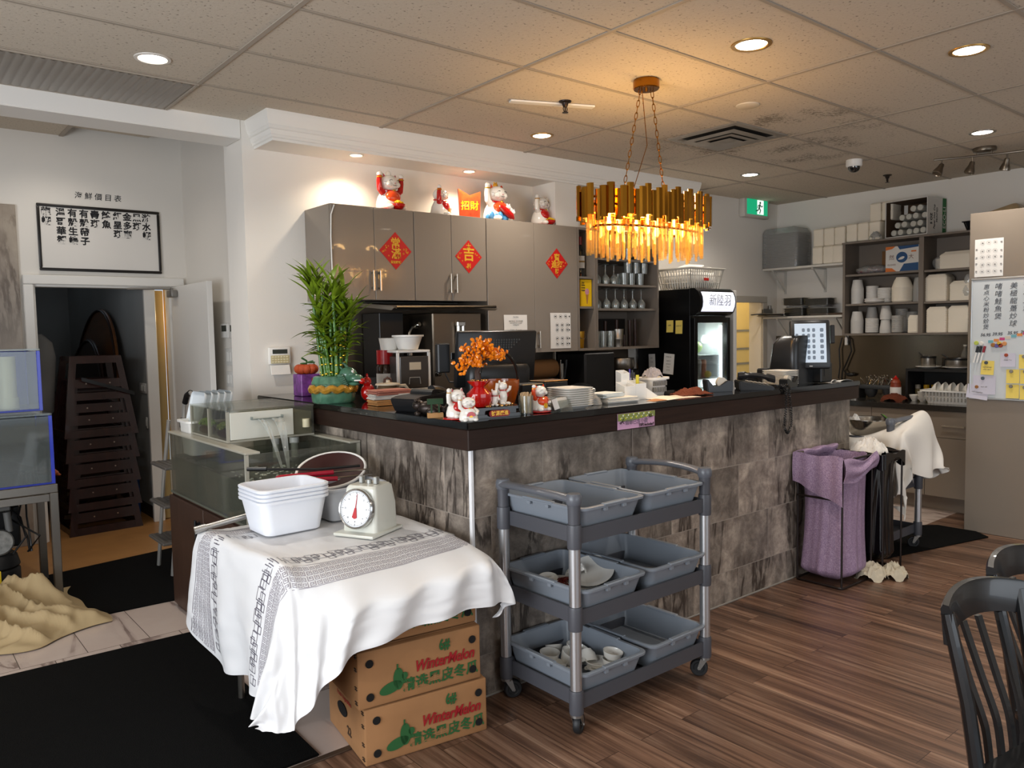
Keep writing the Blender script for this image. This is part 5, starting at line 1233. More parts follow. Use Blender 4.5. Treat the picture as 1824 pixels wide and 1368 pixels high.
# ------------------------------------------------------------------ right side: base cabinets, shelves, fridge, linen stands, chairs
M_DRK=mat('dark_stone_worktop','#2a2724',0.16,var=0.2,vscale=60,coat=0.2)
t=thing('base_cabinet','taupe base cabinet run with drawers and nickel handles on the right wall','cabinet',(6.99,2.44,0))
g=G().box((7.0,2.445,0.13),(7.79,4.10,0.868)).box((7.08,2.445,0),(7.79,4.10,0.13));pw('carcass',g,M_TAUPE,t)
ys=[2.447,2.93,3.40,4.09]
for k,(a,b) in enumerate(zip(ys,ys[1:])):
    g=G().box((6.98,a+0.002,0.64),(6.999,b-0.002,0.864),0.0015);d=pw('drawer',g,M_TAUPE,t)
    hy=2.70 if k == 0 else (a+b)/2 if k == 2 else None
    if hy:g=G().box((6.95,hy-0.09,0.735),(6.96,hy+0.09,0.747),0.002).box((6.958,hy-0.08,0.736),(6.98,hy-0.07,0.746)).box((6.958,hy+0.07,0.736),(6.98,hy+0.08,0.746));pw('handle',g,mat('satin_nickel','#c9c0b2',0.28,1.0),d)
    g=G().box((6.98,a+0.002,0.134),(6.999,b-0.002,0.636),0.0015);pw('door',g,M_TAUPE,t)
g=G().box((6.955,2.442,0.869),(7.79,4.10,0.914),0.003);solo('worktop',g.xf(MT((-6.955,-2.442,-0.869))),M_DRK,'long dark stone worktop on the taupe base cabinets at the right','worktop',(6.955,2.442,0.869))
g=G().box((7.786,2.442,0.916),(7.798,4.868,1.498));solo('steel_splashback',g.xf(MT((-7.786,-2.442,-0.916))),mat('warm_steel_sheet','#857a6a',0.25,1.0,var=0.1,vscale=2),'brown-tinted steel splashback behind the right worktop','panel',(7.786,2.442,0.916))
g=G().box((6.506,-1.2,0),(7.20,2.432,2.424),0.003);solo('tall_cabinet',g.xf(MT((-6.506,1.2,0))),M_TAUPE,'tall plain taupe cabinet side carrying the handwritten white board','cabinet',(6.506,-1.2,0))
# open wall unit
t=thing('wall_unit','taupe open wall unit crowded with white takeout containers','shelf',(7.5,2.45,1.50))
g=G().box((7.5,3.933,1.503),(7.79,3.957,2.412),0.001).box((7.5,3.188,1.521),(7.79,3.232,2.394),0.001).box((7.5,2.445,1.503),(7.79,2.47,2.412),0.001).box((7.502,2.471,1.503),(7.79,3.932,1.520)).box((7.495,2.440,2.395),(7.79,3.965,2.412)).box((7.775,2.471,1.5205),(7.79,3.932,2.3945));pw('carcass',g,M_TAUPEI,t)
for a,b,z in ((3.233,3.932,2.098),(3.233,3.932,1.811),(2.471,3.187,2.092),(2.471,3.187,1.805)):
    g=G().box((7.51,a,z-0.02),(7.775,b,z),0.001);pw('shelf_board',g,M_TAUPEI,t)
def bracket_shelf(name,label,y0,y1,z,bys):
    t=thing(name,label,'shelf',(7.5,y0,z))
    g=G().box((7.5,y0,z-0.022),(7.795,y1,z),0.002);pw('board',g,mat('white_shelf_board','#d3cfc7',0.45),t)
    for y in bys:
        g=G().box((7.785,y-0.012,z-0.27),(7.797,y+0.012,z-0.024)).box((7.53,y-0.012,z-0.034),(7.785,y+0.012,z-0.024));g.prism([(7.54,z-0.034),(7.565,z-0.034),(7.785,z-0.225),(7.785,z-0.25)],y-0.004,y+0.004,'y');pw('bracket',g,mat('white_metal_bracket','#c9c6bf',0.45),t)
bracket_shelf('wall_shelf','upper white bracket shelf in the corner with foil trays and foam boxes',3.96,4.86,2.222,(4.76,4.30))
bracket_shelf('wall_shelf','lower white bracket shelf in the corner with stacked foil pans',3.96,4.86,1.708,(4.70,4.05))

# ---- takeout ware
M_FOAM=mat('cream_foam','#ece2d0',0.55);M_CLEARP=glassy('clear_plastic_film','#f0f2f2',0.5,0.15,'#e8e8e6',0.28);M_FOIL=mat('foil_tray','#a3a09b',0.35,0.9,var=0.1,vscale=20)
M_CARDW=mat('white_paperboard','#d8d5cf',0.6)
def foam_box_g(): # a packet of nested foam clamshells, rounded edges
    g=G()
    return g.loft([[(x,y,z) for x,y in rr2(-0.09+i,-0.055+i,0.09-i,0.055-i,0.012,3)] for z,i in ((0.0,0.012),(0.008,0.002),(0.085,0.0),(0.095,0.003),(0.165,0.0),(0.178,0.010))])
fp=None
row=['second row','bottom row']
spots=[(4.235,2.2225,'first foam packet from the foil trays in the bottom row of the corner shelf'),(4.12,2.2225,'middle foam packet of the bottom row on the corner shelf'),(4.02,2.2225,'foam packet of the bottom row beside the wall unit'),(4.225,2.4015,'first foam packet of the second row above the corner shelf'),(4.112,2.4015,'middle foam packet of the second row above the corner shelf'),(4.00,2.4015,'foam packet of the second row at its right end'),(3.878,2.413,'first foam packet standing on the wall unit'),(3.765,2.413,'second foam packet standing on the wall unit'),(3.652,2.413,'third foam packet standing on the wall unit beside the cup carton'),(3.675,2.592,'upper foam packet left of the cup carton'),(3.56,2.592,'upper foam packet half hidden behind the cup carton')]
for y,z,l in spots:
    x=7.60 if z < 2.591 else 7.66
    if '"' :pass
    if fp is None:fp=solo('foam_packet',foam_box_g(),M_FOAM,l,'foam boxes',(x,y,z),group='packets of foam boxes');o=fp
    else:o=dup(fp,(x,y,z),0,l)
# foil tray pile in plastic wrap
t=thing('foil_tray_pile','tall pile of foil trays wrapped in clear plastic on the corner shelf','foil trays',(7.645,4.66,2.2225))
g=G()
for k in range(20):g.loft([[(x,y,z) for x,y in rr2(-0.125-i,-0.19-i,0.125+i,0.19+i,0.03,3)] for z,i in ((0.018*k,-0.012),(0.018*k+0.012,0.0),(0.018*k+0.0135,0.012),(0.018*k+0.016,0.012),(0.018*k+0.0165,0.0))])
obj('trays',g,M_FOIL,t)
g=G().loft([[(x,y,z) for x,y in rr2(-0.14-i,-0.21-i,0.14+i,0.21+i,0.035,6)] for z,i in ((0.002,0.0),(0.15,0.004),(0.36,0.0),(0.41,-0.02),(0.425,-0.08))]);bmesh.ops.subdivide_edges(g.bm,edges=g.bm.edges[:],cuts=2,use_grid_fill=True);g.wobble(0.008,18);g.bm.verts.ensure_lookup_table()
for v in g.bm.verts:v.co.z=max(0.001,v.co.z);v.co.x=max(-0.145,min(0.147,v.co.x))
obj('plastic_wrap',g,M_CLEARP,t)
# cup carton
t=thing('cup_carton','open white and green cup carton lying on the wall unit with paper cup sleeves inside','cardboard box',(7.46,3.145,2.4135),-0.10)
g=G()
w,d,h=0.40,0.315,0.335
g.box((0,0,0),(d,0.006,h)).box((0,w-0.006,0),(d,w,h)).box((0,0.0065,0),(d,w-0.0065,0.006)).box((0,0.0065,h-0.006),(d,w-0.0065,h)).box((d-0.006,0.0065,0.0065),(d,w-0.0065,h-0.0065));obj('carton',g,M_CARDW,t)
g=G().box((0.006,0.007,0.0065),(d-0.007,0.009,h-0.007)).box((0.006,w-0.009,0.0065),(d-0.007,w-0.007,h-0.007)).box((0.006,0.0095,h-0.009),(d-0.007,w-0.0095,h-0.007)).box((d-0.009,0.0095,0.0065),(d-0.0065,w-0.0095,h-0.0095));obj('brown_inside',g,mat('kraft_inside','#4e3a27',0.9),t)
SIDE=MT((0.115,-0.0015,0.16)) @ Matrix(((0,1,0),(0,0,-1),(-1,0,0))).to_4x4() @ MR(PI,4,'Z')
g=G().text('5 OZ',0.045,SIDE @ MT((-0.02,0.05,0)),0.0004,bold=0.001).text('Paper Hot Cup',0.036,SIDE @ MT((0.0,0.0,0)),0.0004,shear=0.2).text('PRINTED',0.034,SIDE @ MT((0.02,-0.045,0)),0.0004);obj('black_print',g,M_INK,t)
g=G().box((0.255,-0.0022,0.0),(d,-0.0005,h));gb=obj('green_end',g,mat('carton_green','#1f6b35',0.6),t)
g=G().text('ECO-LI',0.065,MT((0.285,-0.0035,0.16)) @ SIDE.to_3x3().to_4x4(),0.0004);obj('white_print',g,M_CARDW,gb)
CARTON=t
sl=None
cells=[(0.045,0.30),(0.115,0.305),(0.185,0.31),(0.255,0.315),(0.325,0.32)]
k=0
names=['lowest','second','third','fourth','fifth','sixth','seventh','eighth','ninth','tenth','eleventh','twelfth','thirteenth','fourteenth','fifteenth','sixteenth']
for r,(n,off) in enumerate(((5,0.045),(4,0.080),(4,0.045),(2,0.075))):
    for c in range(n):
        y=off+0.071*c;z=0.042+0.068*r
        wp=MR(-0.10,4,'Z') @ Vector((0.012+0.012*((c+r) % 3),y,z))
        l='cup sleeve '+['first','second','third','fourth','fifth'][c]+' from the printed side, '+['bottom','second','third','top'][r]+' row of the open carton'
        if sl is None:
            sl=thing('cup_sleeve',l,'paper cups',(7.46,3.145,2.4135),group='cup sleeves in the carton')
            g=G().lathe([(0,0.0),(0.024,0.0),(0.026,0.003),(0.032,0.25),(0.033,0.265)],22).xf(MR(PI/2,4,'Y'));obj('cups',g,mat('paper_cup_white','#e3dcc8',0.6),sl)
            g=G().lathe([(0,-0.003),(0.025,-0.002),(0.029,0.002),(0.034,0.25)],18).xf(MR(PI/2,4,'Y')).wobble(0.001,40);obj('plastic_sleeve',g,M_CLEARP,sl);o=sl
        else:o=dup(sl,label=l)
        o.location=Vector((7.46,3.145,2.4135))+wp;o.rotation_euler=(0,0,-0.10)
g=crumple(0.05,31,0.9);solo('plastic_bag',g,M_CLEARP,'crumpled clear bag at the left mouth of the cup carton','bag',(7.43,3.60,2.414))
# clear container and boxes on top of the units
t=thing('clear_lid_tray','amber-clear plastic tray leaning on a black tray above the wall unit','tray',(7.62,2.72,2.413))
g=G().loft([[(x,y,z) for x,y in rr2(-0.11-i,-0.15-i,0.11+i,0.15+i,0.03,4)] for z,i in ((0.0,-0.02),(0.07,0.0),(0.075,0.012),(0.08,0.012),(0.075,-0.004),(0.006,-0.024))]);obj('black_tray',g,mat('black_tray_plastic','#15161a',0.15),t)
g=G().loft([[(x,y,z) for x,y in rr2(-0.10-i,-0.17-i,0.10+i,0.17+i,0.04,4)] for z,i in ((0.0,0.012),(0.006,0.012),(0.05,-0.004),(0.07,-0.02),(0.072,-0.05))]).xf(MT((0.0,-0.12,0.088)) @ Euler((-0.25,0,0)).to_matrix().to_4x4());obj('amber_lid',g,mat('amber_plastic','#c4ab83',0.15,alpha=0.8),t)
g=G().box((0,-0.35,0),(0.32,0,0.20),0.004).text('lki',0.07,MT((-0.001,-0.13,0.07)) @ Matrix(((0,0,-1),(-1,0,0),(0,1,0))).to_4x4(),0.0004);solo('brown_carton',g,M_CORR,'brown carton standing on top of the tall taupe cabinet','cardboard box',(6.62,2.10,2.425))
# glove box and bag of red sachets, top left compartment
t=thing('glove_box','white blue and orange glove box with a glove picture in the wall unit','box',(7.53,3.245,2.0985))
g=G().box((0,0,0),(0.12,0.305,0.235),0.002);obj('carton',g,M_CARDW,t)
BF=MT((-0.001,0.1525,0.1175)) @ Matrix(((0,0,-1),(-1,0,0),(0,1,0))).to_4x4()
def flat(pts,h=0.0012):return G().prism(pts,0,h)
g=flat([(-0.02,-0.117),(0.15,-0.117),(0.15,-0.045),(0.02,-0.05)]).prism([(-0.04,0.117),(0.15,0.117),(0.15,0.098),(-0.02,0.085)],0,0.0012).prism([(0.0+0.052*math.cos(a*PI/14),0.012+0.05*math.sin(a*PI/14)) for a in range(28)],0,0.0012).xf(BF);obj('blue_print',g,mat('carton_blue','#1a4a7a',0.5),t)
g=flat([(-0.15,-0.117),(-0.05,-0.117),(-0.09,-0.085),(-0.15,-0.08)]).prism([(-0.15,0.117),(-0.06,0.117),(-0.09,0.095),(-0.15,0.085)],0,0.0012).prism([(0.085,0.055),(0.13,0.055),(0.13,0.068),(0.085,0.068)],0,0.0012).xf(BF);obj('orange_print',g,mat('carton_orange','#d8722a',0.5),t)
g=G().ell((0,0.005,0.001),(0.028,0.013,0.001),12,6,(0,0,0.35)).prism([(-0.035,-0.005),(-0.015,0.012),(-0.02,-0.012)],0.0012,0.0022).xf(BF);obj('glove_picture',g,M_CARDW,t)
g=G().text('大',0.05,BF @ MT((0.085,0.01,0.0005)),0.0003).text('然',0.05,BF @ MT((-0.095,0.012,0.0005)),0.0003).text('GLOVES',0.022,BF @ MT((-0.095,-0.055,0.0005)),0.0003);obj('brown_print',g,mat('carton_brown','#7d5a4e',0.6),t)
t=thing('sachet_bag','clear bag of dark red sachets lying in the top left compartment','bag',(7.62,3.715,2.0985))
g=G();rnd=random.Random(4)
for q in range(46):
    a,d=rnd.uniform(0,2*PI),rnd.uniform(0,1)**0.6;g.obox((0.07*d*math.cos(a),0.13*d*math.sin(a),0.012+0.045*(1-d*d)*rnd.uniform(.3,1.1)),(0.03,0.05,0.008),(rnd.uniform(-.6,.6),rnd.uniform(-.6,.6),rnd.uniform(0,3)),0.002)
obj('sachets',g,mat('dark_red_sachet','#7c3136',0.35),t)
g=G().ell((0,0,0.035),(0.095,0.16,0.05),28,14).wobble(0.012,22)
for v in g.bm.verts:v.co.z=max(0.001,v.co.z)
obj('plastic',g,M_CLEARP,t)
g=G().box((0,0,0),(0.05,0.10,0.215),0.002);solo('brown_divider',g,mat('kraft_paper','#7a5632',0.85),'brown cardboard piece standing behind the glove box in the wall unit','cardboard',(7.70,3.565,2.0985))
# stacks of takeout containers
def stack_g(kind,w,h,n=1):
    g=G()
    if kind == 'square':   # nested square foam lids: straight body, chamfered top
        P=lambda a,z:[(x,y,z) for x,y in rr2(-a,-a,a,a,0.012,3)]
        rings=[P(w-0.003,0)]
        m=max(6,int(h/0.022))
        for k in range(m):z=(h-0.03)*(k+1)/m;rings += [P(w,z-0.006),P(w-0.0025,z)]
        rings += [P(w*0.93,h-0.02),P(w*0.80,h-0.006),P(w*0.78,h)]
        return g.loft(rings)
    if kind == 'cups':     # inverted nested cups
        pr=[(0,0),(w,0),(w,0.006)]
        m=max(4,int((h-0.09)/0.016))
        for k in range(m):z=0.006+(h-0.10)*(k+1)/m;pr += [(w*0.985,z-0.003),(w,z)]
        pr += [(w*0.985,h-0.088),(w*0.74,h-0.004),(w*0.70,h),(0,h)]
        return g.lathe(pr,28)
    if kind == 'jar':
        pr=[(0,0),(w*0.90,0),(w,0.012)]
        for k in range(5):z=0.012+(h*0.52)*(k+1)/5;pr += [(w*0.985,z-0.004),(w,z)]
        pr += [(w*0.98,h*0.62),(w*0.78,h*0.86),(w*0.62,h*0.97),(w*0.60,h),(0,h)]
        return g.lathe(pr,32)
    if kind == 'bowls':
        pr=[(0,0),(w*0.78,0)]
        for k in range(n):z=h*(k+1)/n;pr += [(w*0.97,z-0.010),(w,z-0.009),(w,z-0.003),(w*0.965,z)]
        pr += [(w*0.9,h),(0,h-0.001)]
        return g.lathe(pr,30)
M_PP=mat('milky_plastic','#d2cfca',0.4,sss=0.05);M_PPC=mat('cloudy_clear_plastic','#b9b7b2',0.3,alpha=0.75)
ware=[
 # name, kind, width, height, x, y, z, material, label
 ('foam_lid_stack','square',0.175,0.155,7.66,2.905,2.0925,M_FOAM,'wide stack of foam lids at the right of the top right compartment'),
 ('foam_lid_stack','square',0.095,0.245,7.63,3.095,1.8055,M_FOAM,'tall square stack of foam lids in the middle right compartment'),
 ('foam_lid_stack','square',0.105,0.175,7.64,2.875,1.8055,M_FOAM,'shorter square foam stack at the right of the middle right compartment'),
 ('foam_lid_stack','square',0.090,0.235,7.62,3.085,1.5215,M_FOAM,'left square foam lid stack in the bottom right compartment'),
 ('foam_lid_stack','square',0.088,0.240,7.62,2.900,1.5215,M_FOAM,'right square foam lid stack in the bottom right compartment'),
 ('foam_lid_stack','square',0.055,0.165,7.60,3.292,1.5215,M_FOAM,'small square foam lid stack beside the unit post in the bottom left compartment'),
 ('cup_stack','cups',0.058,0.235,7.60,3.855,1.8115,M_PP,'bagged stack of white cups at the left of the middle left compartment'),
 ('bowl_stack','bowls',0.058,0.17,7.66,3.735,1.8115,M_PP,'stack of pale bowls second from the left in the middle left compartment'),
 ('bowl_stack','bowls',0.066,0.145,7.63,3.600,1.8115,M_PP,'round stack of white bowls left of the large foam jar'),
 ('lid_pile','bowls',0.095,0.045,7.57,3.665,1.8115,M_PP,'low pile of flat lids in front of the bowls in the middle left compartment'),
 ('foam_jar_stack','jar',0.092,0.235,7.61,3.425,1.8115,M_FOAM,'large rounded stack of foam bowls in the middle left compartment'),
 ('cup_stack','cups',0.050,0.225,7.64,3.288,1.8115,M_PPC,'bagged clear cup stack beside the unit post in the middle left compartment'),
 ('cup_stack','cups',0.060,0.215,7.60,3.855,1.5215,M_PP,'front left stack of milky cups in the bottom left compartment'),
 ('cup_stack','cups',0.055,0.255,7.72,3.765,1.5215,M_PP,'tall milky cup stack behind at the left of the bottom left compartment'),
 ('tub_stack','bowls',0.062,0.145,7.60,3.705,1.5215,M_PP,'straight stack of white tubs in the bottom left compartment'),
 ('cup_stack','cups',0.055,0.13,7.60,3.572,1.5215,M_PP,'lower milky cup stack in the middle of the bottom left compartment'),
 ('cup_stack','cups',0.052,0.13,7.60,3.572,1.652,M_PP,'upper milky cup stack standing on the other cups in the bottom left compartment'),
 ('tub_stack','bowls',0.058,0.23,7.70,3.465,1.5215,M_PPC,'tall cloudy tub stack at the back of the bottom left compartment'),
 ('tub_stack','bowls',0.050,0.165,7.58,3.455,1.5215,M_PPC,'short cloudy tub stack in front of the tall one'),
 ('clear_tub','bowls',0.055,0.20,7.70,3.365,1.5215,M_PPC,'narrow clear tub stack behind the small foam lids'),
]
for nm,kd,w,h,x,y,z,m_,l in ware:
    gg=stack_g(kd,w,h,max(2,int(h/0.018)))
    if w > 0.15:gg.xf(Matrix.Diagonal((0.55,1,1,1)))
    solo(nm,gg,m_,l,'takeout containers',(x,y,z),group='takeout containers in the wall unit')
for x,y,z,rx,ry,rz,l in ((7.64,3.095,2.0925,0.07,0.07,0.07,'clear plastic bag of foam cups at the left of the top right compartment'),(7.57,2.83,1.8055,0.035,0.06,0.115,'crumpled clear bag hanging over the middle right foam stack')):
    t=thing('plastic_bag',l,'bag',(x,y,z));g=G().ell((0,0,rz),(rx,ry,rz),24,16).wobble(0.02,14)
    for v in g.bm.verts:v.co.z=max(0.001,v.co.z)
    obj('plastic',g,M_CLEARP,t)
    if rx > 0.05:g=G().merge(stack_g('bowls',0.045,0.10,5));obj('cups',g,M_FOAM,t)
g=G().sheet(lambda u,v:(0.0-0.05*u,0.03*math.sin(u*6)+0.06*(v-0.5)*(1+u),-0.02-0.30*u),14,6,0.002);solo('hanging_cloth',g,M_PAPER,'white cloth hanging from the right end of the bottom shelf beside the tall cabinet','cloth',(7.50,2.49,1.80))
# lower corner shelf: foil pans
def foil_pan_g(w,d,h,n=6):
    g=G()
    for k in range(n):z=h*k/n;g.loft([[(x,y,q) for x,y in rr2(-w-i,-d-i,w+i,d+i,0.02,3)] for q,i in ((z,-0.015),(z+h/n*0.7,0.0),(z+h/n*0.72,0.008),(z+h/n*0.9,0.008))])
    return g
for x,y,z,w,d,h,l in ((7.63,4.53,1.7085,0.08,0.115,0.085,'lower stack of foil pans on the left of the lower corner shelf'),(7.63,4.25,1.7085,0.08,0.115,0.075,'lower stack of foil pans on the right of the lower corner shelf'),(7.63,4.54,1.825,0.08,0.115,0.075,'upper stack of foil pans on the left of the lower corner shelf'),(7.63,4.265,1.815,0.085,0.13,0.07,'upper stack of foil pans on the right of the lower corner shelf')):
    solo('foil_pan_stack',foil_pan_g(w,d,h),M_FOIL,l,'foil pans',(x,y,z),group='foil pan stacks on the lower corner shelf')
for y,l in ((4.52,'left'),(4.26,'right')):
    g=G().loft([[(a,b,z) for a,b in rr2(-0.07-i,-0.11-i,0.07+i,0.11+i,0.02,4)] for z,i in ((0,0.0),(0.01,-0.012),(0.02,-0.004))]).wobble(0.004,30);solo('plastic_wrap',g,M_CLEARP,'clear wrap between the two '+l+' foil pan stacks','wrap',(7.63,y,1.797))
o=solo('wire_tray',foil_pan_g(0.06,0.16,0.03,2),M_STEEL,'shallow steel tray overhanging the left end of the lower corner shelf','tray',(7.48,4.72,1.709));o.rotation_euler=(0,0,0.12)
g=G().box((0,0,0),(0.2,0.36,0.022),0.003);solo('flat_board',g,mat('dark_brown_board','#4a3a2c',0.5),'thin dark board lying on the lower corner shelf beside the wall unit','board',(7.55,3.965,1.7085))
# items on the right worktop
Z9=0.9145
t=thing('riser_shelf','small black riser shelf carrying pots on the right worktop','shelf',(7.30,2.46,Z9))
g=G().box((7.30,2.46,1.175),(7.66,3.245,1.20),0.002).box((7.30,3.225,Z9),(7.66,3.245,1.1745),0.001).box((7.30,2.46,Z9),(7.66,2.48,1.1745),0.001).box((7.64,2.481,Z9),(7.66,3.224,1.1745));pw('frame',g,mat('charcoal_board','#1b1a1a',0.45),t)
def pot(x,y,z,r,h,label):
    t=thing('pot',label,'pot',(x,y,z))
    g=G().lathe([(0,0),(r*0.96,0),(r,0.006),(r,h),(r+0.004,h+0.002),(r-0.003,h),(r-0.004,0.008),(0,0.008)],30);obj('body',g,M_STEEL,t)
    g=G().lathe([(r+0.002,h-0.016),(r+0.003,h-0.002),(r,h)],30).tube([(-r*0.3,r*0.5,h*0.5),(-r*0.2,r*0.8,h+0.01),(-r*0.1,r*1.3,h+0.035)],0.005,6);obj('rim_and_ladle',g,M_BLACK,t)
def plate_g(r):return G().lathe([(0,0.0),(r*0.55,0.0),(r*0.62,0.004),(r,0.018),(r,0.021),(r*0.6,0.008),(0,0.006)],32)
solo('saucer',plate_g(0.105),M_CHINA,'white saucer under the small steel pot on the black riser','plate',(7.40,3.09,1.2005));pot(7.40,3.09,1.2095,0.062,0.10,'small steel pot on a white saucer on the black riser')
solo('saucer',plate_g(0.125),M_CHINA,'white saucer under the wide steel pot on the black riser','plate',(7.42,2.85,1.2005));pot(7.42,2.85,1.2095,0.10,0.085,'wide steel pot on a white saucer on the black riser')
g=G().cyl((0.0,0,0),(0,0,0.09),0.055,n=20);solo('black_pot',g,M_BLACKS,'plain black pot standing behind the two steel pots','pot',(7.56,2.98,1.201))
def bottle(x,y,z,h,r,col,cap,label,gl=False,lab=None):
    t=thing('sauce_bottle',label,'bottle',(x,y,z))
    g=G().lathe([(0,0),(r,0),(r,h*0.5),(r*0.9,h*0.6),(r*0.38,h*0.82),(r*0.36,h*0.96),(0,h*0.96)],22);obj('glass',g,glassy('glass_'+col[1:],col,0.4,0.04,col,0.55) if gl else mat('bottle_'+col[1:],col,0.1),t)
    g=G().cyl((0,0,h*0.93),(0,0,h),r*0.45,n=14);obj('cap',g,mat('cap_'+cap[1:],cap,0.4),t)
    if lab:g=G().lathe([(r+0.0008,h*0.15),(r+0.0008,h*0.45)],22);obj('paper_label',g,mat('label_'+lab[1:],lab,0.6),t)
bottle(7.50,2.745,1.2005,0.20,0.04,'#15100d','#9c1c16','dark soy sauce bottle with a red cap on the black riser',lab='#c9a83e')
bottle(7.60,2.86,1.2005,0.21,0.035,'#8f8a80','#bdb8ae','clear glass bottle behind the pots on the black riser',True)
bottle(7.44,2.64,1.2005,0.20,0.038,'#8f6f35','#1d1a17','amber oil bottle at the right end of the black riser',True,'#c8bfa8')
g=G().lathe([(0,0),(0.03,0),(0.034,0.08),(0.031,0.08),(0.027,0.004),(0,0.004)],20);solo('tumbler',g,M_GLASSC,'clear tumbler at the right end of the black riser','glass',(7.36,2.63,1.2005))
t=thing('sauce_squeeze_bottle','red-brown squeeze sauce bottle left of the black riser','bottle',(7.25,3.31,Z9))
g=G().lathe([(0,0),(0.045,0),(0.047,0.005),(0.047,0.125),(0.042,0.145),(0.044,0.16),(0.03,0.185),(0.022,0.19),(0,0.19)],26);obj('body',g,mat('brown_red_sauce','#84351c',0.35),t)
g=G().lathe([(0.024,0.188),(0.026,0.2),(0.012,0.205),(0.006,0.222),(0,0.222)],18);obj('red_cap',g,M_RED,t)
g=G().lathe([(0.0475,0.03),(0.0475,0.118)],40).xf(MR(0.5,4,'Z'));obj('white_label',g,M_PAPER,t)
solo('brown_cloth',crumple(0.10,12,0.45),mat('rust_brown_towel','#5e2a14',0.95),'crumpled rust-brown cloth in front of the squeeze bottle on the right worktop','cloth',(7.14,3.27,Z9))
for l,y,x in (('steel utensil canister at the left of the cutlery holder',3.72,7.28),):
    g=G().lathe([(0,0),(0.06,0),(0.064,0.005),(0.064,0.13),(0.068,0.135),(0.061,0.135),(0.06,0.008),(0,0.008)],26);solo('canister',g,M_STEEL,l,'canister',(x,y,Z9))
t=thing('cutlery_holder','charcoal cutlery holder with spoons bristling out on the right worktop','cutlery holder',(7.32,3.50,Z9))
g=G().box((-0.055,-0.17,0.085),(0.055,0.17,0.125),0.01,2);obj('tray',g,mat('charcoal_plastic','#3a3c3e',0.4),t)
for y in (-0.10,0.07):g=G().lathe([(0,0.005),(0.03,0.01),(0.055,0.05),(0.06,0.086)],20,(0,y,0));obj('well',g,mat('charcoal_plastic','#3a3c3e',0.4),t)
g=G().box((-0.06,-0.16,0.0),(0.06,-0.15,0.09)).box((-0.06,0.15,0.0),(0.06,0.16,0.09));obj('stand',g,M_BLACK,t)
g=G();rnd=random.Random(8)
for q in range(26):
    y,x=rnd.uniform(-0.10,0.12),rnd.uniform(-0.03,0.03);dy,dx,h=rnd.uniform(-.06,.06),rnd.uniform(-.05,.04),rnd.uniform(0.04,0.085)
    g.tube([(x,y,0.10),(x+dx,y+dy,0.125+h)],0.003,5).ell((x+dx*1.1,y+dy*1.1,0.13+h),(0.010,0.014,0.005),8,6,(rnd.uniform(0,1),rnd.uniform(0,1),0))
obj('spoons',g,M_CHROME,t)
t=thing('dish_rack','white plastic basket with a row of upright white bowls under the riser','dish basket',(7.20,2.80,Z9))
g=slotted(G(),0.11,0.225,0.115,0.80);obj('basket',g,M_WHITE,t)
g=G()
for q in range(15):
    for r_ in range(2):y=-0.20+0.0275*q;g.box((-0.1085-0.0045+0.006*(1-r_),y,0.022+0.045*r_),(-0.0985-0.004+0.006*(1-r_)-0.009,y+0.012,0.055+0.045*r_))
obj('slots',g,mat('slot_shadow_grey','#8d8a84',0.7),t)
b0=None
for k in range(6):
    l='white bowl '+['first','second','third','fourth','fifth','sixth'][k]+' from the left in the white dish basket';y=2.965-0.062*k
    if b0 is None:
        b0=solo('bowl',G().lathe([(0,0),(0.025,0),(0.028,0.004),(0.055,0.03),(0.064,0.05),(0.060,0.05),(0.050,0.03),(0.02,0.008),(0,0.007)],28),M_CHINA,l,'bowl',(7.20,y,Z9+0.112),group='bowls in the dish basket');b0.rotation_euler=(math.radians(82),0,0)
    else:dup(b0,(7.20,y,Z9+0.112),None,l)
BW=lambda r,h:G().lathe([(0,0),(r*0.5,0),(r*0.52,0.005),(r*0.9,h*0.6),(r,h),(r-0.003,h),(r*0.86,h*0.6),(r*0.4,0.008),(0,0.008)],26)
solo('bowl',BW(0.045,0.055),M_CHINA,'single white bowl at the foot of the riser, left of the bowl stack','bowl',(7.26,3.145,Z9))
for k in range(3):solo('bowl',BW(0.048,0.042),M_CHINA,['bottom','middle','top'][k]+' white bowl of the three-bowl stack under the riser','bowl',(7.22,3.055,Z9+0.024*k),group='three stacked bowls')
g=slotted(G(),0.045,0.045,0.07,0.9,0.003);solo('green_basket',g,mat('lime_plastic','#6fa51d',0.4),'small lime green basket between the bowls and the dish rack','basket',(7.34,3.02,Z9))
for k,(x,y,c,l) in enumerate(((7.44,3.12,'#c99a1c','small spice jar with a yellow lid at the left under the riser'),(7.46,3.06,'#c99a1c','small spice jar with a yellow lid in the middle under the riser'),(7.45,3.0,'#c99a1c','small spice jar with a yellow lid beside the dish rack'),(7.42,3.185,'#8f8a80','small spice jar with a grey lid under the riser'))):
    t=thing('spice_jar',l,'jar',(x,y,Z9));g=G().lathe([(0,0),(0.024,0),(0.024,0.09),(0.018,0.10),(0,0.10)],16);obj('jar',g,glassy('jar_glass','#cfc6a8',0.4,0.05,'#8d7f58',0.5),t);g=G().cyl((0,0,0.10),(0,0,0.135),0.024,n=16);obj('lid',g,mat('lid_'+c[1:],c,0.4),t)
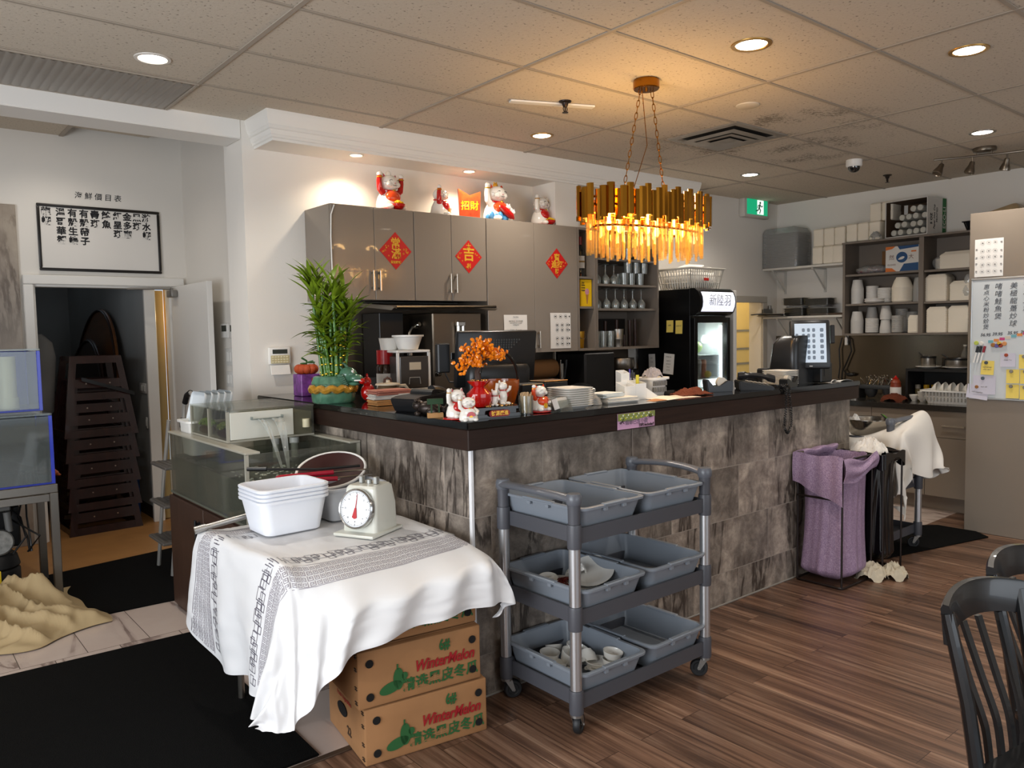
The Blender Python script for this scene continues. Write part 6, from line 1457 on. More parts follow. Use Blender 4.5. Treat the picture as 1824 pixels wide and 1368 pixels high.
# black cables hanging on the splash-back
t=thing('hanging_cables','two looped black cables hanging from a plug on the right splashback','cable',(7.775,4.06,1.48))
g=G().tube([(-0.02,0.03,0),(-0.02,0.06,-0.12),(-0.02,0.05,-0.30),(-0.02,0.065,-0.42),(-0.02,0.03,-0.45),(-0.02,0.02,-0.33)],0.007,7);obj('cable',g,M_BLACK,t)
g=G().tube([(-0.02,-0.02,0),(-0.02,-0.05,-0.02),(-0.02,-0.07,-0.14),(-0.02,-0.02,-0.26),(-0.025,0.01,-0.33),(-0.03,-0.03,-0.385),(-0.03,-0.09,-0.39),(-0.03,-0.11,-0.37)],0.008,7).ell((-0.03,-0.06,-0.38),(0.015,0.05,0.02),10,8);obj('cable',g,M_BLACK,t)
g=G().box((-0.03,-0.03,-0.08),(0,0.0,0.0),0.004);obj('plug',g,M_WHITE,t)
# labels strip above the screen
g=G()
for k in range(4):g.box((0,0.045*k,0),(0.004,0.045*k+0.035,0.03))
solo('wall_stickers',g,mat('pink_sticker','#a88a80',0.7),'row of small reddish stickers on the wall under the lower corner shelf','stickers',(7.79,4.30,1.60))

# ---- hand-written white board on the tall cabinet
WX=6.5055
t=thing('white_board','handwritten white board with prices and notes on the tall taupe cabinet','white board',(WX,1.75,1.48))
g=G().box((-0.012,-0.66,-0.44),(-0.001,0.65,0.44));obj('panel',g,mat('cool_white_board','#cfd4d6',0.14,coat=0.3),t)
g=G()
for a,b in (((-0.67,-0.455),(0.66,-0.4405)),((-0.67,0.4405),(0.66,0.455)),((-0.67,-0.44),(-0.6605,0.44)),((0.6505,-0.44),(0.66,0.44))):g.box((-0.018,a[0],a[1]),(0.0,b[0],b[1]),0.003)
obj('frame',g,mat('silver_frame','#b9bbbb',0.3,0.7),t)
g=G()
cols2=[('惠点心米粉炒蚧煲','56.95',0.555),('啫啫鮭魚煲','39.95',0.475),('美極龍躉炒球','35.95',0.375),('竹林上素','29.95',0.29),('葱烧海参','36.95',0.205),('豉汁炒蜆','35.95',0.125),('鹽焗雞','28.95',0.04)]
for s,p,y in cols2:
    n=len(s);dz=min(0.055,0.34/n)
    for k,ch in enumerate(s):g.text(ch,min(0.050,dz*0.95),MT((-0.0135,y,0.385-dz*k)) @ Matrix(((0,0,-1),(-1,0,0),(0,1,0))).to_4x4(),0.0003,shear=0.15)
    g.text(p,0.031,MT((-0.0135,y,0.03+(0.555-y)*0.07)) @ Matrix(((0,0,-1),(-1,0,0),(0,1,0))).to_4x4(),0.0003,bold=0.0006,shear=0.2)
g.box((-0.0138,0.60,-0.40),(-0.0125,0.603,-0.375));obj('handwriting',g,mat('marker_ink','#4a4c52',0.6),t)
g=G();
for k in range(16):
    y0=0.535-0.038*k;z0=-0.02+0.010*k;g.mi(k % 4).box((-0.0145,y0-0.034,z0-0.010),(-0.0122,y0,z0+0.010))
obj('washi_tape',g,[mat('tape_teal','#6fa9b3',0.7),mat('tape_orange','#d98a4a',0.7),mat('tape_pink','#c0447a',0.7),mat('tape_pale','#cfc3b0',0.7)],t)
def on_board(name,label,y,z,w,h,m_,lines=(),tilt=0.0,cat='note',magnet=None,grp=None):
    t=thing(name,label,cat,(WX-0.0125,1.75+y,1.48+z),group=grp)
    R=MR(tilt,4,'X')
    g=G().sheet(lambda u,v:(-0.0022-0.004*math.sin(u*PI)*0.3-0.006*(1-v)**2,(u-0.5)*w,(v-0.5)*h),5,5,0.0004).xf(R);obj('paper',g,m_,t)
    if lines:
        g=G()
        for s,sz,dz in lines:g.text(s,sz,R @ MT((-0.0105,0,dz*h)) @ Matrix(((0,0,-1),(-1,0,0),(0,1,0))).to_4x4(),0.0002,shear=0.2)
        obj('handwriting',g,mat('pale_pen_ink','#6a6460',0.8),t)
    if magnet:
        g=G().lathe([(0,0.010),(0.010,0.010),(0.013,0.006),(0.013,0.0),(0,0.0)],16).xf(R @ MT((-0.003,0.01,h*0.36)) @ MR(-PI/2,4,'Y'));obj('magnet',g,mat('magnet_'+magnet[1:],magnet,0.25,0.4),t)
ns='yellow notes on the white board'
on_board('sticky_note','single yellow note under the marker pens, left of all other notes',0.535,-0.215,0.088,0.105,M_YEL,(('no soup',0.018,0.05),('after 8pm',0.014,-0.12)),0.03,'note','#5a6066',ns)
for y,z,l in ((0.285,-0.165,'upper yellow note of the group, at the frame edge'),(0.365,-0.275,'left yellow note in the middle row of the group'),(0.275,-0.275,'right yellow note in the middle row of the group'),(0.365,-0.385,'left yellow note in the bottom row of the group'),(0.275,-0.39,'right yellow note in the bottom row of the group'),(0.19,-0.17,'yellow note in the upper row right of the group'),(0.185,-0.28,'yellow note at the right of the middle row')):
    on_board('sticky_note',l,y,z,0.086,0.102,M_YEL,(('...',0.014,0.0),),-0.02,'note','#8f8a80',ns)
M_LILAC=mat('pale_lilac_paper','#c9c6d3',0.85)
on_board('paper_note','pale lilac note with a red magnet between the yellow notes',0.40,-0.155,0.10,0.10,M_LILAC,(('closed Tue',0.012,0.0),),-0.03,'note','#b0523a')
on_board('paper_note','upper pale lilac note with magnets at the lower left of the board',0.555,-0.345,0.155,0.14,M_LILAC,(('hot oil',0.016,-0.1),),0.0,'note','#5f6f7a')
on_board('paper_note','lower pale lilac note hanging over the left edge of the board',0.60,-0.40,0.15,0.105,M_LILAC,(('call supplier',0.016,0.0),),0.12,'note','#b07a4a')
for k,(dy,c,l) in enumerate(((0.0,'#1a1a1c','left black marker pen stuck on the white board'),(-0.022,'#1a1a1c','right black marker pen stuck on the white board'),(-0.047,'#8e1424','red-capped marker pen stuck on the white board'))):
    t=thing('marker_pen',l,'marker',(WX-0.022,1.75+0.615+dy,1.48-0.12));R=MR(0.22,4,'X')
    g=G().cyl((0,0,-0.06),(0,0,0.02),0.0065,n=12).xf(R);obj('barrel',g,M_WHITE,t);g=G().cyl((0,0,0.02),(0,0,0.068),0.0085,n=12).xf(R);obj('cap',g,mat('cap'+c[1:],c,0.35),t)
for k,(y,z,c) in enumerate(((0.615,-0.03,'#b9c45a'),(0.58,-0.035,'#d9d6cf'),(0.50,-0.045,'#b07a4a'),(0.475,-0.05,'#6a5f9a'),(0.45,-0.048,'#b0523a'),(0.46,-0.035,'#c9a13a'),(0.425,-0.035,'#cf8f5a'))):
    g=G().lathe([(0,0.010),(0.013,0.010),(0.016,0.006),(0.016,0.0),(0,0.0)],16).xf(MR(-PI/2,4,'Y'));solo('round_magnet',g,mat('magnet_'+c[1:],c,0.25),['lime round magnet at the left end of the tape strip','white round magnet beside the lime one','brown round magnet below the tape strip','violet round magnet below the tape strip','red round magnet below the tape strip','gold round magnet under the tape strip','orange round magnet right of the cluster'][k],'magnet',(WX-0.0130,1.75+y,1.48+z),group='round magnets on the board')
t=None
def chart(y0,z0,y1,z1,label):
    w,h=abs(y1-y0),z1-z0
    g=G().sheet(lambda u,v:(-0.001-0.004*math.sin(u*PI),(u-0.5)*w,(v-0.5)*h),6,4,0.0005).mi(1)
    for r_,q in enumerate((0.40,0.18,0.02,-0.18,-0.36)):
        for c in range(3):
            py,pz=(0.22-0.22*c)*w,q*h;g.tube([(-0.0068,py+0.075*w*math.cos(a*PI/6),pz+0.075*w*math.sin(a*PI/6)) for a in range(12)],0.0005,4,True).box((-0.007,py-0.03*w,pz-0.003),(-0.006,py+0.03*w,pz+0.003))
        g.box((-0.006,-0.46*w,q*h-0.004),(-0.0045,-0.40*w,q*h+0.004)).box((-0.006,0.40*w,q*h-0.05),(-0.0045,0.46*w,q*h-0.042))
    solo('table_chart',g,[M_PAPER,mat('thin_grey_print','#8b8784',0.8)],label,'paper',(WX,(y0+y1)/2,(z0+z1)/2))
chart(2.394,1.945,2.20,2.225,'white table chart with printed circles above the handwritten white board')

# ---- drinks fridge
t=thing('drinks_fridge','black glass-door drinks fridge with a lit sign and cans inside','fridge',(5.46,4.20,0))
fx0,fx1,fy0,fy1=5.475,5.985,4.20,4.84
g=G().box((fx0,fy0+0.05,0.0),(fx0+0.03,fy1,1.94),0.004).box((fx1-0.03,fy0+0.05,0.0),(fx1,fy1,1.94),0.004).box((fx0+0.0305,fy0+0.05,0.0),(fx1-0.0305,fy1,0.12)).box((fx0+0.0305,fy0+0.05,1.69),(fx1-0.0305,fy1,1.94)).box((fx0+0.0305,fy1-0.03,0.121),(fx1-0.0305,fy1,1.689));pw('cabinet',g,mat('fridge_black','#0a0a0b',0.28),t)
g=G().box((fx0+0.031,fy1-0.04,0.121),(fx1-0.031,fy1-0.0305,1.688)).box((fx0+0.0305,fy0+0.06,0.121),(fx0+0.036,fy1-0.041,1.688)).box((fx1-0.036,fy0+0.06,0.121),(fx1-0.0305,fy1-0.041,1.688));pw('white_liner',g,mat('fridge_liner','#dfe4e4',0.4),t)
prof=[(fy0+0.05,1.705),(fy0+0.0,1.710),(fy0-0.035,1.735),(fy0-0.055,1.78),(fy0-0.06,1.825),(fy0-0.055,1.87),(fy0-0.035,1.915),(fy0,1.94),(fy0+0.05,1.942)]
g=G().prism(prof,fx0,fx1,'x');pw('sign_housing',g,mat('fridge_black','#0a0a0b',0.28),t)
inner=[(y-0.004,z) for y,z in prof[1:-1]]
g=G();V=[[g.bm.verts.new((x,y+(0.010 if k in (0,len(inner)-1) else 0),1.825+(z-1.825)*0.93)) for k,(y,z) in enumerate(inner)] for x in (fx0+0.035,fx1-0.018)]
for k in range(len(inner)-1):g.bm.faces.new((V[0][k],V[1][k],V[1][k+1],V[0][k+1]))
g._fin();sg=pw('lit_sign',g,mat('lit_fridge_sign','#ffffff',0.3,emit='#e9edff',estr=0.85),t)
g=G().text('新陸羽',0.105,FACE((fx0+0.27,fy0-0.0655,1.832),'-y'),0.0004,bold=-0.0012,shear=0.1);pw('lettering',g,mat('sign_ink','#3a3c46',0.6),sg)
g=G().box((fx0,fy0,0.14),(fx0+0.045,fy0+0.045,1.69),0.003).box((fx1-0.045,fy0,0.14),(fx1,fy0+0.045,1.69),0.003).box((fx0+0.0455,fy0,1.645),(fx1-0.0455,fy0+0.045,1.69)).box((fx0+0.0455,fy0,0.14),(fx1-0.0455,fy0+0.045,0.20));d=pw('door_frame',g,mat('fridge_black','#0a0a0b',0.28),t)
g=G().box((fx0+0.0455,fy0+0.018,0.201),(fx1-0.0455,fy0+0.024,1.644));pw('glass',g,M_GLASSC,d)
for z in (0.62,0.98,1.155,1.36):g=G().box((fx0+0.037,fy0+0.07,z-0.006),(fx1-0.037,fy1-0.045,z));pw('wire_shelf',g,mat('white_wire_shelf','#c9cdcf',0.4),t)
g=G().box((fx1-0.06,fy0+0.055,0.30),(fx1-0.045,fy0+0.068,1.62));pw('lamp_strip',g,mat('fridge_led','#ffffff',0.4,emit='#eaf4ff',estr=14),t)
for z in (0.7,1.1,1.5):l=light('POINT','fridge_light',(fx1-0.12-fx0,0.16,z),3.2,(0.88,0.96,1.0),0.04);l.parent=t
def can(x,y,z,c,l,r=0.031,h=0.115):
    t=thing('drink_can',l,'can',(x,y,z),group='drinks in the fridge');g=G().lathe([(0,0),(r*0.8,0),(r,0.008),(r,h-0.012),(r*0.82,h),(0,h-0.003)],20);obj('can',g,mat('can_'+c[1:],c,0.25,0.4),t);g=G().lathe([(r*0.82,h-0.001),(r*0.84,h+0.002),(r*0.76,h+0.001),(0,h-0.002)],20);obj('lid',g,M_CHROME,t)
for x,c,l in ((5.56,'#4a1020','dark red drink can at the left of the middle fridge shelf'),(5.63,'#3d0c18','dark maroon drink can second on the middle fridge shelf'),(5.70,'#8f8a84','silver drink can on the middle fridge shelf'),(5.77,'#a85a2a','orange drink can on the middle fridge shelf')):can(x,4.34,1.156,c,l,h=0.165)
for x,c,l in ((5.565,'#0f5a3a','dark green can at the left of the upper fridge shelf'),(5.635,'#17683f','green can second on the upper fridge shelf')):can(x,4.35,1.361,c,l,h=0.14)
g=G().ell((0,0,0.065),(0.11,0.09,0.065),22,14).wobble(0.01,12);solo('cabbage',g,mat('pale_green_cabbage','#9db56a',0.5),'pale green wrapped vegetable on the upper fridge shelf','vegetable',(5.77,4.46,1.3605))
t=thing('covered_plate','covered plate of greens balanced at the top of the fridge','plate',(5.60,4.40,1.502));g=plate_g(0.10);obj('plate',g,M_CHINA,t);g=G().ell((0,0,0.015),(0.08,0.07,0.055),18,10);
for v in g.bm.verts:v.co.z=max(0.012,v.co.z)
obj('greens',g,mat('dull_greens','#7f8a5a',0.5),t)
for x,y,z,l in ((5.60,4.34,0.985,'left lemon in the fridge tub'),(5.665,4.36,0.985,'middle lemon in the fridge tub'),(5.72,4.33,0.985,'right lemon in the fridge tub'),(5.66,4.31,1.02,'lemon on top of the others in the fridge tub'),(5.80,4.31,1.156,'lemon on the middle fridge shelf')):
    g=G().ell((0,0,0.032),(0.042,0.033,0.032),16,10).ell((0.04,0,0.032),(0.01,0.008,0.008),8,6);solo('lemon',g,mat('lemon_yellow','#e0c32a',0.4),l,'lemon',(x,y,z),group='lemons in the fridge')
g=G().box((5.50,4.78,1.16),(5.80,4.79,1.34));solo('blue_carton',g.xf(MT((-5.5,-4.78,-1.16))),mat('blue_grey_carton','#7d8fb3',0.5),'blue-grey carton at the back of the fridge','carton',(5.5,4.55,1.16))
# notes on the fridge side
def side_note(y,z,w,h,m_,label,lines,cat='note',tilt=0.0):
    g=G().sheet(lambda u,v:(-0.0015-0.004*(1-v)**2,(u-.5)*w,(v-.5)*h),4,4,0.0004).mi(1)
    for s,sz,dz in lines:g.text(s,sz,MT((-0.0075,0,dz*h)) @ Matrix(((0,0,-1),(-1,0,0),(0,1,0))).to_4x4(),0.0002)
    o=solo('fridge_note',g,[m_,mat('pale_pen_ink','#6a6460',0.8)],label,cat,(fx0-0.0005,y,z));o.rotation_euler=(tilt,0,0)
side_note(4.465,1.62,0.075,0.105,M_YEL,'left yellow note stuck on the black fridge side',(('milk',0.02,0.1),));side_note(4.365,1.612,0.075,0.115,M_YEL,'right yellow note stuck on the black fridge side',(('stock 12',0.015,0.1),))
side_note(4.48,1.29,0.115,0.18,M_PAPER,'white handwritten list stuck low on the black fridge side',(('order list',0.016,0.35),('beef 10',0.014,0.15),('prawn 8',0.014,0.0),('rice 3',0.014,-0.15),('tel 555',0.014,-0.3)),'paper',0.08)
side_note(4.67,1.285,0.075,0.18,M_PAPER,'narrow white receipt strip stuck beside the list on the fridge side',(('8.95',0.014,0.3),('12.50',0.014,0.1),('21.45',0.014,-0.2)),'paper',-0.04)
# basket on the fridge
t=thing('laundry_basket','white slatted plastic basket with folded cloths on top of the fridge','basket',(5.80,4.50,1.943))
W_,D_,H_=0.235,0.19,0.19
g=G();FL_=0.86
for s in range(4):
    n=15 if s % 2 == 0 else 12
    for k in range(n+1):
        u=(k/n-0.5)*2
        if s == 0:a,b=(u*W_*FL_,-D_*FL_),(u*W_,-D_)
        elif s == 2:a,b=(u*W_*FL_,D_*FL_),(u*W_,D_)
        elif s == 1:a,b=(W_*FL_,u*D_*FL_),(W_,u*D_)
        else:a,b=(-W_*FL_,u*D_*FL_),(-W_,u*D_)
        g.tube([(a[0],a[1],0.005),(b[0],b[1],H_-0.01)],0.0055,5)
L=lambda x,y,z:[(a,b,z) for a,b in rr2(-x,-y,x,y,0.02,3)]
g.loft([L(W_-0.004,D_-0.004,H_-0.02),L(W_+0.004,D_+0.004,H_-0.02),L(W_+0.022,D_+0.022,H_-0.006),L(W_+0.022,D_+0.022,H_),L(W_-0.004,D_-0.004,H_)],False,False).box((-W_*FL_,-D_*FL_,0),(W_*FL_,D_*FL_,0.006))
for z in (0.06,0.12):
    f=FL_+(1-FL_)*z/H_;g.tube([(x,y,z) for x,y in rr2(-W_*f,-D_*f,W_*f,D_*f,0.02,3)],0.004,5,True)
obj('basket_body',g,mat('milky_white_plastic','#d9d4c9',0.4,alpha=0.92),t)
g=G().box((-0.045,-D_*0.97-0.008,0.075),(0.02,-D_*0.95-0.004,0.10),0.002);obj('red_tag',g,M_RED,t)
g=G().box((-0.19,-0.15,0.010),(0.19,0.15,0.15),0.03,3).obox((0.0,0.0,0.175),(0.34,0.26,0.035),(0.05,-0.1,0.1),0.014,2).obox((0.05,0.03,0.205),(0.22,0.18,0.02),(0.1,-0.2,0.3),0.008).wobble(0.006,14);solo('folded_cloths',g,mat('white_linen','#ddd8d0',0.9),'folded white cloths heaped in the basket on the fridge','cloth',(5.80,4.50,1.950))
# white partition beside the fridge and the lit panel beyond the corridor door
g=G().box((6.12,4.26,0),(6.165,4.865,1.935),0.003);solo('white_partition',g.xf(MT((-6.12,-4.26,0))),mat('white_partition_board','#d9d7d2',0.4),'tall white partition board standing right of the drinks fridge','partition',(6.12,4.26,0))
t=thing('slatted_door','yellow-lit door with grey horizontal inlays seen through the corridor opening','door',(6.75,5.62,0));t['kind']='structure';t.name='door_3'
g=G().box((6.75,5.62,0.0),(8.48,5.66,2.05));pw('slab',g,mat('cream_door_paint','#cbb06c',0.5),t)
for z in (0.95,1.15,1.33,1.55):g=G().box((6.8,5.613,z),(8.4,5.6195,z+0.025));pw('inlay',g,mat('grey_inlay','#77736a',0.4),t)
light('POINT','corridor_lamp',(7.6,5.3,2.3),22,(1.0,0.80,0.45),0.1)
g=G().box((7.50,4.842,1.74),(7.68,4.868,1.80),0.008,2).cyl((7.60,4.83,1.79),(7.60,4.83,1.83),0.018).tube([(7.60,4.825,1.742),(7.30,4.80,1.735),(7.22,4.81,1.73)],0.008,6).tube([(7.60,4.825,1.735),(7.75,4.80,1.73)],0.009,6);solo('door_closer',g.xf(MT((-7.6,-4.84,-1.77))),mat('closer_grey','#8c8983',0.4,0.6),'grey door closer arm above the corridor door near the exit sign','door closer',(7.6,4.84,1.77))

# ---- second cart with a white cloth and a steel bowl
cart2=dup([o for o in bpy.data.objects if o.name == 'bus_cart'][0],(5.53,2.87,0),PI/2,'grey cart under the white sheet behind the bar end, only its post and caster showing')
CT2=[  # rows: far to near along the cart; columns: left hem to right hem
 [(5.27,3.29,.60),(5.285,3.28,.80),(5.33,3.26,.81),(5.53,3.26,.80),(5.74,3.26,.81),(5.79,3.27,.72),(5.80,3.28,.5)],
 [(5.245,3.0,.44),(5.265,3.0,.70),(5.32,3.0,.815),(5.53,3.0,.80),(5.75,3.0,.815),(5.80,3.0,.70),(5.81,3.0,.45)],
 [(5.235,2.70,.36),(5.265,2.70,.68),(5.31,2.70,.82),(5.53,2.70,.80),(5.75,2.70,.825),(5.80,2.68,.70),(5.815,2.66,.46)],
 [(5.225,2.48,.40),(5.255,2.46,.72),(5.29,2.46,.87),(5.53,2.45,.945),(5.74,2.46,.972),(5.81,2.44,.74),(5.83,2.42,.50)],
 [(5.22,2.40,.46),(5.25,2.385,.74),(5.285,2.39,.87),(5.53,2.385,.955),(5.72,2.385,.975),(5.79,2.375,.76),(5.82,2.36,.54)],
 [(5.24,2.36,.47),(5.27,2.34,.70),(5.29,2.345,.86),(5.53,2.33,.86),(5.70,2.335,.86),(5.76,2.33,.70),(5.80,2.30,.56)],
 [(5.28,2.35,.30),(5.30,2.32,.50),(5.32,2.31,.62),(5.53,2.30,.56),(5.68,2.29,.60),(5.74,2.285,.60),(5.79,2.275,.60)],
]
C2=[[Vector(p) for p in r] for r in CT2]
def cloth2(u,v):
    q=crom([crom(r,u*6) for r in C2],v*6);out=max(0.0,0.86-q.z)
    return q+Vector((-0.022*min(1,out*5)*math.sin(v*27),-0.022*min(1,out*5)*math.sin(u*25+1),0.006*NZ.noise(q*9)))
g=G().sheet(cloth2,70,80,0.003);solo('white_sheet',g.xf(MT((-5.53,-2.87,-0.86))),mat('white_linen','#ddd8d0',0.9),'white linen sheet draped over the cart beyond the bar end','cloth',(5.53,2.87,0.86),ang=75)
t=thing('steel_bowl','large steel mixing bowl on the white sheet holding scraps','bowl',(5.50,2.70,0.815))
g=G().lathe([(0,0),(0.10,0),(0.115,0.006),(0.148,0.06),(0.160,0.115),(0.172,0.119),(0.172,0.122),(0.158,0.119),(0.146,0.06),(0.11,0.010),(0,0.006)],44);obj('bowl',g,mat('polished_steel','#b3ada3',0.18,1.0),t)
g=G().ell((0,0,0.05),(0.12,0.12,0.05),20,10).wobble(0.02,14);obj('scraps',g,mat('pale_scraps','#9a9384',0.8),t)
solo('paper_napkin',crumple(0.03,14,1.4),M_PAPER,'white napkin peeking out of the steel bowl','napkin',(5.43,2.76,0.905))
g=G().obox((0,0,0),(0.07,0.05,0.006),(0.6,0.3,0)).mi(1).obox((0,0.002,0.006),(0.03,0.045,0.004),(0.6,0.3,0));solo('snack_wrapper',g,[mat('black_wrapper','#16181a',0.3),mat('green_wrapper','#5a9a2a',0.3)],'black and green wrapper on the rim of the steel bowl','wrapper',(5.60,2.625,0.940))

# ---- linen and rubbish stands
M_WIRE=mat('dark_wire_frame','#201613',0.4,0.3)
def wire_stand(name,label,x0,x1,y0,y1,h,mid):
    t=thing(name,label,'laundry stand',(x0,y0,0))
    r=0.0065
    for z in (0.010,h):
        g=G().tube([(x,y,z) for x,y in rr2(x0,y0,x1,y1,0.03,3)],r,8,True);pw('hoop',g,M_WIRE,t)
    for x in (x0,x1):
        for y in (y0,y1):q=0.009;g=G().cyl((x+(q if x == x0 else-q),y+(q if y == y0 else-q),0.004),(x+(q if x == x0 else-q),y+(q if y == y0 else-q),h),r,n=8);pw('leg',g,M_WIRE,t)
    if mid:g=G().tube([(x0+0.003,y1-0.01,mid),(x0+0.003,y0+0.01,mid)],r,8);pw('side_bar',g,M_WIRE,t)
    return t
def bag_fn(x0,x1,y0,y1,h,zb,seed,fold):
    def fn(u,v):
        a=2*PI*u;cx,cy=(x0+x1)/2,(y0+y1)/2;w,d=(x1-x0)/2,(y1-y0)/2
        c,s=math.cos(a),math.sin(a);k=1/max(abs(c),abs(s),1e-6)*0.55+0.45*1.06
        z=h+(zb-h)*v
        sq=1-0.10*math.sin(v*PI)+0.06*v-(0.75*((v-0.90)/0.10)**2 if v > 0.90 else 0)
        n=NZ.noise(Vector((c*2+seed,s*2,v*1.4)))*0.06+0.018*math.sin(a*9+seed+v*3)*min(1,v*4)+0.012*math.sin(a*17+v*5)*min(1,v*3)
        f=sq*(1+n*fold)
        return (cx+w*c*k*f,cy+d*s*k*f,max(0.012,z+0.02*NZ.noise(Vector((c*3,s*3,seed)))*(1-v)))
    return fn
M_LILACB=mat('lilac_damask','#9a829c',0.6);
nt,b_,N=nodes_of(M_LILACB)
tc=N('ShaderNodeTexCoord');vz=N('ShaderNodeTexNoise');vz.inputs['Scale'].default_value=38;vz.inputs['Detail'].default_value=2;vz.inputs['Distortion'].default_value=3.5
nt.links.new(tc.outputs['Object'],vz.inputs['Vector']);rp=ramp(nt,[(0.42,'#8b728e'),(0.5,'#b59eb6'),(0.56,'#8e7591')]);nt.links.new(vz.outputs['Fac'],rp.inputs['Fac']);nt.links.new(rp.outputs[0],b_.inputs['Base Color'])
bp=N('ShaderNodeBump');bp.inputs['Strength'].default_value=0.3;bp.inputs['Distance'].default_value=0.004;nt.links.new(vz.outputs['Fac'],bp.inputs['Height']);nt.links.new(bp.outputs[0],b_.inputs['Normal'])
wire_stand('linen_stand','dark wire stand holding the lilac linen bag against the bar counter',4.475,4.86,2.345,2.655,0.79,0.545)
t=thing('linen_bag','lilac damask linen bag hanging in the wire stand beside the bar','linen bag',(4.67,2.5,0.01))
g=G().sheet(bag_fn(4.487,4.848,2.357,2.643,0.795,0.015,2.0,1.0),120,60,0.003);pw('sack',g,M_LILACB,t,ang=70)
# turned-over collar: left flap, back flap, front roll
g=G().sheet(lambda u,v:(4.462-0.006*math.sin(v*PI)-0.004*math.sin(u*20),2.34+0.325*u,0.812-0.02*u*0-(0.30-0.12*u)*v+0.006*math.sin(u*9)),30,12,0.003);pw('side_flap',g,M_LILACB,t)
g=G().sheet(lambda u,v:(4.46+0.41*u,2.662-0.10*math.sin(v*PI)*0.4-0.06*v,0.815+0.03*math.sin(v*PI)-0.03*v+0.006*math.sin(u*13)),30,10,0.004);pw('back_flap',g,M_LILACB,t)
g=G()
g.sheet(lambda u,v:(4.462+0.41*u,2.338-0.016*math.sin(v*PI)-0.008*math.sin(v*13+u*3)*math.sin(u*PI),0.80-0.02*math.sin(u*PI)-(0.15-0.07*u)*v+0.010*math.sin(u*8+v*2)),40,24,0.004)
pw('front_roll',g,M_LILACB,t)
wire_stand('rubbish_stand','dark wire stand holding the black rubbish bag next to the lilac bag',4.90,5.17,2.30,2.58,0.775,None)
t=thing('rubbish_bag','shiny black rubbish bag hanging in the second wire stand','rubbish bag',(5.03,2.44,0.01))
M_BAG=mat('black_bin_liner','#08080a',0.18,coat=0.3)
g=G().sheet(bag_fn(4.912,5.10,2.312,2.568,0.775,0.07,7.0,1.7),110,60,0.002);pw('sack',g,M_BAG,t,ang=60)
g=G().sheet(lambda u,v:tuple(Vector((0.5*(4.90+5.17)+0.146*(1 if True else 0)*max(-1,min(1,1.35*math.cos(2*PI*u))),2.44+0.150*max(-1,min(1,1.35*math.sin(2*PI*u))),0.787-0.09*v*(0.7+0.4*math.sin(u*23))+0.008*math.sin(u*40)))),90,6,0.002);pw('turned_collar',g,M_BAG,t)
g=G().sheet(lambda u,v:(4.91+0.26*u,2.31+0.25*v,0.735-0.05*math.sin(u*PI)*math.sin(v*PI)+0.01*math.sin(u*14+v*9)),24,24,0.002);pw('sagging_film',g,M_BAG,t)
solo('white_rag',crumple(0.11,22,0.85),mat('white_linen','#ddd8d0',0.9),'crumpled white rag sitting on top of the rubbish and lilac bags','cloth',(5.02,2.46,0.735))
g=G().obox((0,0,0.04),(0.16,0.09,0.10),(0.1,0.1,0.2),0.02,2).wobble(0.01,15);solo('white_packet',g,mat('white_linen','#ddd8d0',0.9),'small white folded cloth behind the back flap of the lilac bag','cloth',(4.80,2.74,0.80)).location.z=0.79
for x,y,s,l in ((4.845,2.36,0.065,'cream rag on the floor between the lilac bag and the black bag'),(4.955,2.275,0.06,'cream rag at the foot of the rubbish stand')):solo('cream_rag',crumple(s*1.35,x*10,0.8),mat('cream_linen','#bdb29c',0.9),l,'cloth',(x,y-0.02,0.001))
rug('floor_mat',[(5.2,2.50),(6.40,2.22),(6.50,2.34),(6.50,2.62),(5.6,3.4),(5.2,3.4)],'black floor mat at the kitchen entrance below the covered cart')

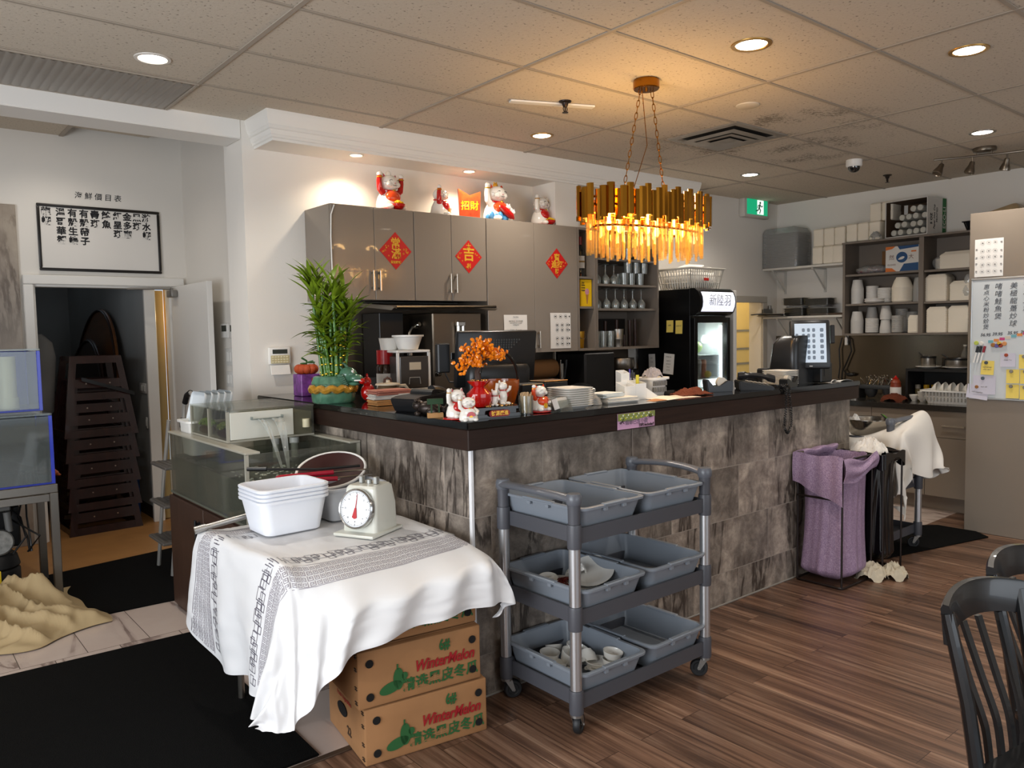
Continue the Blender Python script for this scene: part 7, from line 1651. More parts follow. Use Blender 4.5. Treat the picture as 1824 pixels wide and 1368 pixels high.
# ---- dining chairs at the lower right
M_EBON=mat('ebony_lacquer','#101113',0.3,coat=0.35)
def dining_chair(x,y,rz,label):
    t=thing('dining_chair',label,'chair',(x,y,0),rz,group='black slat-back dining chairs')
    P=lambda s:[Vector((s*0.155,0.02,0.0)),Vector((s*0.152,0.0,0.25)),Vector((s*0.150,-0.005,0.44)),Vector((s*0.162,0.018,0.62)),Vector((s*0.175,0.055,0.80)),Vector((s*0.178,0.065,0.845))]
    for s in (-1,1):
        g=G();p=P(s);g.tube(p,0.016,10,rs=[0.015,0.017,0.019,0.018,0.017,0.016]);obj('back_post',g,M_EBON,t)
        g=G().loft([[(s*0.165+a*w_,-0.36+b*w_,z) for a,b in ((-1,-1),(1,-1),(1,1),(-1,1))] for z,w_ in ((0,0.013),(0.42,0.018))]);obj('leg',g,M_EBON,t)
    rings=[]
    for k in range(17):
        u=k/16*2-1;xx=0.187*u;bow=0.045*(1-u*u);zt=0.868+0.022*(1-u*u);zb=0.775+0.022*(1-u*u)-(0.012 if abs(u) > 0.9 else 0)
        yc=0.058+bow;rings.append([(xx,yc-0.012,zb),(xx,yc+0.010,zb),(xx,yc+0.020,zt-0.012),(xx,yc+0.014,zt),(xx,yc-0.002,zt),(xx,yc-0.010,zt-0.014)])
    g=G().loft(rings);bmesh.ops.bevel(g.bm,geom=[e for e in g.bm.edges if e.calc_face_angle(0) > 0.6],offset=0.003,affect='EDGES');obj('top_rail',g,M_EBON,t)
    for k in range(4):
        u=(k-1.5)/1.5*0.66;xx0,xx1=0.135*u,0.172*u;b1=0.045*(1-(xx1/0.187)**2)
        g=G();pts=[(xx0,-0.005,0.44),(xx0*1.02,0.006+b1*0.1,0.54),((xx0+xx1)/2,0.03+b1*0.5,0.65),(xx1,0.058+b1,0.785)]
        R=[]
        for q in range(13):
            v=crom([Vector(p) for p in pts],q/12*3);R.append([(v.x-0.0105,v.y-0.005,v.z),(v.x+0.0105,v.y-0.005,v.z),(v.x+0.0105,v.y+0.006,v.z),(v.x-0.0105,v.y+0.006,v.z)])
        g.loft(R);obj('spindle',g,M_EBON,t)
    g=G().loft([[(x,y,z) for x,y in rr2(-0.20+i,-0.40+i,0.20-i,0.0-i,0.05,5)] for z,i in ((0.425,0.012),(0.432,0.0),(0.446,0.0),(0.455,0.006),(0.450,0.05))]);obj('seat',g,M_EBON,t)
    g=G().box((-0.15,-0.012,0.20),(0.15,0.012,0.23)).box((-0.155,-0.37,0.20),(-0.14,-0.012,0.225)).box((0.14,-0.37,0.20),(0.155,-0.012,0.225));obj('stretcher',g,M_EBON,t)
    return t
dining_chair(2.305,0.745,-0.145,'nearest black slat-back dining chair at the lower right edge')
dining_chair(2.745,0.800,-0.10,'black slat-back dining chair behind the nearest one, mostly out of view')
# ------------------------------------------------------------------ fortune cats and the things on the bar and shelves
M_CER=mat('white_ceramic_glaze','#e9e4db',0.12,coat=0.5);M_CERR=mat('red_ceramic_glaze','#b3120f',0.12,coat=0.5);M_CERG=mat('gold_ceramic_glaze','#d9a11e',0.2,0.5,coat=0.3);M_CERY=mat('yellow_ceramic_glaze','#e0b51a',0.2,coat=0.4);M_CERO=mat('orange_ceramic_glaze','#d8481a',0.15,coat=0.5);M_CERB=mat('blue_ceramic_glaze','#3f7fb0',0.15,coat=0.5);M_DARKL=mat('dark_painted_line','#2a1a16',0.4);M_PINK=mat('pink_painted','#c9606a',0.4)
def fortune_cat(label,loc,S,rz,robe,paw=1,both=False,cushion=None,lower='bowl',ear=None,group='fortune cats'):
    """seated beckoning cat, S metres tall; local front is -y"""
    t=thing('fortune_cat',label,'figurine',loc,rz,group=group)
    k=lambda*p:tuple(q*S for q in p)
    z0=0.05*S if cushion else 0.0
    O=MT((0,0,z0))
    g=G().lathe([(0,0),(0.30*S,0.0),(0.355*S,0.05*S),(0.36*S,0.15*S),(0.31*S,0.33*S),(0.22*S,0.48*S),(0.15*S,0.56*S),(0,0.58*S)],26,sx=1.0,sy=0.82)
    for s in (-1,1):g.ell(k(s*0.20,-0.27,0.07),k(0.10,0.13,0.075),14,10)
    obj('body',g.xf(O),M_CER,t)
    g=G().ell(k(0,-0.03,0.70),k(0.27,0.235,0.205),26,16).ell(k(-0.12,-0.19,0.655),k(0.10,0.07,0.08),14,8).ell(k(0.12,-0.19,0.655),k(0.10,0.07,0.08),14,8);h=obj('head',g.xf(O),M_CER,t)
    for s in (-1,1):
        g=G().loft([[(s*(0.165+0.005*q)*S+0.085*S*f*math.cos(a*PI/5),(-0.02+0.035*f*math.sin(a*PI/5))*S,zz*S) for a in range(10)] for q,zz,f in ((0,0.80,1.0),(3,0.875,0.72),(6,0.945,0.18))]);e=obj('ear',g.xf(O),ear or M_CER,h)
        g=G().loft([[(s*(0.165+0.005*q)*S+0.045*S*f*math.cos(a*PI/4),(-0.052+0.012*f*math.sin(a*PI/4))*S,zz*S) for a in range(8)] for q,zz,f in ((0,0.83,1.0),(3,0.88,0.7),(5,0.92,0.2))]);obj('ear_lining',g.xf(O),M_CERO if ear else M_PINK,h)
    g=G()
    for s in (-1,1):
        g.tube([((s*0.105+0.05*math.cos(a))*S,(-0.262+0.03*abs(math.cos(a))-0.006)*S,(0.72+0.035*math.sin(a))*S) for a in [PI*q/6 for q in range(7)]],0.006*S,5)
        g.tube([((s*0.03-0.03*math.cos(a))*S,-0.268*S,(0.635-0.025*math.sin(a))*S) for a in [PI*q/5 for q in range(6)]],0.005*S,5)
        for q in (-1,0,1):g.tube([(s*0.15*S,-0.245*S,(0.655+0.02*q)*S),(s*0.27*S,-0.15*S,(0.66+0.045*q)*S)],0.0028*S,4)
    obj('face',g.xf(O),M_DARKL,h)
    g=G().ell(k(0,-0.275,0.672),k(0.018,0.012,0.012),10,6);obj('nose',g.xf(O),M_PINK,h)
    g=G().tube([(0.205*S*math.cos(a*PI/12),0.18*S*math.sin(a*PI/12)-0.01*S,(0.515-0.03*math.sin(a*PI/12)*-1)*S) for a in range(24)],0.028*S,8,True);obj('collar',g.xf(O),M_CERR,t)
    g=G().ell(k(0,-0.215,0.485),k(0.042,0.035,0.042),14,10);obj('bell',g.xf(O),M_CERG,t)
    def arm(s,up):
        g=G()
        if up:pts=[k(s*0.20,-0.04,0.42),k(s*0.33,-0.06,0.52),k(s*0.36,-0.07,0.72),k(s*0.345,-0.085,0.86)];rr=[0.085*S,0.08*S,0.068*S,0.062*S]
        else:pts=[k(s*0.22,-0.05,0.44),k(s*0.31,-0.16,0.36),k(s*0.24,-0.28,0.30)];rr=[0.085*S,0.08*S,0.065*S]
        g.tube(pts,0.07*S,12,rs=rr);a=obj('arm',g.xf(O),robe[0],t)
        p=pts[-1];g=G().ell((p[0],p[1],p[2]+(0.03*S if up else 0)),k(0.075,0.07,0.07),14,10);obj('paw',g.xf(O),M_CER,a)
        if up:
            g=G().tube([(p[0]+0.066*S*math.cos(q*PI/8),p[1]+0.066*S*math.sin(q*PI/8),p[2]-0.045*S) for q in range(16)],0.016*S,6,True);obj('cuff',g.xf(O),M_CERG,a)
    arm(paw,True);arm(-paw,both)
    # robe on the chest
    g=G().ell(k(0,-0.155,0.32),k(0.235,0.165,0.19),22,14);obj('robe',g.xf(O),robe[1],t)
    if lower == 'bowl':
        g=G().lathe([(0,0),(0.10*S,0),(0.17*S,0.06*S),(0.185*S,0.12*S),(0,0.125*S)],22,k(0.02,-0.34,0.02));obj('treasure_bowl',g.xf(O),M_CERR,t)
        g=G();rnd=random.Random(int(S*1000)+int(loc[0]*10))
        for q in range(16):a,d=rnd.uniform(0,2*PI),rnd.uniform(0,0.14);g.ell(k(0.02+d*math.cos(a),-0.34+d*math.sin(a),0.155+0.07*(1-d/0.14)),k(0.055,0.04,0.03),10,6,(0,0,rnd.uniform(0,3)))
        obj('gold_ingots',g.xf(O),M_CERY,t)
    elif lower == 'coin':
        g=G().lathe([(0,0),(0.105*S,0),(0.11*S,0.012*S),(0.10*S,0.028*S),(0,0.03*S)],24,sx=0.8).xf(MT(k(0.02,-0.30,0.20)) @ MR(PI/2-0.15,4,'X'));obj('gold_coin',g.xf(O),M_CERG,t)
    elif lower == 'waves':
        g=G()
        for q in range(9):a=PI+PI*(q+0.5)/9;g.ell(k(0.33*math.cos(a),0.30*math.sin(a),0.08+0.05*(q % 2)),k(0.075,0.065,0.11),12,8)
        obj('blue_waves',g.xf(O),M_CERB,t)
        g=G().tube([k(-0.16,-0.33,0.36),k(0.0,-0.37,0.24),k(0.16,-0.38,0.14),k(0.26,-0.36,0.08)],0.09*S,10,rs=[0.05*S,0.09*S,0.085*S,0.04*S]);obj('red_carp',g.xf(O),M_CERR,t)
        for x,z in ((0.12,0.36),(0.27,0.24)):g=G().ell(k(x,-0.33,z),k(0.075,0.065,0.065),14,10).ell(k(x-0.045,-0.33,z+0.06),k(0.025,0.02,0.03)).ell(k(x+0.045,-0.33,z+0.06),k(0.025,0.02,0.03));obj('kitten',g.xf(O),M_CER,t)
        g=G().ell(k(0,0.0,0.93),k(0.07,0.06,0.06),14,10).ell(k(-0.04,0,0.99),k(0.02,0.018,0.03)).ell(k(0.04,0,0.99),k(0.02,0.018,0.03));obj('kitten',g.xf(O),M_CERG,t)
    elif lower == 'fan':
        g=G().prism([k(0,-0.09)]+[k(0.17*math.cos(PI*q/10),-0.09+0.17*math.sin(PI*q/10)) for q in range(11)],-0.405*S,-0.385*S,'y').xf(MT(k(0,0.03,0.30)));obj('red_fan',g.xf(O),M_CERR,t)
        g=G().prism([k(0,-0.095)]+[k(0.07*math.cos(PI*q/8),-0.09+0.07*math.sin(PI*q/8)) for q in range(9)],-0.412*S,-0.39*S,'y').xf(MT(k(0,0.03,0.26)));obj('gold_fan',g.xf(O),M_CERG,t)
    if cushion:
        g=G().lathe([(0,0),(0.40*S,0),(0.46*S,0.02*S),(0.45*S,0.05*S),(0.36*S,0.062*S),(0,0.06*S)],30,sy=0.95);obj('cushion',g,cushion,t)
    return t
# the four big cats on the wall cabinets
t1=fortune_cat('fortune cat with a yellow gold heap, first from the left on the cabinets',(2.80,4.69,2.4135),0.265,0.15,(M_CERR,M_CERO),-1,True,M_CERR,'bowl')
g=G().ell((0,0,0.262),(0.02,0.018,0.022),12,8);obj('topknot',g,M_CER,t1)
fortune_cat('fortune cat in a deep red robe, second from the left on the cabinets',(3.20,4.67,2.4135),0.225,0.75,(M_CERR,M_CERR),-1,False,None,'coin',mat('black_ear_glaze','#1d1310',0.2))
fortune_cat('largest fortune cat with blue waves and red carp, third from the left',(3.70,4.66,2.4135),0.295,0.10,(M_CER,M_CERO),-1,False,None,'waves',M_CERO)
fortune_cat('fortune cat with a heaped gold bowl, fourth from the left by the white chase',(4.17,4.69,2.4135),0.245,0.35,(M_CER,M_CERR),1,True,M_CERR,'bowl')
t=thing('banner_board','orange and red gilded board standing behind the raised paw of the largest cat','decoration',(3.50,4.72,2.4135))
g=G().prism([(-0.075,0),(0.075,0),(0.085,0.22),(0.0,0.19),(-0.085,0.235)],-0.012,0.012,'y').xf(MR(-0.35,4,'Z'));obj('board',g,mat('orange_lacquer','#c4441c',0.3,var=0.45,vscale=26,coat=0.3),t)
g=G().text('招財',0.07,MR(-0.35,4,'Z') @ FACE((0,-0.013,0.11),'-y'),0.0006,bold=0.001);obj('gold_lettering',g,M_CERY,t)

# ---- open shelves: wine, cone boxes, bucket, glasses
def wine(x,y,z,h,lab,cap,label):
    t=thing('wine_bottle',label,'bottle',(x,y,z))
    r=0.036
    g=G().lathe([(0,0),(r,0),(r,h*0.62),(r*0.8,h*0.70),(r*0.40,h*0.78),(r*0.36,h*0.97),(0,h*0.97)],24);obj('glass',g,mat('black_green_glass','#090d0a',0.06,coat=0.6),t)
    g=G().lathe([(r*0.41,h*0.80),(r*0.43,h),(0,h)],18);obj('capsule',g,mat('capsule_'+cap[1:],cap,0.35),t)
    g=G().lathe([(r+0.0006,h*0.22),(r+0.0006,h*0.52)],28);obj('paper_label',g,mat('label_'+lab[1:],lab,0.7),t)
    g=G().lathe([(r+0.0012,h*0.36),(r+0.0012,h*0.40)],28);obj('label_band',g,mat('label_gold_band','#8a6a34',0.6),t)
wine(4.435,4.62,2.0285,0.305,'#a8926a','#5f1512','dark wine bottle with a tan label at the left of the narrow shelf')
wine(4.515,4.60,2.0285,0.325,'#c9c3ba','#7c1512','dark wine bottle with a white label and red capsule on the narrow shelf')
t=thing('cone_box','bright yellow cone box with an ice cream picture on the narrow shelf','box',(4.445,4.53,1.7905),-0.05)
g=G().box((0,0,0),(0.122,0.13,0.215),0.002);obj('carton',g,mat('carton_yellow','#e6b800',0.45),t)
g=G().prism([(0.055,0.095),(0.085,0.095),(0.074,0.02),(0.066,0.02)],-0.0016,-0.0006,'y');obj('cone_print',g,mat('cone_tan','#b07a3c',0.6),t)
g=G().ell((0.070,-0.001,0.118),(0.022,0.001,0.026),16,10);obj('scoop_print',g,mat('scoop_pink','#c98a9a',0.6),t)
g=G()
for s,z in (('Joy',0.19),('cake',0.170),('cone',0.150),('cups',0.130)):g.text(s,0.021,FACE((0.028,-0.0012,z),'-y'),0.0003,bold=0.0005)
obj('black_print',g,M_INK,t)
g=G().box((0.1225,0.02,0.08),(0.1235,0.11,0.17));obj('info_panel',g,mat('grey_label','#8b8884',0.4),t)
t=thing('cone_box','narrow orange cone box standing left of the yellow box on the narrow shelf','box',(4.408,4.54,1.7905));g=G().box((0,0,0),(0.034,0.12,0.185),0.002);obj('carton',g,mat('carton_amber','#df9411',0.45),t);g=G().box((0.004,-0.0012,0.01),(0.03,-0.0003,0.075));obj('info_panel',g,mat('grey_label','#8b8884',0.4),t)
t=thing('yellow_bucket','small yellow metal bucket with a wire handle on the lowest narrow shelf','bucket',(4.495,4.60,1.4545))
g=G().lathe([(0,0),(0.034,0),(0.036,0.004),(0.044,0.135),(0.047,0.138),(0.042,0.138),(0.034,0.008),(0,0.007)],26);obj('pail',g,mat('gold_pail','#b58418',0.3,0.5),t)
g=G().tube([(0.045*math.cos(PI*q/10+PI),-0.02-0.025*math.sin(PI*q/10),0.125-0.05*math.sin(PI*q/10)) for q in range(11)],0.0018,5);obj('wire_handle',g,M_STEEL,t)
solo('dark_cup',cup_g(0.035,0.10),mat('black_brown_cup','#1b1310',0.3),'dark cup beside the yellow bucket on the lowest narrow shelf','cup',(4.425,4.63,1.4545))
M_GL=glassy('stemware_glass','#e9ecea',0.55,0.03,'#d5d8d4',0.16)
def stem_g(r=0.036,h=0.165,inv=True):
    pr=[(0.0,0.0),(r*0.92,0.0),(r*0.95,0.002),(0.006,0.008),(0.004,0.02),(0.004,h*0.47),(0.012,h*0.52),(r*0.9,h*0.68),(r,h*0.78),(r*0.86,h),(r*0.84,h),(r*0.96,h*0.78),(r*0.85,h*0.69),(0.0,h*0.55)]
    if inv:pr=[(a,h-z) for a,z in pr]
    return G().lathe(pr,18)
def tumb_g(r=0.036,h=0.10):return G().lathe([(0,0),(r*0.85,0),(r,h),(r-0.003,h),(r*0.82,0.006),(0,0.006)],18)
s0=None
ordn=['first','second','third','fourth','fifth','sixth','seventh']
for i in range(6):
    for dep,(yy,nm) in enumerate(((4.56,'front'),(4.68,'back'))):
        l=f'upturned wine glass, {ordn[i]} from left, {nm} row of the lower glass shelf';p=(4.665+0.108*i+0.02*dep,yy,1.7755)
        if s0 is None:s0=solo('wine_glass',stem_g(),M_GL,l,'glass',p,group='upturned wine glasses')
        else:dup(s0,p,None,l)
for i in range(3):
    for dep,(yy,nm) in enumerate(((4.56,'front'),(4.68,'back'))):
        dup(s0,(4.665+0.10*i+0.02*dep,yy,1.9755),None,f'upturned wine glass, {ordn[i]} from left, {nm} row of the middle glass shelf')
t0=None
def tumblers(pts,z,desc,h=1.0):
    global t0
    for i,(x,y,nm) in enumerate(pts):
        l=f'clear tumbler, {nm} {desc}'
        if t0 is None:t0=solo('tumbler',tumb_g(),M_GL,l,'glass',(x,y,z),group='clear tumblers');
        else:o=dup(t0,(x,y,z),None,l);o.scale=(1,1,h)
tumblers([(5.00,4.57,'left front'),(5.09,4.57,'middle front'),(5.20,4.57,'right front'),(5.05,4.68,'left back'),(5.16,4.68,'right back')],1.9755,'beside the wine glasses on the middle glass shelf')
tumblers([(5.05,4.57,'upper left'),(5.15,4.57,'upper middle'),(5.25,4.57,'upper right')],2.076,'of those stacked on others on the middle glass shelf',0.9)
tumblers([(4.85,4.58,'first'),(4.95,4.60,'second'),(5.06,4.58,'third'),(5.18,4.57,'fourth'),(5.28,4.57,'fifth')],2.1855,'from the left on the top glass shelf',1.0)
tumblers([(4.645,4.56,'first'),(4.725,4.56,'second'),(4.69,4.66,'third'),(4.805,4.55,'fourth')],1.4545,'from the left on the bottom glass shelf',1.35)
solo('wooden_crate',G().box((0,0,0),(0.13,0.12,0.012)).box((0,0,0.0125),(0.13,0.008,0.05)).box((0,0.112,0.0125),(0.13,0.12,0.05)),mat('honey_wood','#8a5a2c',0.5),'small honey-coloured wooden tray at the left of the top glass shelf','tray',(4.63,4.56,2.186))
t=thing('cocktail_shaker','ribbed steel tumbler at the front of the bottom glass shelf','shaker',(4.915,4.57,1.4545));g=G().lathe([(0,0),(0.042,0),(0.046,0.06),(0.047,0.062),(0.047,0.075),(0.046,0.077),(0.051,0.15),(0.048,0.15),(0.04,0.005),(0,0.005)],30);obj('cup',g,M_STEEL,t)
g=G().box((0,0,0),(0.46,0.02,0.24));solo('dark_board',g,mat('very_dark_board','#15100e',0.6),'dark board standing at the back of the bottom glass shelf','board',(4.80,4.80,1.4545))
for k,(x,h) in enumerate(((4.86,0.22),(5.00,0.23),(5.09,0.10),(5.165,0.225),(5.235,0.235))):
    g=G().cyl((0,0,0),(0,0,h),0.012,0.015,12);solo('wooden_muddler',g,mat('dark_walnut_wood','#38211a',0.4),f'dark wooden pepper mill post, {ordn[k]} from the left on the bottom glass shelf','pepper mill',(x,4.66,1.4545),group='dark wooden posts on the glass shelf')

# ---- things on the bar ledge
ZC=1.2245
t=thing('candy_box','purple printed box with an orange pumpkin lid at the wall end of the bar','box',(2.11,4.58,ZC))
g=G().box((-0.062,-0.06,0),(0.062,0.06,0.135),0.004);obj('box',g,mat('purple_print','#7a3f8c',0.35,var=0.6,vscale=24),t)
g=G().box((0.005,-0.0615,0.02),(0.05,-0.0603,0.11));obj('print_panel',g,mat('brown_orange_print','#8a4a34',0.5,var=0.5,vscale=40),t)
g=G()
for k in range(10):a=2*PI*k/10;g.ell((0.045*math.cos(a),0.042*math.sin(a),0.165),(0.032,0.03,0.030),12,8,(0,0,a))
obj('pumpkin_lid',g,mat('glitter_orange','#b3471a',0.4,bump=0.5,bscale=300),t)
g=G().tube([(0,0,0.185),(0.005,0,0.215),(-0.03,-0.005,0.235)],0.006,6).tube([(0.0,0,0.205),(0.04,-0.01,0.215),(0.05,-0.02,0.185)],0.004,6).ell((0.03,-0.01,0.205),(0.028,0.010,0.006),10,6).ell((-0.02,-0.01,0.20),(0.025,0.010,0.006),10,6);obj('stem',g,mat('pumpkin_stem_green','#2f5a2c',0.6),t)
solo('tumbler',tumb_g(0.034,0.13),M_GL,'clear plastic cup between the candy box and the bamboo planter','glass',(2.13,4.40,ZC),group='clear tumblers')
# lucky bamboo in a dragon planter
PX,PY=1.985,3.97
t=thing('lucky_bamboo','tall lucky bamboo growing in a green dragon planter on the bar','plant',(PX,PY,ZC),-0.35)
M_JADE=mat('green_dragon_glaze','#4e7a62',0.2,var=0.35,vscale=18,coat=0.5);M_ROPE=mat('ochre_rope_glaze','#a87a26',0.25,var=0.4,vscale=40,coat=0.4)
g=G().lathe([(0,0),(0.105,0),(0.115,0.01),(0.120,0.05),(0.112,0.06),(0.112,0.10),(0.118,0.11),(0.105,0.145),(0.092,0.150),(0.090,0.11),(0,0.11)],48,sx=1.0,sy=0.8)
for v in g.bm.verts:
    a=math.atan2(v.co.y,v.co.x);r=1+0.02*math.sin(a*18+v.co.z*120);v.co.x *= r;v.co.y *= r
obj('planter',g,M_JADE,t)
g=G().tube([(0.117*math.cos(a*PI/40),0.096*math.sin(a*PI/40),0.078+0.006*math.sin(a*0.9)) for a in range(80)],0.020,8,True);obj('rope_band',g,M_ROPE,t)
g=G().ell((0.075,-0.055,0.155),(0.05,0.04,0.042),18,12).ell((0.115,-0.075,0.135),(0.04,0.03,0.022),14,8).ell((0.105,-0.07,0.105),(0.032,0.026,0.012),12,8)
for a,b in ((0.045,-0.02),(0.085,-0.025)):g.tube([(a,b-0.02,0.185),(a-0.03,b,0.215),(a-0.055,b+0.01,0.215)],0.007,6)
for q in range(7):g.ell((0.03+0.005*q,-0.095+0.004*q,0.15-0.010*q),(0.018,0.010,0.012),8,6)
h=obj('dragon_head',g,M_JADE,t)
g=G().ell((0.145,-0.088,0.118),(0.017,0.017,0.017),16,10);obj('red_pearl',g,M_CERR,h)
g=G().box((0.10,-0.105,0.120),(0.135,-0.065,0.127)).ell((0.095,-0.085,0.172),(0.009,0.008,0.009),10,8);obj('teeth_and_eye',g,M_CER,h)
M_STALK=mat('bamboo_stalk','#4c7a24',0.35,var=0.2,vscale=12);M_RING=mat('gold_tie_band','#c9a524',0.3,0.5);M_LEAF=mat('bamboo_leaf','#738c20',0.4,var=0.35,vscale=9)
rnd=random.Random(17)
stalks=[]
for k in range(24):
    a,d=rnd.uniform(0,2*PI),math.sqrt(rnd.uniform(0,1))*0.062;x,y=d*math.cos(a),d*math.sin(a)*0.8;h=rnd.uniform(0.26,0.50);lx,ly=x*0.5+rnd.uniform(-.03,.03),y*0.5+rnd.uniform(-.03,.03)
    pts=[];rs=[]
    n=12
    for q in range(n*3+1):
        u=q/(n*3);pts.append((x+lx*u,y+ly*u,0.10+h*u));rs.append(0.0092 if q % 3 == 0 else 0.0074)
    g=G().tube(pts,0.009,8,rs=rs);obj('stalk',g,M_STALK,t);stalks.append((x,y,lx,ly,h))
g=G()
for z in (0.16,0.21,0.26,0.31,0.36):
    for k in range(14):a=2*PI*k/14;s=1.0+0.35*(z-0.1);g.ell((0.062*s*math.cos(a),0.052*s*math.sin(a),z+rnd.uniform(-.012,.012)),(0.010,0.010,0.005),8,5)
obj('gold_bands',g,M_RING,t)
def leaf(g,p,yaw,pitch,L,w,droop):
    d=Vector((math.cos(yaw),math.sin(yaw),0));s=Vector((-math.sin(yaw),math.cos(yaw),0));V=[]
    n=8
    for q in range(n+1):
        u=q/n;c=Vector(p)+d*(L*u*math.cos(pitch*(1-u*0.3)))+Vector((0,0,L*(math.sin(pitch)*u-droop*u*u)))
        ww=w*(math.sin(min(1,u*1.25+0.08)*PI)**0.8 if u < 0.98 else 0.02)*(1-u*0.25);V.append((g.bm.verts.new(c+s*ww+Vector((0,0,ww*0.5))),g.bm.verts.new(c),g.bm.verts.new(c-s*ww+Vector((0,0,ww*0.5)))))
    for A,B in zip(V,V[1:]):
        g.bm.faces.new((A[0],A[1],B[1],B[0]));g.bm.faces.new((A[1],A[2],B[2],B[1]))
    g._fin()
g=G()
for k in range(430):
    x,y,lx,ly,h=stalks[k % 24];u=rnd.uniform(0.42,1.15) if k % 4 else rnd.uniform(0.95,1.2)
    top=u > 0.9;yaw=rnd.uniform(0,2*PI)
    leaf(g,(x+lx*u,y+ly*u,0.10+h*u),yaw,rnd.uniform(0.15,0.75) if not top else rnd.uniform(0.5,1.35),rnd.uniform(0.12,0.215)*(1.1 if top else 1),rnd.uniform(0.010,0.0155),rnd.uniform(0.15,0.6) if not top else rnd.uniform(0.0,0.35))
obj('leaves',g,M_LEAF,t,ang=80)
# envelopes and cards
for k,(z,c,l,r) in enumerate(((0.0,'#b9854f','bottom tan envelope bundle beside the bamboo planter',0.02),(0.030,'#c9c3ba','white envelope bundle in the middle beside the bamboo planter',-0.05),(0.052,'#a86a5a','loose pinkish red packets on top of the envelopes',0.10))):
    g=G()
    for q in range(5):g.obox((rnd.uniform(-.006,.006),rnd.uniform(-.006,.006),0.004+0.0055*q),(0.20,0.12,0.0045),(0,0,rnd.uniform(-.05,.05)),0.001)
    solo('envelopes',g,mat('paper_'+c[1:],c,0.7,var=0.15,vscale=14),l,'envelopes',(2.13,3.62,ZC+z),r-0.1)
# jar, can, teapot, rooster on the lower work counter
ZW=0.9005
t=thing('tea_jar','glass jar with a red lid and white label behind the bamboo','jar',(2.42,4.15,ZW+0.0))
g=G().lathe([(0,0),(0.05,0),(0.053,0.006),(0.053,0.50),(0.045,0.515),(0,0.515)],28);obj('glass',g,glassy('jar_brown_glass','#8d7a64',0.5,0.04,'#3a2418',0.45),t)
g=G().cyl((0,0,0.516),(0,0,0.60),0.050,n=28);obj('red_lid',g,mat('red_plastic_lid','#a31316',0.3),t)
g=G().lathe([(0.0537,0.34),(0.0537,0.46)],36);obj('white_label',g,M_PAPER,t)
t=thing('tea_tin','red and gold tea tin with a clear lid behind the teapot','tin',(2.47,4.06,ZW));g=G().cyl((0,0,0.001),(0,0,0.44),0.045,n=26);obj('tin',g,mat('dark_red_tin','#7d1512',0.3),t);g=G().cyl((0,0,0.441),(0,0,0.455),0.047,n=26);obj('lid',g,mat('grey_metal','#a9aaa6',0.4,0.7),t)
g=G().lathe([(0,0),(0.055,0),(0.066,0.06),(0.068,0.064),(0,0.066)],24);solo('plastic_tub',g,M_PPC,'small clear plastic tub behind the tea tin','tub',(2.52,4.17,1.33))
solo('tea_stand',G().box((-0.12,-0.12,0),(0.12,0.12,0.425),0.004),mat('charcoal_board','#1b1a1a',0.45),'dark stand under the plastic tub','stand',(2.56,4.21,ZW)).location.y=4.30
t=thing('glass_teapot','glass teapot with a cream lid and handle on the bar behind the envelopes','teapot',(2.24,3.82,ZC))
g=G().lathe([(0,0),(0.055,0),(0.066,0.02),(0.066,0.06),(0.052,0.085),(0.048,0.087),(0.062,0.06),(0.062,0.02),(0,0.006)],28);obj('glass',g,glassy('tea_glass','#e9e2d6',0.5,0.03,'#a58a6a',0.2),t)
g=G().lathe([(0,0.118),(0.012,0.116),(0.016,0.104),(0.066,0.098),(0.070,0.090),(0.052,0.087),(0,0.087)],30);obj('lid',g,mat('cream_plastic','#cdbfa8',0.4),t)
g=G().tube([(-0.022,0,0.098),(-0.018,0,0.122),(0,0,0.130),(0.018,0,0.122),(0.022,0,0.098)],0.007,8);obj('lid_knob',g,mat('brown_plastic','#4a2f24',0.4),t)
g=G().tube([(0.060,-0.01,0.080),(0.10,-0.02,0.082),(0.12,-0.025,0.055),(0.115,-0.025,0.01)],0.010,8);obj('handle',g,mat('cream_plastic','#cdbfa8',0.4),t)
t=thing('red_rooster','small glossy red ornament behind the dragon head of the planter','figurine',(2.16,3.90,ZC))
g=G().ell((0,0,0.05),(0.042,0.036,0.05),18,12).ell((-0.012,-0.012,0.11),(0.026,0.024,0.028),14,10).ell((-0.012,-0.015,0.142),(0.008,0.008,0.014),8,6).ell((0.04,0.01,0.03),(0.03,0.02,0.016),10,8);obj('body',g,M_CERR,t)
# white drawer unit with bowls
t=thing('drawer_unit','small white plastic drawer unit with clear drawers on the work counter','drawers',(2.39,3.96,ZW),-0.12)
g=G()
for z in (0,0.19,0.36,0.585):g.box((0,0,z),(0.215,0.26,z+0.014),0.003)
for x in (0,0.201):
    for y in (0,0.246):g.box((x,y,0.0145),(x+0.014,y+0.014,0.584))
obj('frame',g,M_WHITE,t)
for z in (0.016,0.206,0.376):
    h=0.165 if z < 0.3 else 0.195
    g=G().box((0.016,-0.004,z),(0.199,0.24,z+h-0.008),0.004);d=obj('drawer',g,mat('smoky_clear_drawer','#4a4643',0.3),t)
    g=G().box((0.075,-0.0056,z+h*0.55),(0.15,-0.0044,z+h*0.78));obj('price_label',g,mat('cream_label','#c9bda6',0.7),d)
    g=G().tube([(0.07,-0.006,z+h*0.12),(0.075,-0.007,z+h*0.32),(0.14,-0.007,z+h*0.32),(0.145,-0.006,z+h*0.12)],0.003,6);obj('pull',g,M_PPC,d)
solo('white_bowl',G().lathe([(0,0),(0.055,0),(0.06,0.006),(0.085,0.075),(0.095,0.078),(0.095,0.088),(0.082,0.082),(0.055,0.010),(0,0.008)],32),M_WHITE,'large white plastic bowl on top of the white drawer unit','bowl',(2.51,4.03,ZW+0.6005))
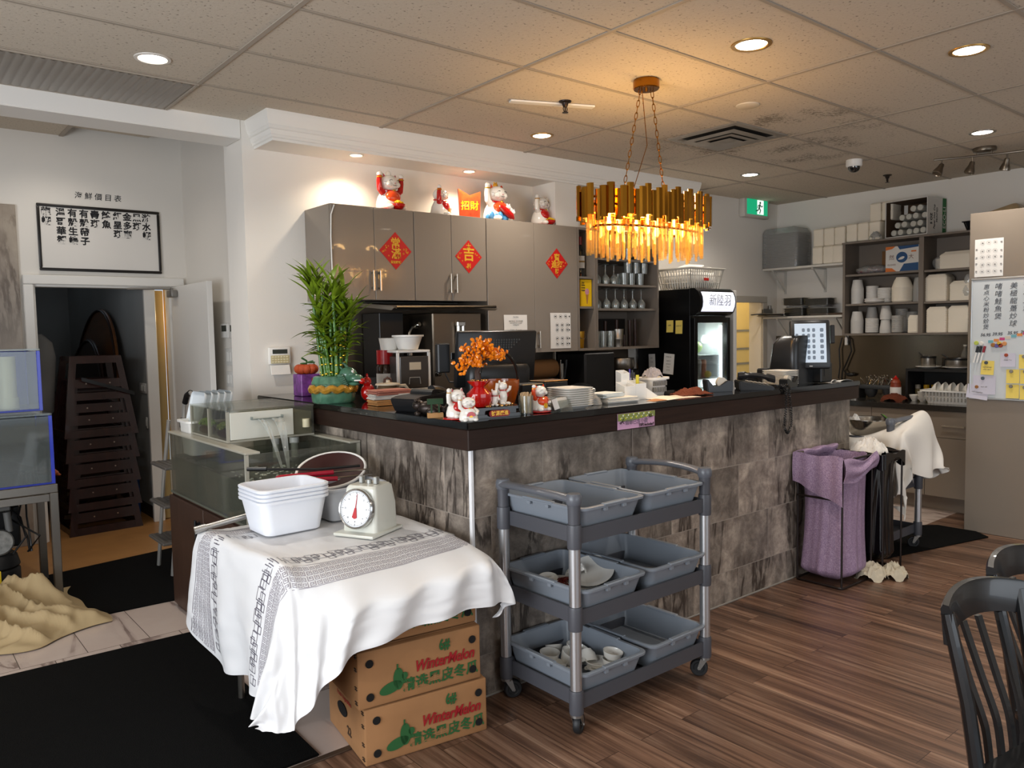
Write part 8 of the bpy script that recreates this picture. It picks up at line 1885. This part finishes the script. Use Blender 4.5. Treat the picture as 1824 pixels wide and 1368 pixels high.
solo('white_tub',G().lathe([(0,0),(0.05,0),(0.062,0.07),(0.065,0.072),(0.06,0.072),(0.048,0.006),(0,0.006)],30),M_WHITE,'small white round tub left of the large bowl on the drawer unit','tub',(2.44,4.13,ZW+0.6005))
# desk phone at the corner of the bar
def desk_phone(name,label,loc,rz,flip=False):
    t=thing(name,label,'telephone',loc,rz)
    g=G().prism([(-0.10,0.0),(0.10,0.0),(0.105,0.055),(-0.10,0.022)],-0.105,0.105,'x');bmesh.ops.bevel(g.bm,geom=g.bm.edges[:],offset=0.006,segments=2,affect='EDGES');obj('base',g,M_BLACKS,t)
    g=G()
    for r_ in range(5):
        for c in range(5):g.obox((-0.02+0.025*c,-0.07+0.026*r_,0.031+0.0042*r_),(0.017,0.014,0.006),(0.165,0,0),0.002)
    obj('keys',g,mat('grey_keys','#8f8a82',0.5),t)
    g=G();R=[]
    for q in range(17):
        u=q/16;w=0.022 if 3 < q < 13 else 0.028;hgt=0.016 if 3 < q < 13 else 0.024;zz=0.085+0.014*math.sin(u*PI)-0.022*(1-u)
        R.append([(-0.072+w*math.cos(a*PI/5),-0.105+0.21*u,zz+hgt*math.sin(a*PI/5)) for a in range(10)])
    g.loft(R);obj('handset',g,M_BLACKS,t)
    g=G().obox((0.03,0.075,0.062),(0.10,0.035,0.006),(0.165,0,0),0.002);obj('screen',g,mat('lcd_dark','#3a3d38',0.2),t)
    return t
t=thing('card_terminal','black desk telephone base with its handset at the left end of the bar','telephone',(2.09,3.22,ZC),0.25)
g=G().prism([(-0.12,0),(0.12,0),(0.13,0.055),(0.10,0.085),(-0.11,0.075),(-0.15,0.065),(-0.145,0.045)],-0.085,0.085,'y');bmesh.ops.bevel(g.bm,geom=g.bm.edges[:],offset=0.005,segments=2,affect='EDGES');obj('base',g,M_BLACKS,t)
g=G();R=[[(0.02+0.16*u,-0.03+0.026*math.cos(a*PI/5),0.100-0.03*u*u*2+0.020*math.sin(a*PI/5)) for a in range(10)] for u in [q/10 for q in range(11)]];g.loft(R);obj('handset',g,M_BLACKS,t)
g=G().cyl((0.0,-0.07,0.08),(0.0,0.07,0.08),0.024,n=18);obj('paper_roll_cover',g,M_BLACKS,t)
# bronze toads
M_BRZ=mat('dark_bronze','#1d1512',0.3,0.6,var=0.3,vscale=30);M_GLT=mat('worn_gilding','#9a7420',0.3,0.9,var=0.4,vscale=40)
def toad(label,loc,rz,s):
    t=thing('toad_figurine',label,'figurine',loc,rz)
    g=G().ell((0,0,0.035*s),(0.062*s,0.045*s,0.035*s),20,12).ell((0.055*s,0,0.048*s),(0.032*s,0.034*s,0.026*s),16,10)
    for sy in (-1,1):g.ell((-0.03*s,sy*0.042*s,0.022*s),(0.036*s,0.016*s,0.022*s),12,8).ell((0.045*s,sy*0.042*s,0.012*s),(0.018*s,0.012*s,0.012*s),10,6).ell((0.062*s,sy*0.02*s,0.072*s),(0.009*s,0.009*s,0.009*s),10,6)
    g.wobble(0.003*s,60);[setattr(v.co,'z',max(0.0005,v.co.z)) for v in g.bm.verts];obj('body',g,M_BRZ,t)
    g=G();rnd=random.Random(int(s*100))
    for q in range(22):a,b=rnd.uniform(-2.6,2.6),rnd.uniform(0.2,0.9);g.ell((-0.01*s+0.045*s*b*math.cos(a),0.036*s*b*math.sin(a),0.066*s*(1-0.25*b*b)),(0.011*s,0.011*s,0.006*s),8,5)
    obj('gilded_coins',g,M_GLT,t)
toad('dark bronze toad with a gilded back, left of the wooden block on the bar corner',(1.965,2.985,ZC),2.2,0.95)
toad('dark bronze toad with brighter gilding, right of the wooden block on the bar corner',(2.035,2.845,ZC),-0.35,1.15)
t=thing('block_stand','small wooden block with a green stand between the two toads','stand',(1.925,2.88,ZC),-0.5);g=G().box((-0.035,-0.014,0),(0.035,0.014,0.022),0.001);obj('wood_block',g,mat('light_wood','#a87d4c',0.6),t);g=G().box((-0.02,-0.005,0.0225),(-0.013,0.005,0.06)).box((0.013,-0.005,0.0225),(0.02,0.005,0.06)).box((-0.035,-0.007,0.0605),(0.035,0.007,0.085));obj('green_frame',g,mat('dark_green_lacquer','#1f3d22',0.35),t)
# small cats on the bar
fortune_cat('red and white fortune cat on a red dish at the bar corner',(1.962,2.770,ZC),0.135,0.0,(M_CER,M_CERR),-1,False,M_CERR,'coin',None,'small cats on the bar')
fortune_cat('small white fortune cat holding a red fan at the very corner of the bar',(1.950,2.668,ZC),0.112,-0.35,(M_CER,M_CER),-1,False,None,'fan',None,'small cats on the bar')
fortune_cat('fortune cat in an orange robe on a red base beside the toothpick glass',(2.395,2.72,ZC),0.128,0.05,(M_CERO,M_CERO),-1,False,M_CERR,'coin',M_CERO,'small cats on the bar')
# money tree plinth
t=thing('money_tree','black plinth with an amber crystal tree in a red money bag and a gold-lettered plaque','ornament',(2.125,2.745,ZC),-0.12)
hexp=lambda r,q:[(r*1.45*math.cos(a),r*q*math.sin(a)) for a in (0,0.75,2.39,PI,3.89,5.53)]
g=G().prism(hexp(0.105,1.0),0,0.016).prism(hexp(0.092,1.0),0.016,0.034).prism(hexp(0.100,1.0),0.034,0.046);bmesh.ops.bevel(g.bm,geom=[e for e in g.bm.edges if e.calc_face_angle(0) > 0.5],offset=0.002,affect='EDGES');obj('plinth',g,mat('black_lacquer','#0e0d0d',0.2,coat=0.4),t)
g=G().prism(rr2(-0.052,0.006,0.052,0.034,0.013,5),-0.083,-0.0775,'y');pq=obj('plaque',g,mat('red_plaque','#8e1418',0.35),t)
g=G().text('財源廣進',0.022,FACE((0,-0.0842,0.020),'-y'),0.0004,bold=0.0004);obj('lettering',g,M_CERG,pq)
g=G().lathe([(0,0.046),(0.045,0.048),(0.058,0.075),(0.055,0.105),(0.030,0.128),(0.024,0.134),(0.034,0.142),(0.052,0.160),(0.046,0.162),(0,0.150)],28,(-0.055,0,0))
for v in g.bm.verts:
    a=math.atan2(v.co.y,v.co.x+0.055);k_=1+0.05*math.sin(a*9)*min(1,max(0,(v.co.z-0.1)*16));v.co.x=-0.055+(v.co.x+0.055)*k_;v.co.y *= k_
obj('money_bag',g,M_CERR,t)
rnd=random.Random(31)
g=G().tube([(-0.055,0,0.15),(-0.062,0.0,0.20),(-0.04,0,0.24),(-0.05,0,0.28)],0.01,8,rs=[0.016,0.012,0.009,0.005])
br=[(-0.13,-0.01,0.235),(-0.10,0.01,0.285),(-0.05,-0.01,0.325),(0.0,0.015,0.30),(0.035,-0.01,0.275),(-0.075,-0.02,0.255),(0.01,0.02,0.26)]
for b in br:g.tube([(-0.05,0,0.225),((b[0]-0.05)/2,b[1]*0.5,(0.235+b[2])/2),b],0.004,6)
obj('trunk',g,mat('brown_trunk','#3a251b',0.5),t)
g=G()
for b in br:
    for q in range(34):
        p=Vector(b)+Vector((rnd.gauss(0,0.019),rnd.gauss(0,0.016),rnd.gauss(0,0.014)));g.ell(p,(0.012,0.006,0.008),6,4,(rnd.uniform(0,3),rnd.uniform(0,3),rnd.uniform(0,3)))
obj('amber_leaves',g,mat('amber_crystal','#e8820c',0.15,coat=0.5,sss=0.2),t)
g=G()
for q in range(46):
    x,y=rnd.uniform(-0.125,0.125),rnd.uniform(-0.075,0.07)
    if abs(x)/1.45+abs(y)*0.55 < 0.086:g.ell((x,y,0.050),(0.0075,0.006,0.005),8,5,(0,0,rnd.uniform(0,3)))
for q in range(8):g.ell((-0.055+0.03*math.cos(q*0.8),0.03*math.sin(q*0.8),0.160),(0.010,0.008,0.007),8,5)
obj('gold_nuggets',g,mat('pale_gold_nugget','#b98d52',0.25,0.8),t)
def sit_cat(x,y,z,s,rz,arm):
    g=G().ell((0,0,0.32*s),(0.20*s,0.19*s,0.33*s),18,12).ell((0,-0.03*s,0.72*s),(0.19*s,0.17*s,0.165*s),18,12).ell((-0.12*s,0,0.88*s),(0.05*s,0.03*s,0.07*s),10,6).ell((0.12*s,0,0.88*s),(0.05*s,0.03*s,0.07*s),10,6).ell((-0.12*s,-0.2*s,0.07*s),(0.10*s,0.13*s,0.07*s),10,6).ell((0.12*s,-0.2*s,0.07*s),(0.10*s,0.13*s,0.07*s),10,6)
    if arm:g.tube([(-0.18*s,-0.03*s,0.5*s),(-0.30*s,-0.05*s,0.62*s),(-0.28*s,-0.08*s,0.85*s)],0.065*s,8).tube([(0.18*s,-0.03*s,0.5*s),(0.30*s,-0.08*s,0.6*s),(0.32*s,-0.1*s,0.72*s)],0.06*s,8)
    else:g.tube([(-0.18*s,-0.05*s,0.5*s),(-0.26*s,-0.18*s,0.35*s)],0.06*s,8).tube([(0.18*s,-0.05*s,0.5*s),(0.26*s,-0.18*s,0.35*s)],0.06*s,8)
    g.xf(MT((x,y,z)) @ MR(rz,4,'Z'));c=obj('white_cat',g,M_CER,t)
    g=G().tube([(0.165*s*math.cos(a*PI/8),0.15*s*math.sin(a*PI/8)-0.01*s,0.57*s) for a in range(16)],0.02*s,6,True).box((0.26*s,0.0,0.3*s),(0.31*s,0.05*s,0.62*s),0.004*s).xf(MT((x,y,z)) @ MR(rz,4,'Z'));obj('red_trim',g,M_CERR,c)
sit_cat(0.065,0.0,0.046,0.118,0.1,True);sit_cat(0.012,-0.02,0.046,0.080,-0.5,False)
# toothpick glass, card holder, plates, black boxes
t=thing('toothpick_glass','clear glass packed with toothpicks in front of the money tree','toothpick holder',(2.285,2.685,ZC))
g=G().lathe([(0,0),(0.032,0),(0.034,0.085),(0.032,0.085),(0.030,0.005),(0,0.005)],24);obj('glass',g,M_GLASSC,t)
g=G();rnd=random.Random(2)
for q in range(70):a,d=rnd.uniform(0,2*PI),rnd.uniform(0,0.024);b=rnd.uniform(0,2*PI);g.cyl((d*math.cos(a),d*math.sin(a),0.007),(d*math.cos(a)+0.006*math.cos(b),d*math.sin(a)+0.006*math.sin(b),0.088+rnd.uniform(0,.014)),0.0016,n=4)
obj('toothpicks',g,mat('toothpick_wood','#c9ab83',0.8),t)['kind']='stuff'
t=thing('card_holder','clear acrylic holder of business cards in front of the square plates','card holder',(2.475,2.66,ZC),0.25)
g=G().box((-0.05,-0.02,0),(0.05,0.025,0.004)).obox((0,-0.025,0.028),(0.10,0.003,0.055),(-0.35,0,0)).obox((0,0.028,0.035),(0.10,0.003,0.07),(-0.35,0,0));obj('acrylic',g,M_GLASSC,t)
g=G().obox((0,0.002,0.037),(0.085,0.03,0.05),(-0.35,0,0),0.001);obj('cards',g,mat('pale_cards','#c9c3ba',0.7),t)
def sq_plate():
    return G().loft([[(x,y,z) for x,y in rr2(-w,-w,w,w,0.02,4)] for z,w in ((0.0,0.055),(0.003,0.058),(0.017,0.084),(0.020,0.085),(0.019,0.082),(0.006,0.058))])
def plate_stack(x,y,n,group,where):
    p0=None;names=['first','second','third','fourth','fifth','sixth','seventh','eighth','ninth','tenth']
    for k in range(n):
        l=f'square white plate, {names[k]} from the bottom of the {where}'
        if p0 is None:p0=solo('square_plate',sq_plate(),M_CHINA,l,'plate',(x,y,ZC),-0.03,group=group)
        else:dup(p0,(x,y,ZC+0.0102*k),-0.03+0.01*(k % 3-1),l)
plate_stack(2.605,2.735,9,'square plates beside the card holder','stack by the card holder')
plate_stack(4.44,2.745,9,'square plates behind the telephone','stack behind the telephone')
t=thing('menu_caddy','two low black boxes with a bronze top strip behind the orange cat','box',(2.46,2.92,ZC),-0.03)
g=G().box((0,0,0),(0.14,0.10,0.115),0.004).box((0.145,0.0,0),(0.30,0.12,0.118),0.004);obj('boxes',g,M_BLACK,t)
g=G().box((0.145,0.0,0.1185),(0.30,0.12,0.124),0.002);obj('bronze_strip',g,mat('bronze_strip','#6e5230',0.35,0.6),t)
# arch-handled orange gift bowl
t=thing('gift_basket','orange bowl with a tall black arched handle behind the money tree','basket',(2.40,2.94,ZC))
t.location=(2.325,2.93,ZC)
g=G().lathe([(0,0),(0.055,0),(0.07,0.02),(0.095,0.10),(0.098,0.145),(0.094,0.145),(0.09,0.10),(0.06,0.012),(0,0.01)],36);obj('bowl',g,mat('amber_orange_shell','#a8500f',0.2,var=0.35,vscale=8,coat=0.4),t)
g=G().tube([(0.10*math.cos(PI*q/20),0.0,0.14+0.14*math.sin(PI*q/20)) for q in range(21)],0.008,8).tube([(0.10,0,0.14),(0.098,0,0.03)],0.008,8).tube([(-0.10,0,0.14),(-0.098,0,0.03)],0.008,8).xf(MR(-0.3,4,'Z'));obj('arched_handle',g,mat('black_lacquer','#0e0d0d',0.2,coat=0.4),t)
# register seen from behind
t=thing('cash_register','black point-of-sale register seen from behind on the work counter','register',(2.73,3.52,ZW),-0.10)
g=G().box((-0.26,-0.02,0.40),(0.26,0.02,0.71),0.012,2).xf(MT((0,0,0)) @ MR(0.12,4,'X'));obj('screen_back',g,M_BLACKS,t)
g=G()
for r_ in range(5):
    for c in range(17-r_*2):u=(c-(16-r_*2)/2)*0.017;g.box((u-0.005,-0.0235,0.655-0.014*r_),(u+0.005,-0.021,0.664-0.014*r_))
g.xf(MR(0.12,4,'X'));obj('vent_slots',g,mat('vent_slot_grey','#3c3f41',0.6),t)
g=G().loft([[(x,y,z) for x,y in rr2(-w,-d0,w,d1,0.05,5)] for z,w,d0,d1 in ((0.0,0.20,0.14,0.06),(0.30,0.20,0.13,0.02),(0.44,0.205,0.13,0.0),(0.49,0.205,0.135,-0.02),(0.515,0.195,0.125,-0.03),(0.52,0.17,0.11,-0.04))]);obj('stand_body',g,M_BLACKS,t)
g=G().lathe([(0,0.5203),(0.10,0.5203),(0.10,0.5215),(0,0.5215)],30,(0,-0.075,0),1.6,0.35);obj('bronze_cap',g,mat('brown_glass_cap','#3a2c24',0.2),t)
g=G().box((-0.34,-0.02,0.48),(-0.265,0.02,0.64),0.006).box((-0.265,-0.03,0.55),(-0.20,-0.02,0.59),0.003).tube([(-0.30,-0.02,0.48),(-0.28,-0.03,0.43),(-0.21,-0.04,0.42)],0.004,6);obj('customer_display',g,M_BLACK,t)
# papers, organiser, basket, cloth
rnd=random.Random(12)
def paper_stack(name,label,x,y,w,d,n,z,rz,m_):
    g=G()
    for q in range(n):g.obox((rnd.uniform(-.006,.006),rnd.uniform(-.006,.006),0.0035+0.007*q),(w,d,0.0062),(0,0,rnd.uniform(-.06,.06)),0.0006)
    solo(name,g,m_,label,'papers',(x,y,ZC+z),rz)
M_PAPW=mat('off_white_pages','#d6d2ca',0.8,var=0.06,vscale=50)
paper_stack('paper_stack','lower stack of white order pads left of the pen organiser',2.985,2.80,0.21,0.14,4,0,-0.1,M_PAPW);paper_stack('paper_stack','upper stack of pale blue edged pads left of the pen organiser',2.945,2.83,0.17,0.12,3,0.029,0.12,mat('blue_white_pages','#c5ced2',0.8))
for x,y,w,d,rz,c,l in ((3.34,2.745,0.24,0.15,0.15,'#d8d2c6','flat sheet of white paper lying near the bar edge'),(3.19,2.685,0.13,0.05,0.05,'#a9764c','brown paper slip lying under the pen organiser'),(3.43,2.72,0.18,0.12,-0.1,'#cdbfb0','cream sheet of paper lying beside the brown cloth')):
    g=G().sheet(lambda u,v:((u-.5)*w,(v-.5)*d,0.001+0.006*math.sin(u*PI)*v),8,5,0.0006);solo('paper_sheet',g,mat('sheet_'+c[1:],c,0.8),l,'paper',(x,y,ZC),rz)
g=G().lathe([(0,0),(0.06,0.0),(0.05,0.03),(0.018,0.06),(0.03,0.075),(0.012,0.07)],16).wobble(0.014,30);[setattr(v.co,'z',max(0.0008,v.co.z)) for v in g.bm.verts];solo('twisted_bag',g,M_CLEARP,'twisted clear plastic bag beside the order pads','bag',(2.81,2.80,ZC))
t=thing('pen_organizer','white stepped desk organiser holding pens and a yellow highlighter','organizer',(3.17,2.835,ZC),-0.1)
def cell(g,x0,y0,x1,y1,h0,h1):
    w=0.003
    g.box((x0,y0,0),(x1,y1,0.003)).prism([(y0,0.0031),(y1,0.0031),(y1,h1),(y0,h0)],x0,x0+w,'x').prism([(y0,0.0031),(y1,0.0031),(y1,h1),(y0,h0)],x1-w,x1,'x').box((x0+w,y0,0.0031),(x1-w,y0+w,h0)).box((x0+w,y1-w,0.0031),(x1-w,y1,h1));return g
g=cell(G(),-0.10,-0.04,-0.02,0.03,0.075,0.095);cell(g,-0.06,0.0305,0.0,0.075,0.14,0.155);cell(g,-0.0195,-0.04,0.055,0.03,0.085,0.10);cell(g,0.0005,0.0305,0.06,0.075,0.095,0.11);g.prism([(0.0555,0.003),(0.15,0.0),(0.15,0.006),(0.0555,0.06)],-0.04,-0.037,'y').prism([(0.0555,0.003),(0.15,0.0),(0.15,0.006),(0.0555,0.06)],0.05,0.053,'y').prism([(0.0555,0.0),(0.15,0.0),(0.15,0.004),(0.0555,0.045)],-0.037,0.05,'y');obj('tray',g,M_WHITE,t)
for x,y,c,h,l in ((0.015,0.05,'#3a2a8c',0.155,'violet pen in the desk organiser'),(0.03,0.045,'#1d1d22',0.15,'black pen in the desk organiser'),(0.025,0.0,'#d9c81a',0.125,'yellow highlighter in the desk organiser')):
    P=MR(-0.1,4,'Z') @ Vector((x,y,0.004));g=G().cyl((0,0,0),(0.004,0,h),0.005 if 'pen in' in l else 0.009,n=10);solo('pen',g,mat('pen_'+c[1:],c,0.35),l,'pen',(3.17+P.x,2.835+P.y,ZC+0.004))
t=thing('small_basket','small white slotted basket with a grey cloth at the back of the bar','basket',(3.47,2.96,ZC))
g=slotted(G(),0.075,0.06,0.10,0.82);obj('basket',g,M_WHITE,t)
g=G()
for q in range(8):
    for r_ in range(2):g.box((-0.056+0.0145*q,-0.0585-0.004*r_,0.018+0.035*r_),(-0.048+0.0145*q,-0.050-0.004*r_,0.045+0.035*r_))
obj('slots',g,mat('slot_shadow_grey','#8d8a84',0.7),t)
solo('grey_cloth',crumple(0.058,41,0.8),mat('grey_towel','#8d8b91',0.95),'grey cloth heaped in the small white basket on the bar','cloth',(3.47,2.96,ZC+0.085))
g=G().sheet(lambda u,v:((u-.5)*0.24*(1-0.2*v),(v-.5)*0.13,0.006+0.045*math.sin(u*PI)*math.sin(v*PI)*(0.6+0.8*abs(NZ.noise(Vector((u*5,v*4,2)))))+0.012*abs(NZ.noise(Vector((u*14,v*9,5))))),40,24,0.006);solo('brown_towel',g,mat('rust_brown_towel','#5e2a14',0.95,bump=0.4,bscale=200),'rumpled rust-brown towel lying on the bar in front of the fridge','cloth',(3.56,2.765,ZC),-0.1)
# tape dispensers, telephone with cord
def tape(label,loc,rz,s=1.0):
    t=thing('tape_dispenser',label,'tape dispenser',loc,rz)
    g=G().prism([(-0.085*s,0),(0.085*s,0),(0.095*s,0.075*s),(0.082*s,0.08*s),(0.045*s,0.028*s),(0.0,0.034*s),(-0.05*s,0.068*s),(-0.09*s,0.062*s)],-0.032*s,0.032*s,'y');bmesh.ops.bevel(g.bm,geom=g.bm.edges[:],offset=0.004,segments=2,affect='EDGES');obj('body',g,M_BLACKS,t)
    g=G().cyl((-0.02*s,-0.012,0.055*s),(-0.02*s,0.012,0.055*s),0.033*s,n=26);obj('tape_roll',g,mat('clear_tape_roll','#b3aca0',0.3),t)
tape('black tape dispenser at the middle of the bar, left of the telephone',(3.87,2.80,ZC),2.7,0.95)
tape('black tape dispenser at the right of the telephone in front of the square plates',(4.385,2.655,ZC),0.1,0.85)
g=crumple(0.03,51,1.3);solo('paper_napkin',g,M_PAPER,'white tissue sticking up behind the left tape dispenser','napkin',(4.02,2.86,ZC))
tel=desk_phone('desk_telephone','black desk telephone with grey keys whose coiled cord hangs over the bar edge',(4.14,2.735,ZC),0.75)
g=G();path=[]
ctrl=[Vector((4.20,2.63,ZC+0.02)),Vector((4.255,2.60,ZC+0.012)),Vector((4.275,2.603,1.18)),Vector((4.265,2.600,1.08)),Vector((4.255,2.602,1.0)),Vector((4.29,2.602,0.955)),Vector((4.33,2.602,1.0)),Vector((4.325,2.60,1.08)),Vector((4.30,2.597,1.18)),Vector((4.30,2.60,ZC+0.016)),Vector((4.28,2.65,ZC+0.02))]
n=420
for q in range(n+1):
    u=q/n*(len(ctrl)-1);c=crom(ctrl,u);d=(crom(ctrl,min(len(ctrl)-1,u+0.05))-crom(ctrl,max(0,u-0.05))).normalized();e=d.orthogonal().normalized() if abs(d.z) > 0.9 else d.cross(Vector((0,0,1))).normalized();f=d.cross(e)
    a=q*0.95;path.append(c+(e*math.cos(a)+f*math.sin(a))*0.0065)
g.tube(path,0.0026,5);tag(obj('phone_cord',g.xf(MT((-4.28,-2.60,-1.1))),M_BLACK,loc=(4.28,2.60,1.1)),'coiled black telephone cord looping down in front of the bar','cord')
g=G();rnd=random.Random(6)
for q in range(14):leaf(g,(rnd.uniform(-.03,.03),rnd.uniform(-.02,.02),0.012),rnd.uniform(0,6),0.5,0.05,0.008,0.5)
solo('green_sprig',g,mat('dark_leaf','#2c3d1c',0.5),'small dark green sprig behind the telephone','sprig',(4.33,2.90,ZC+0.065))
solo('black_block',G().box((-0.06,-0.04,0),(0.06,0.04,0.065),0.006),M_BLACK,'small black box behind the telephone under the green sprig','box',(4.33,2.91,ZC))
# second register facing the room
t=thing('touch_register','black touchscreen register with a lit button grid at the right end of the bar','register',(4.74,2.83,ZC),0.0)
SR=MT((0.02,-0.10,0.26)) @ MR(math.radians(-48),4,'Z') @ MR(math.radians(-8),4,'X')
g=G().box((-0.125,-0.018,-0.165),(0.125,0.018,0.155),0.014,2).xf(SR);obj('bezel',g,M_BLACKS,t)
g=G().box((-0.098,-0.0205,-0.125),(0.098,-0.0185,0.130)).xf(SR);scr=obj('screen',g,mat('lit_touch_screen','#aebccb',0.2,emit='#b9c9d9',estr=0.42),t)
g=G()
for r_ in range(6):
    for c in range(3):g.prism(rr2(-0.052+0.032*c,0.075-0.036*r_,-0.034+0.032*c,0.099-0.036*r_,0.006,3),-0.0216,-0.0206,'y')
for r_ in range(6):g.prism(rr2(0.06,0.075-0.036*r_,0.082,0.099-0.036*r_,0.006,3),-0.0216,-0.0206,'y').prism(rr2(-0.092,0.045-0.036*r_ if r_ < 5 else-0.12,-0.076,0.064-0.036*r_ if r_ < 5 else-0.11,0.004,3),-0.0216,-0.0206,'y')
g.xf(SR);obj('button_grid',g,mat('grey_screen_buttons','#6f7f92',0.4),scr)
g=G().box((-0.01,-0.0205,-0.152),(0.01,-0.0185,-0.145)).xf(SR);obj('badge',g,mat('pale_badge','#9a9a9a',0.3),t)
g=G().box((0.128,-0.012,0.0),(0.155,0.02,0.12),0.004).xf(SR);obj('card_reader',g,M_BLACK,t)
g=G().loft([[(x,y,z) for x,y in rr2(-w0,-0.10,w1,d1,0.04,5)] for z,w0,w1,d1 in ((0.0,0.14,0.16,0.12),(0.06,0.14,0.16,0.12),(0.13,0.15,0.06,0.10),(0.26,0.15,0.04,0.08),(0.30,0.13,0.03,0.06),(0.315,0.10,0.02,0.04))]);obj('stand_body',g,M_BLACKS,t)
g=G().box((0.06,-0.16,0.005),(0.20,-0.06,0.135),0.008).box((0.095,-0.162,0.045),(0.15,-0.160,0.095));obj('receipt_printer',g,M_BLACK,t)
for x,y,rz,l in ((5.02,2.74,0.2,'white paper slip at the right end of the bar by the register'),(5.10,2.69,-0.2,'second white paper slip at the very end of the bar')):
    g=G().sheet(lambda u,v:((u-.5)*0.13,(v-.5)*0.08,0.001+0.012*math.sin(u*PI)*(1-v)),8,5,0.0006);solo('paper_sheet',g,M_PAPER,l,'paper',(x,y,ZC),rz)
solo('black_speaker',G().box((-0.05,-0.04,0),(0.05,0.04,0.10),0.008),M_BLACK,'small black box left of the touchscreen register behind the plates','box',(4.63,2.97,ZC))
# tips sign taped to the fascia
t=thing('tips_sign','pink and green taped paper sign about tips on the bar fascia','sign',(2.948,2.6205,1.148))
w,h=0.275,0.078
g=G().sheet(lambda u,v:((u-.5)*w,-0.0012-0.002*math.sin(u*PI),(v-.5)*h),8,4,0.0005);obj('pink_paper',g,mat('pink_paper','#c79ab8',0.8),t)
g=G().prism([(-w/2+0.001,0.004),(-w*0.2,-0.002),(w*0.1,0.006),(w*0.32,0.012),(w/2-0.001,0.010),(w/2-0.001,h/2-0.0005),(-w/2+0.001,h/2-0.0005)],-0.0052,-0.0043,'y');obj('green_strip',g,mat('olive_green_print','#7d8648',0.8),t)
g=G();rnd=random.Random(4)
for q in range(13):x,z=-w/2+0.018+0.019*q,0.014+0.015*(q % 2)+0.003*rnd.uniform(0,1);g.mi(q % 2).ell((x,-0.0055,z),(0.0045,0.0004,0.005),10,6).mi((q+1) % 2).ell((x+0.009,-0.0055,z+0.003),(0.003,0.0004,0.0035),10,6)
obj('flower_print',g,[mat('yellow_dot','#cfc93a',0.8),mat('white_dot','#dfe0d4',0.8)],t)
g=G().text('蝦單已含小費',0.028,FACE((-0.002,-0.006,-0.008),'-y'),0.0002);obj('grey_lettering',g,mat('grey_pencil','#6e5d70',0.8),t)
g=G().text('TIPS included!',0.020,FACE((0.070,-0.006,-0.028),'-y'),0.0002,bold=0.0006,shear=0.1).text('$$',0.026,FACE((0.102,-0.0062,0.012),'-y'),0.0002,bold=0.0009).tube([(-0.12,-0.006,-0.012),(-0.098,-0.006,0.014)],0.0018,4).tube([(-0.128,-0.006,-0.006),(-0.092,-0.006,0.003)],0.0015,4).tube([(-0.108,-0.006,0.004),(-0.095,-0.006,-0.012)],0.0012,4);obj('black_lettering',g,mat('dark_marker','#241a22',0.7),t)
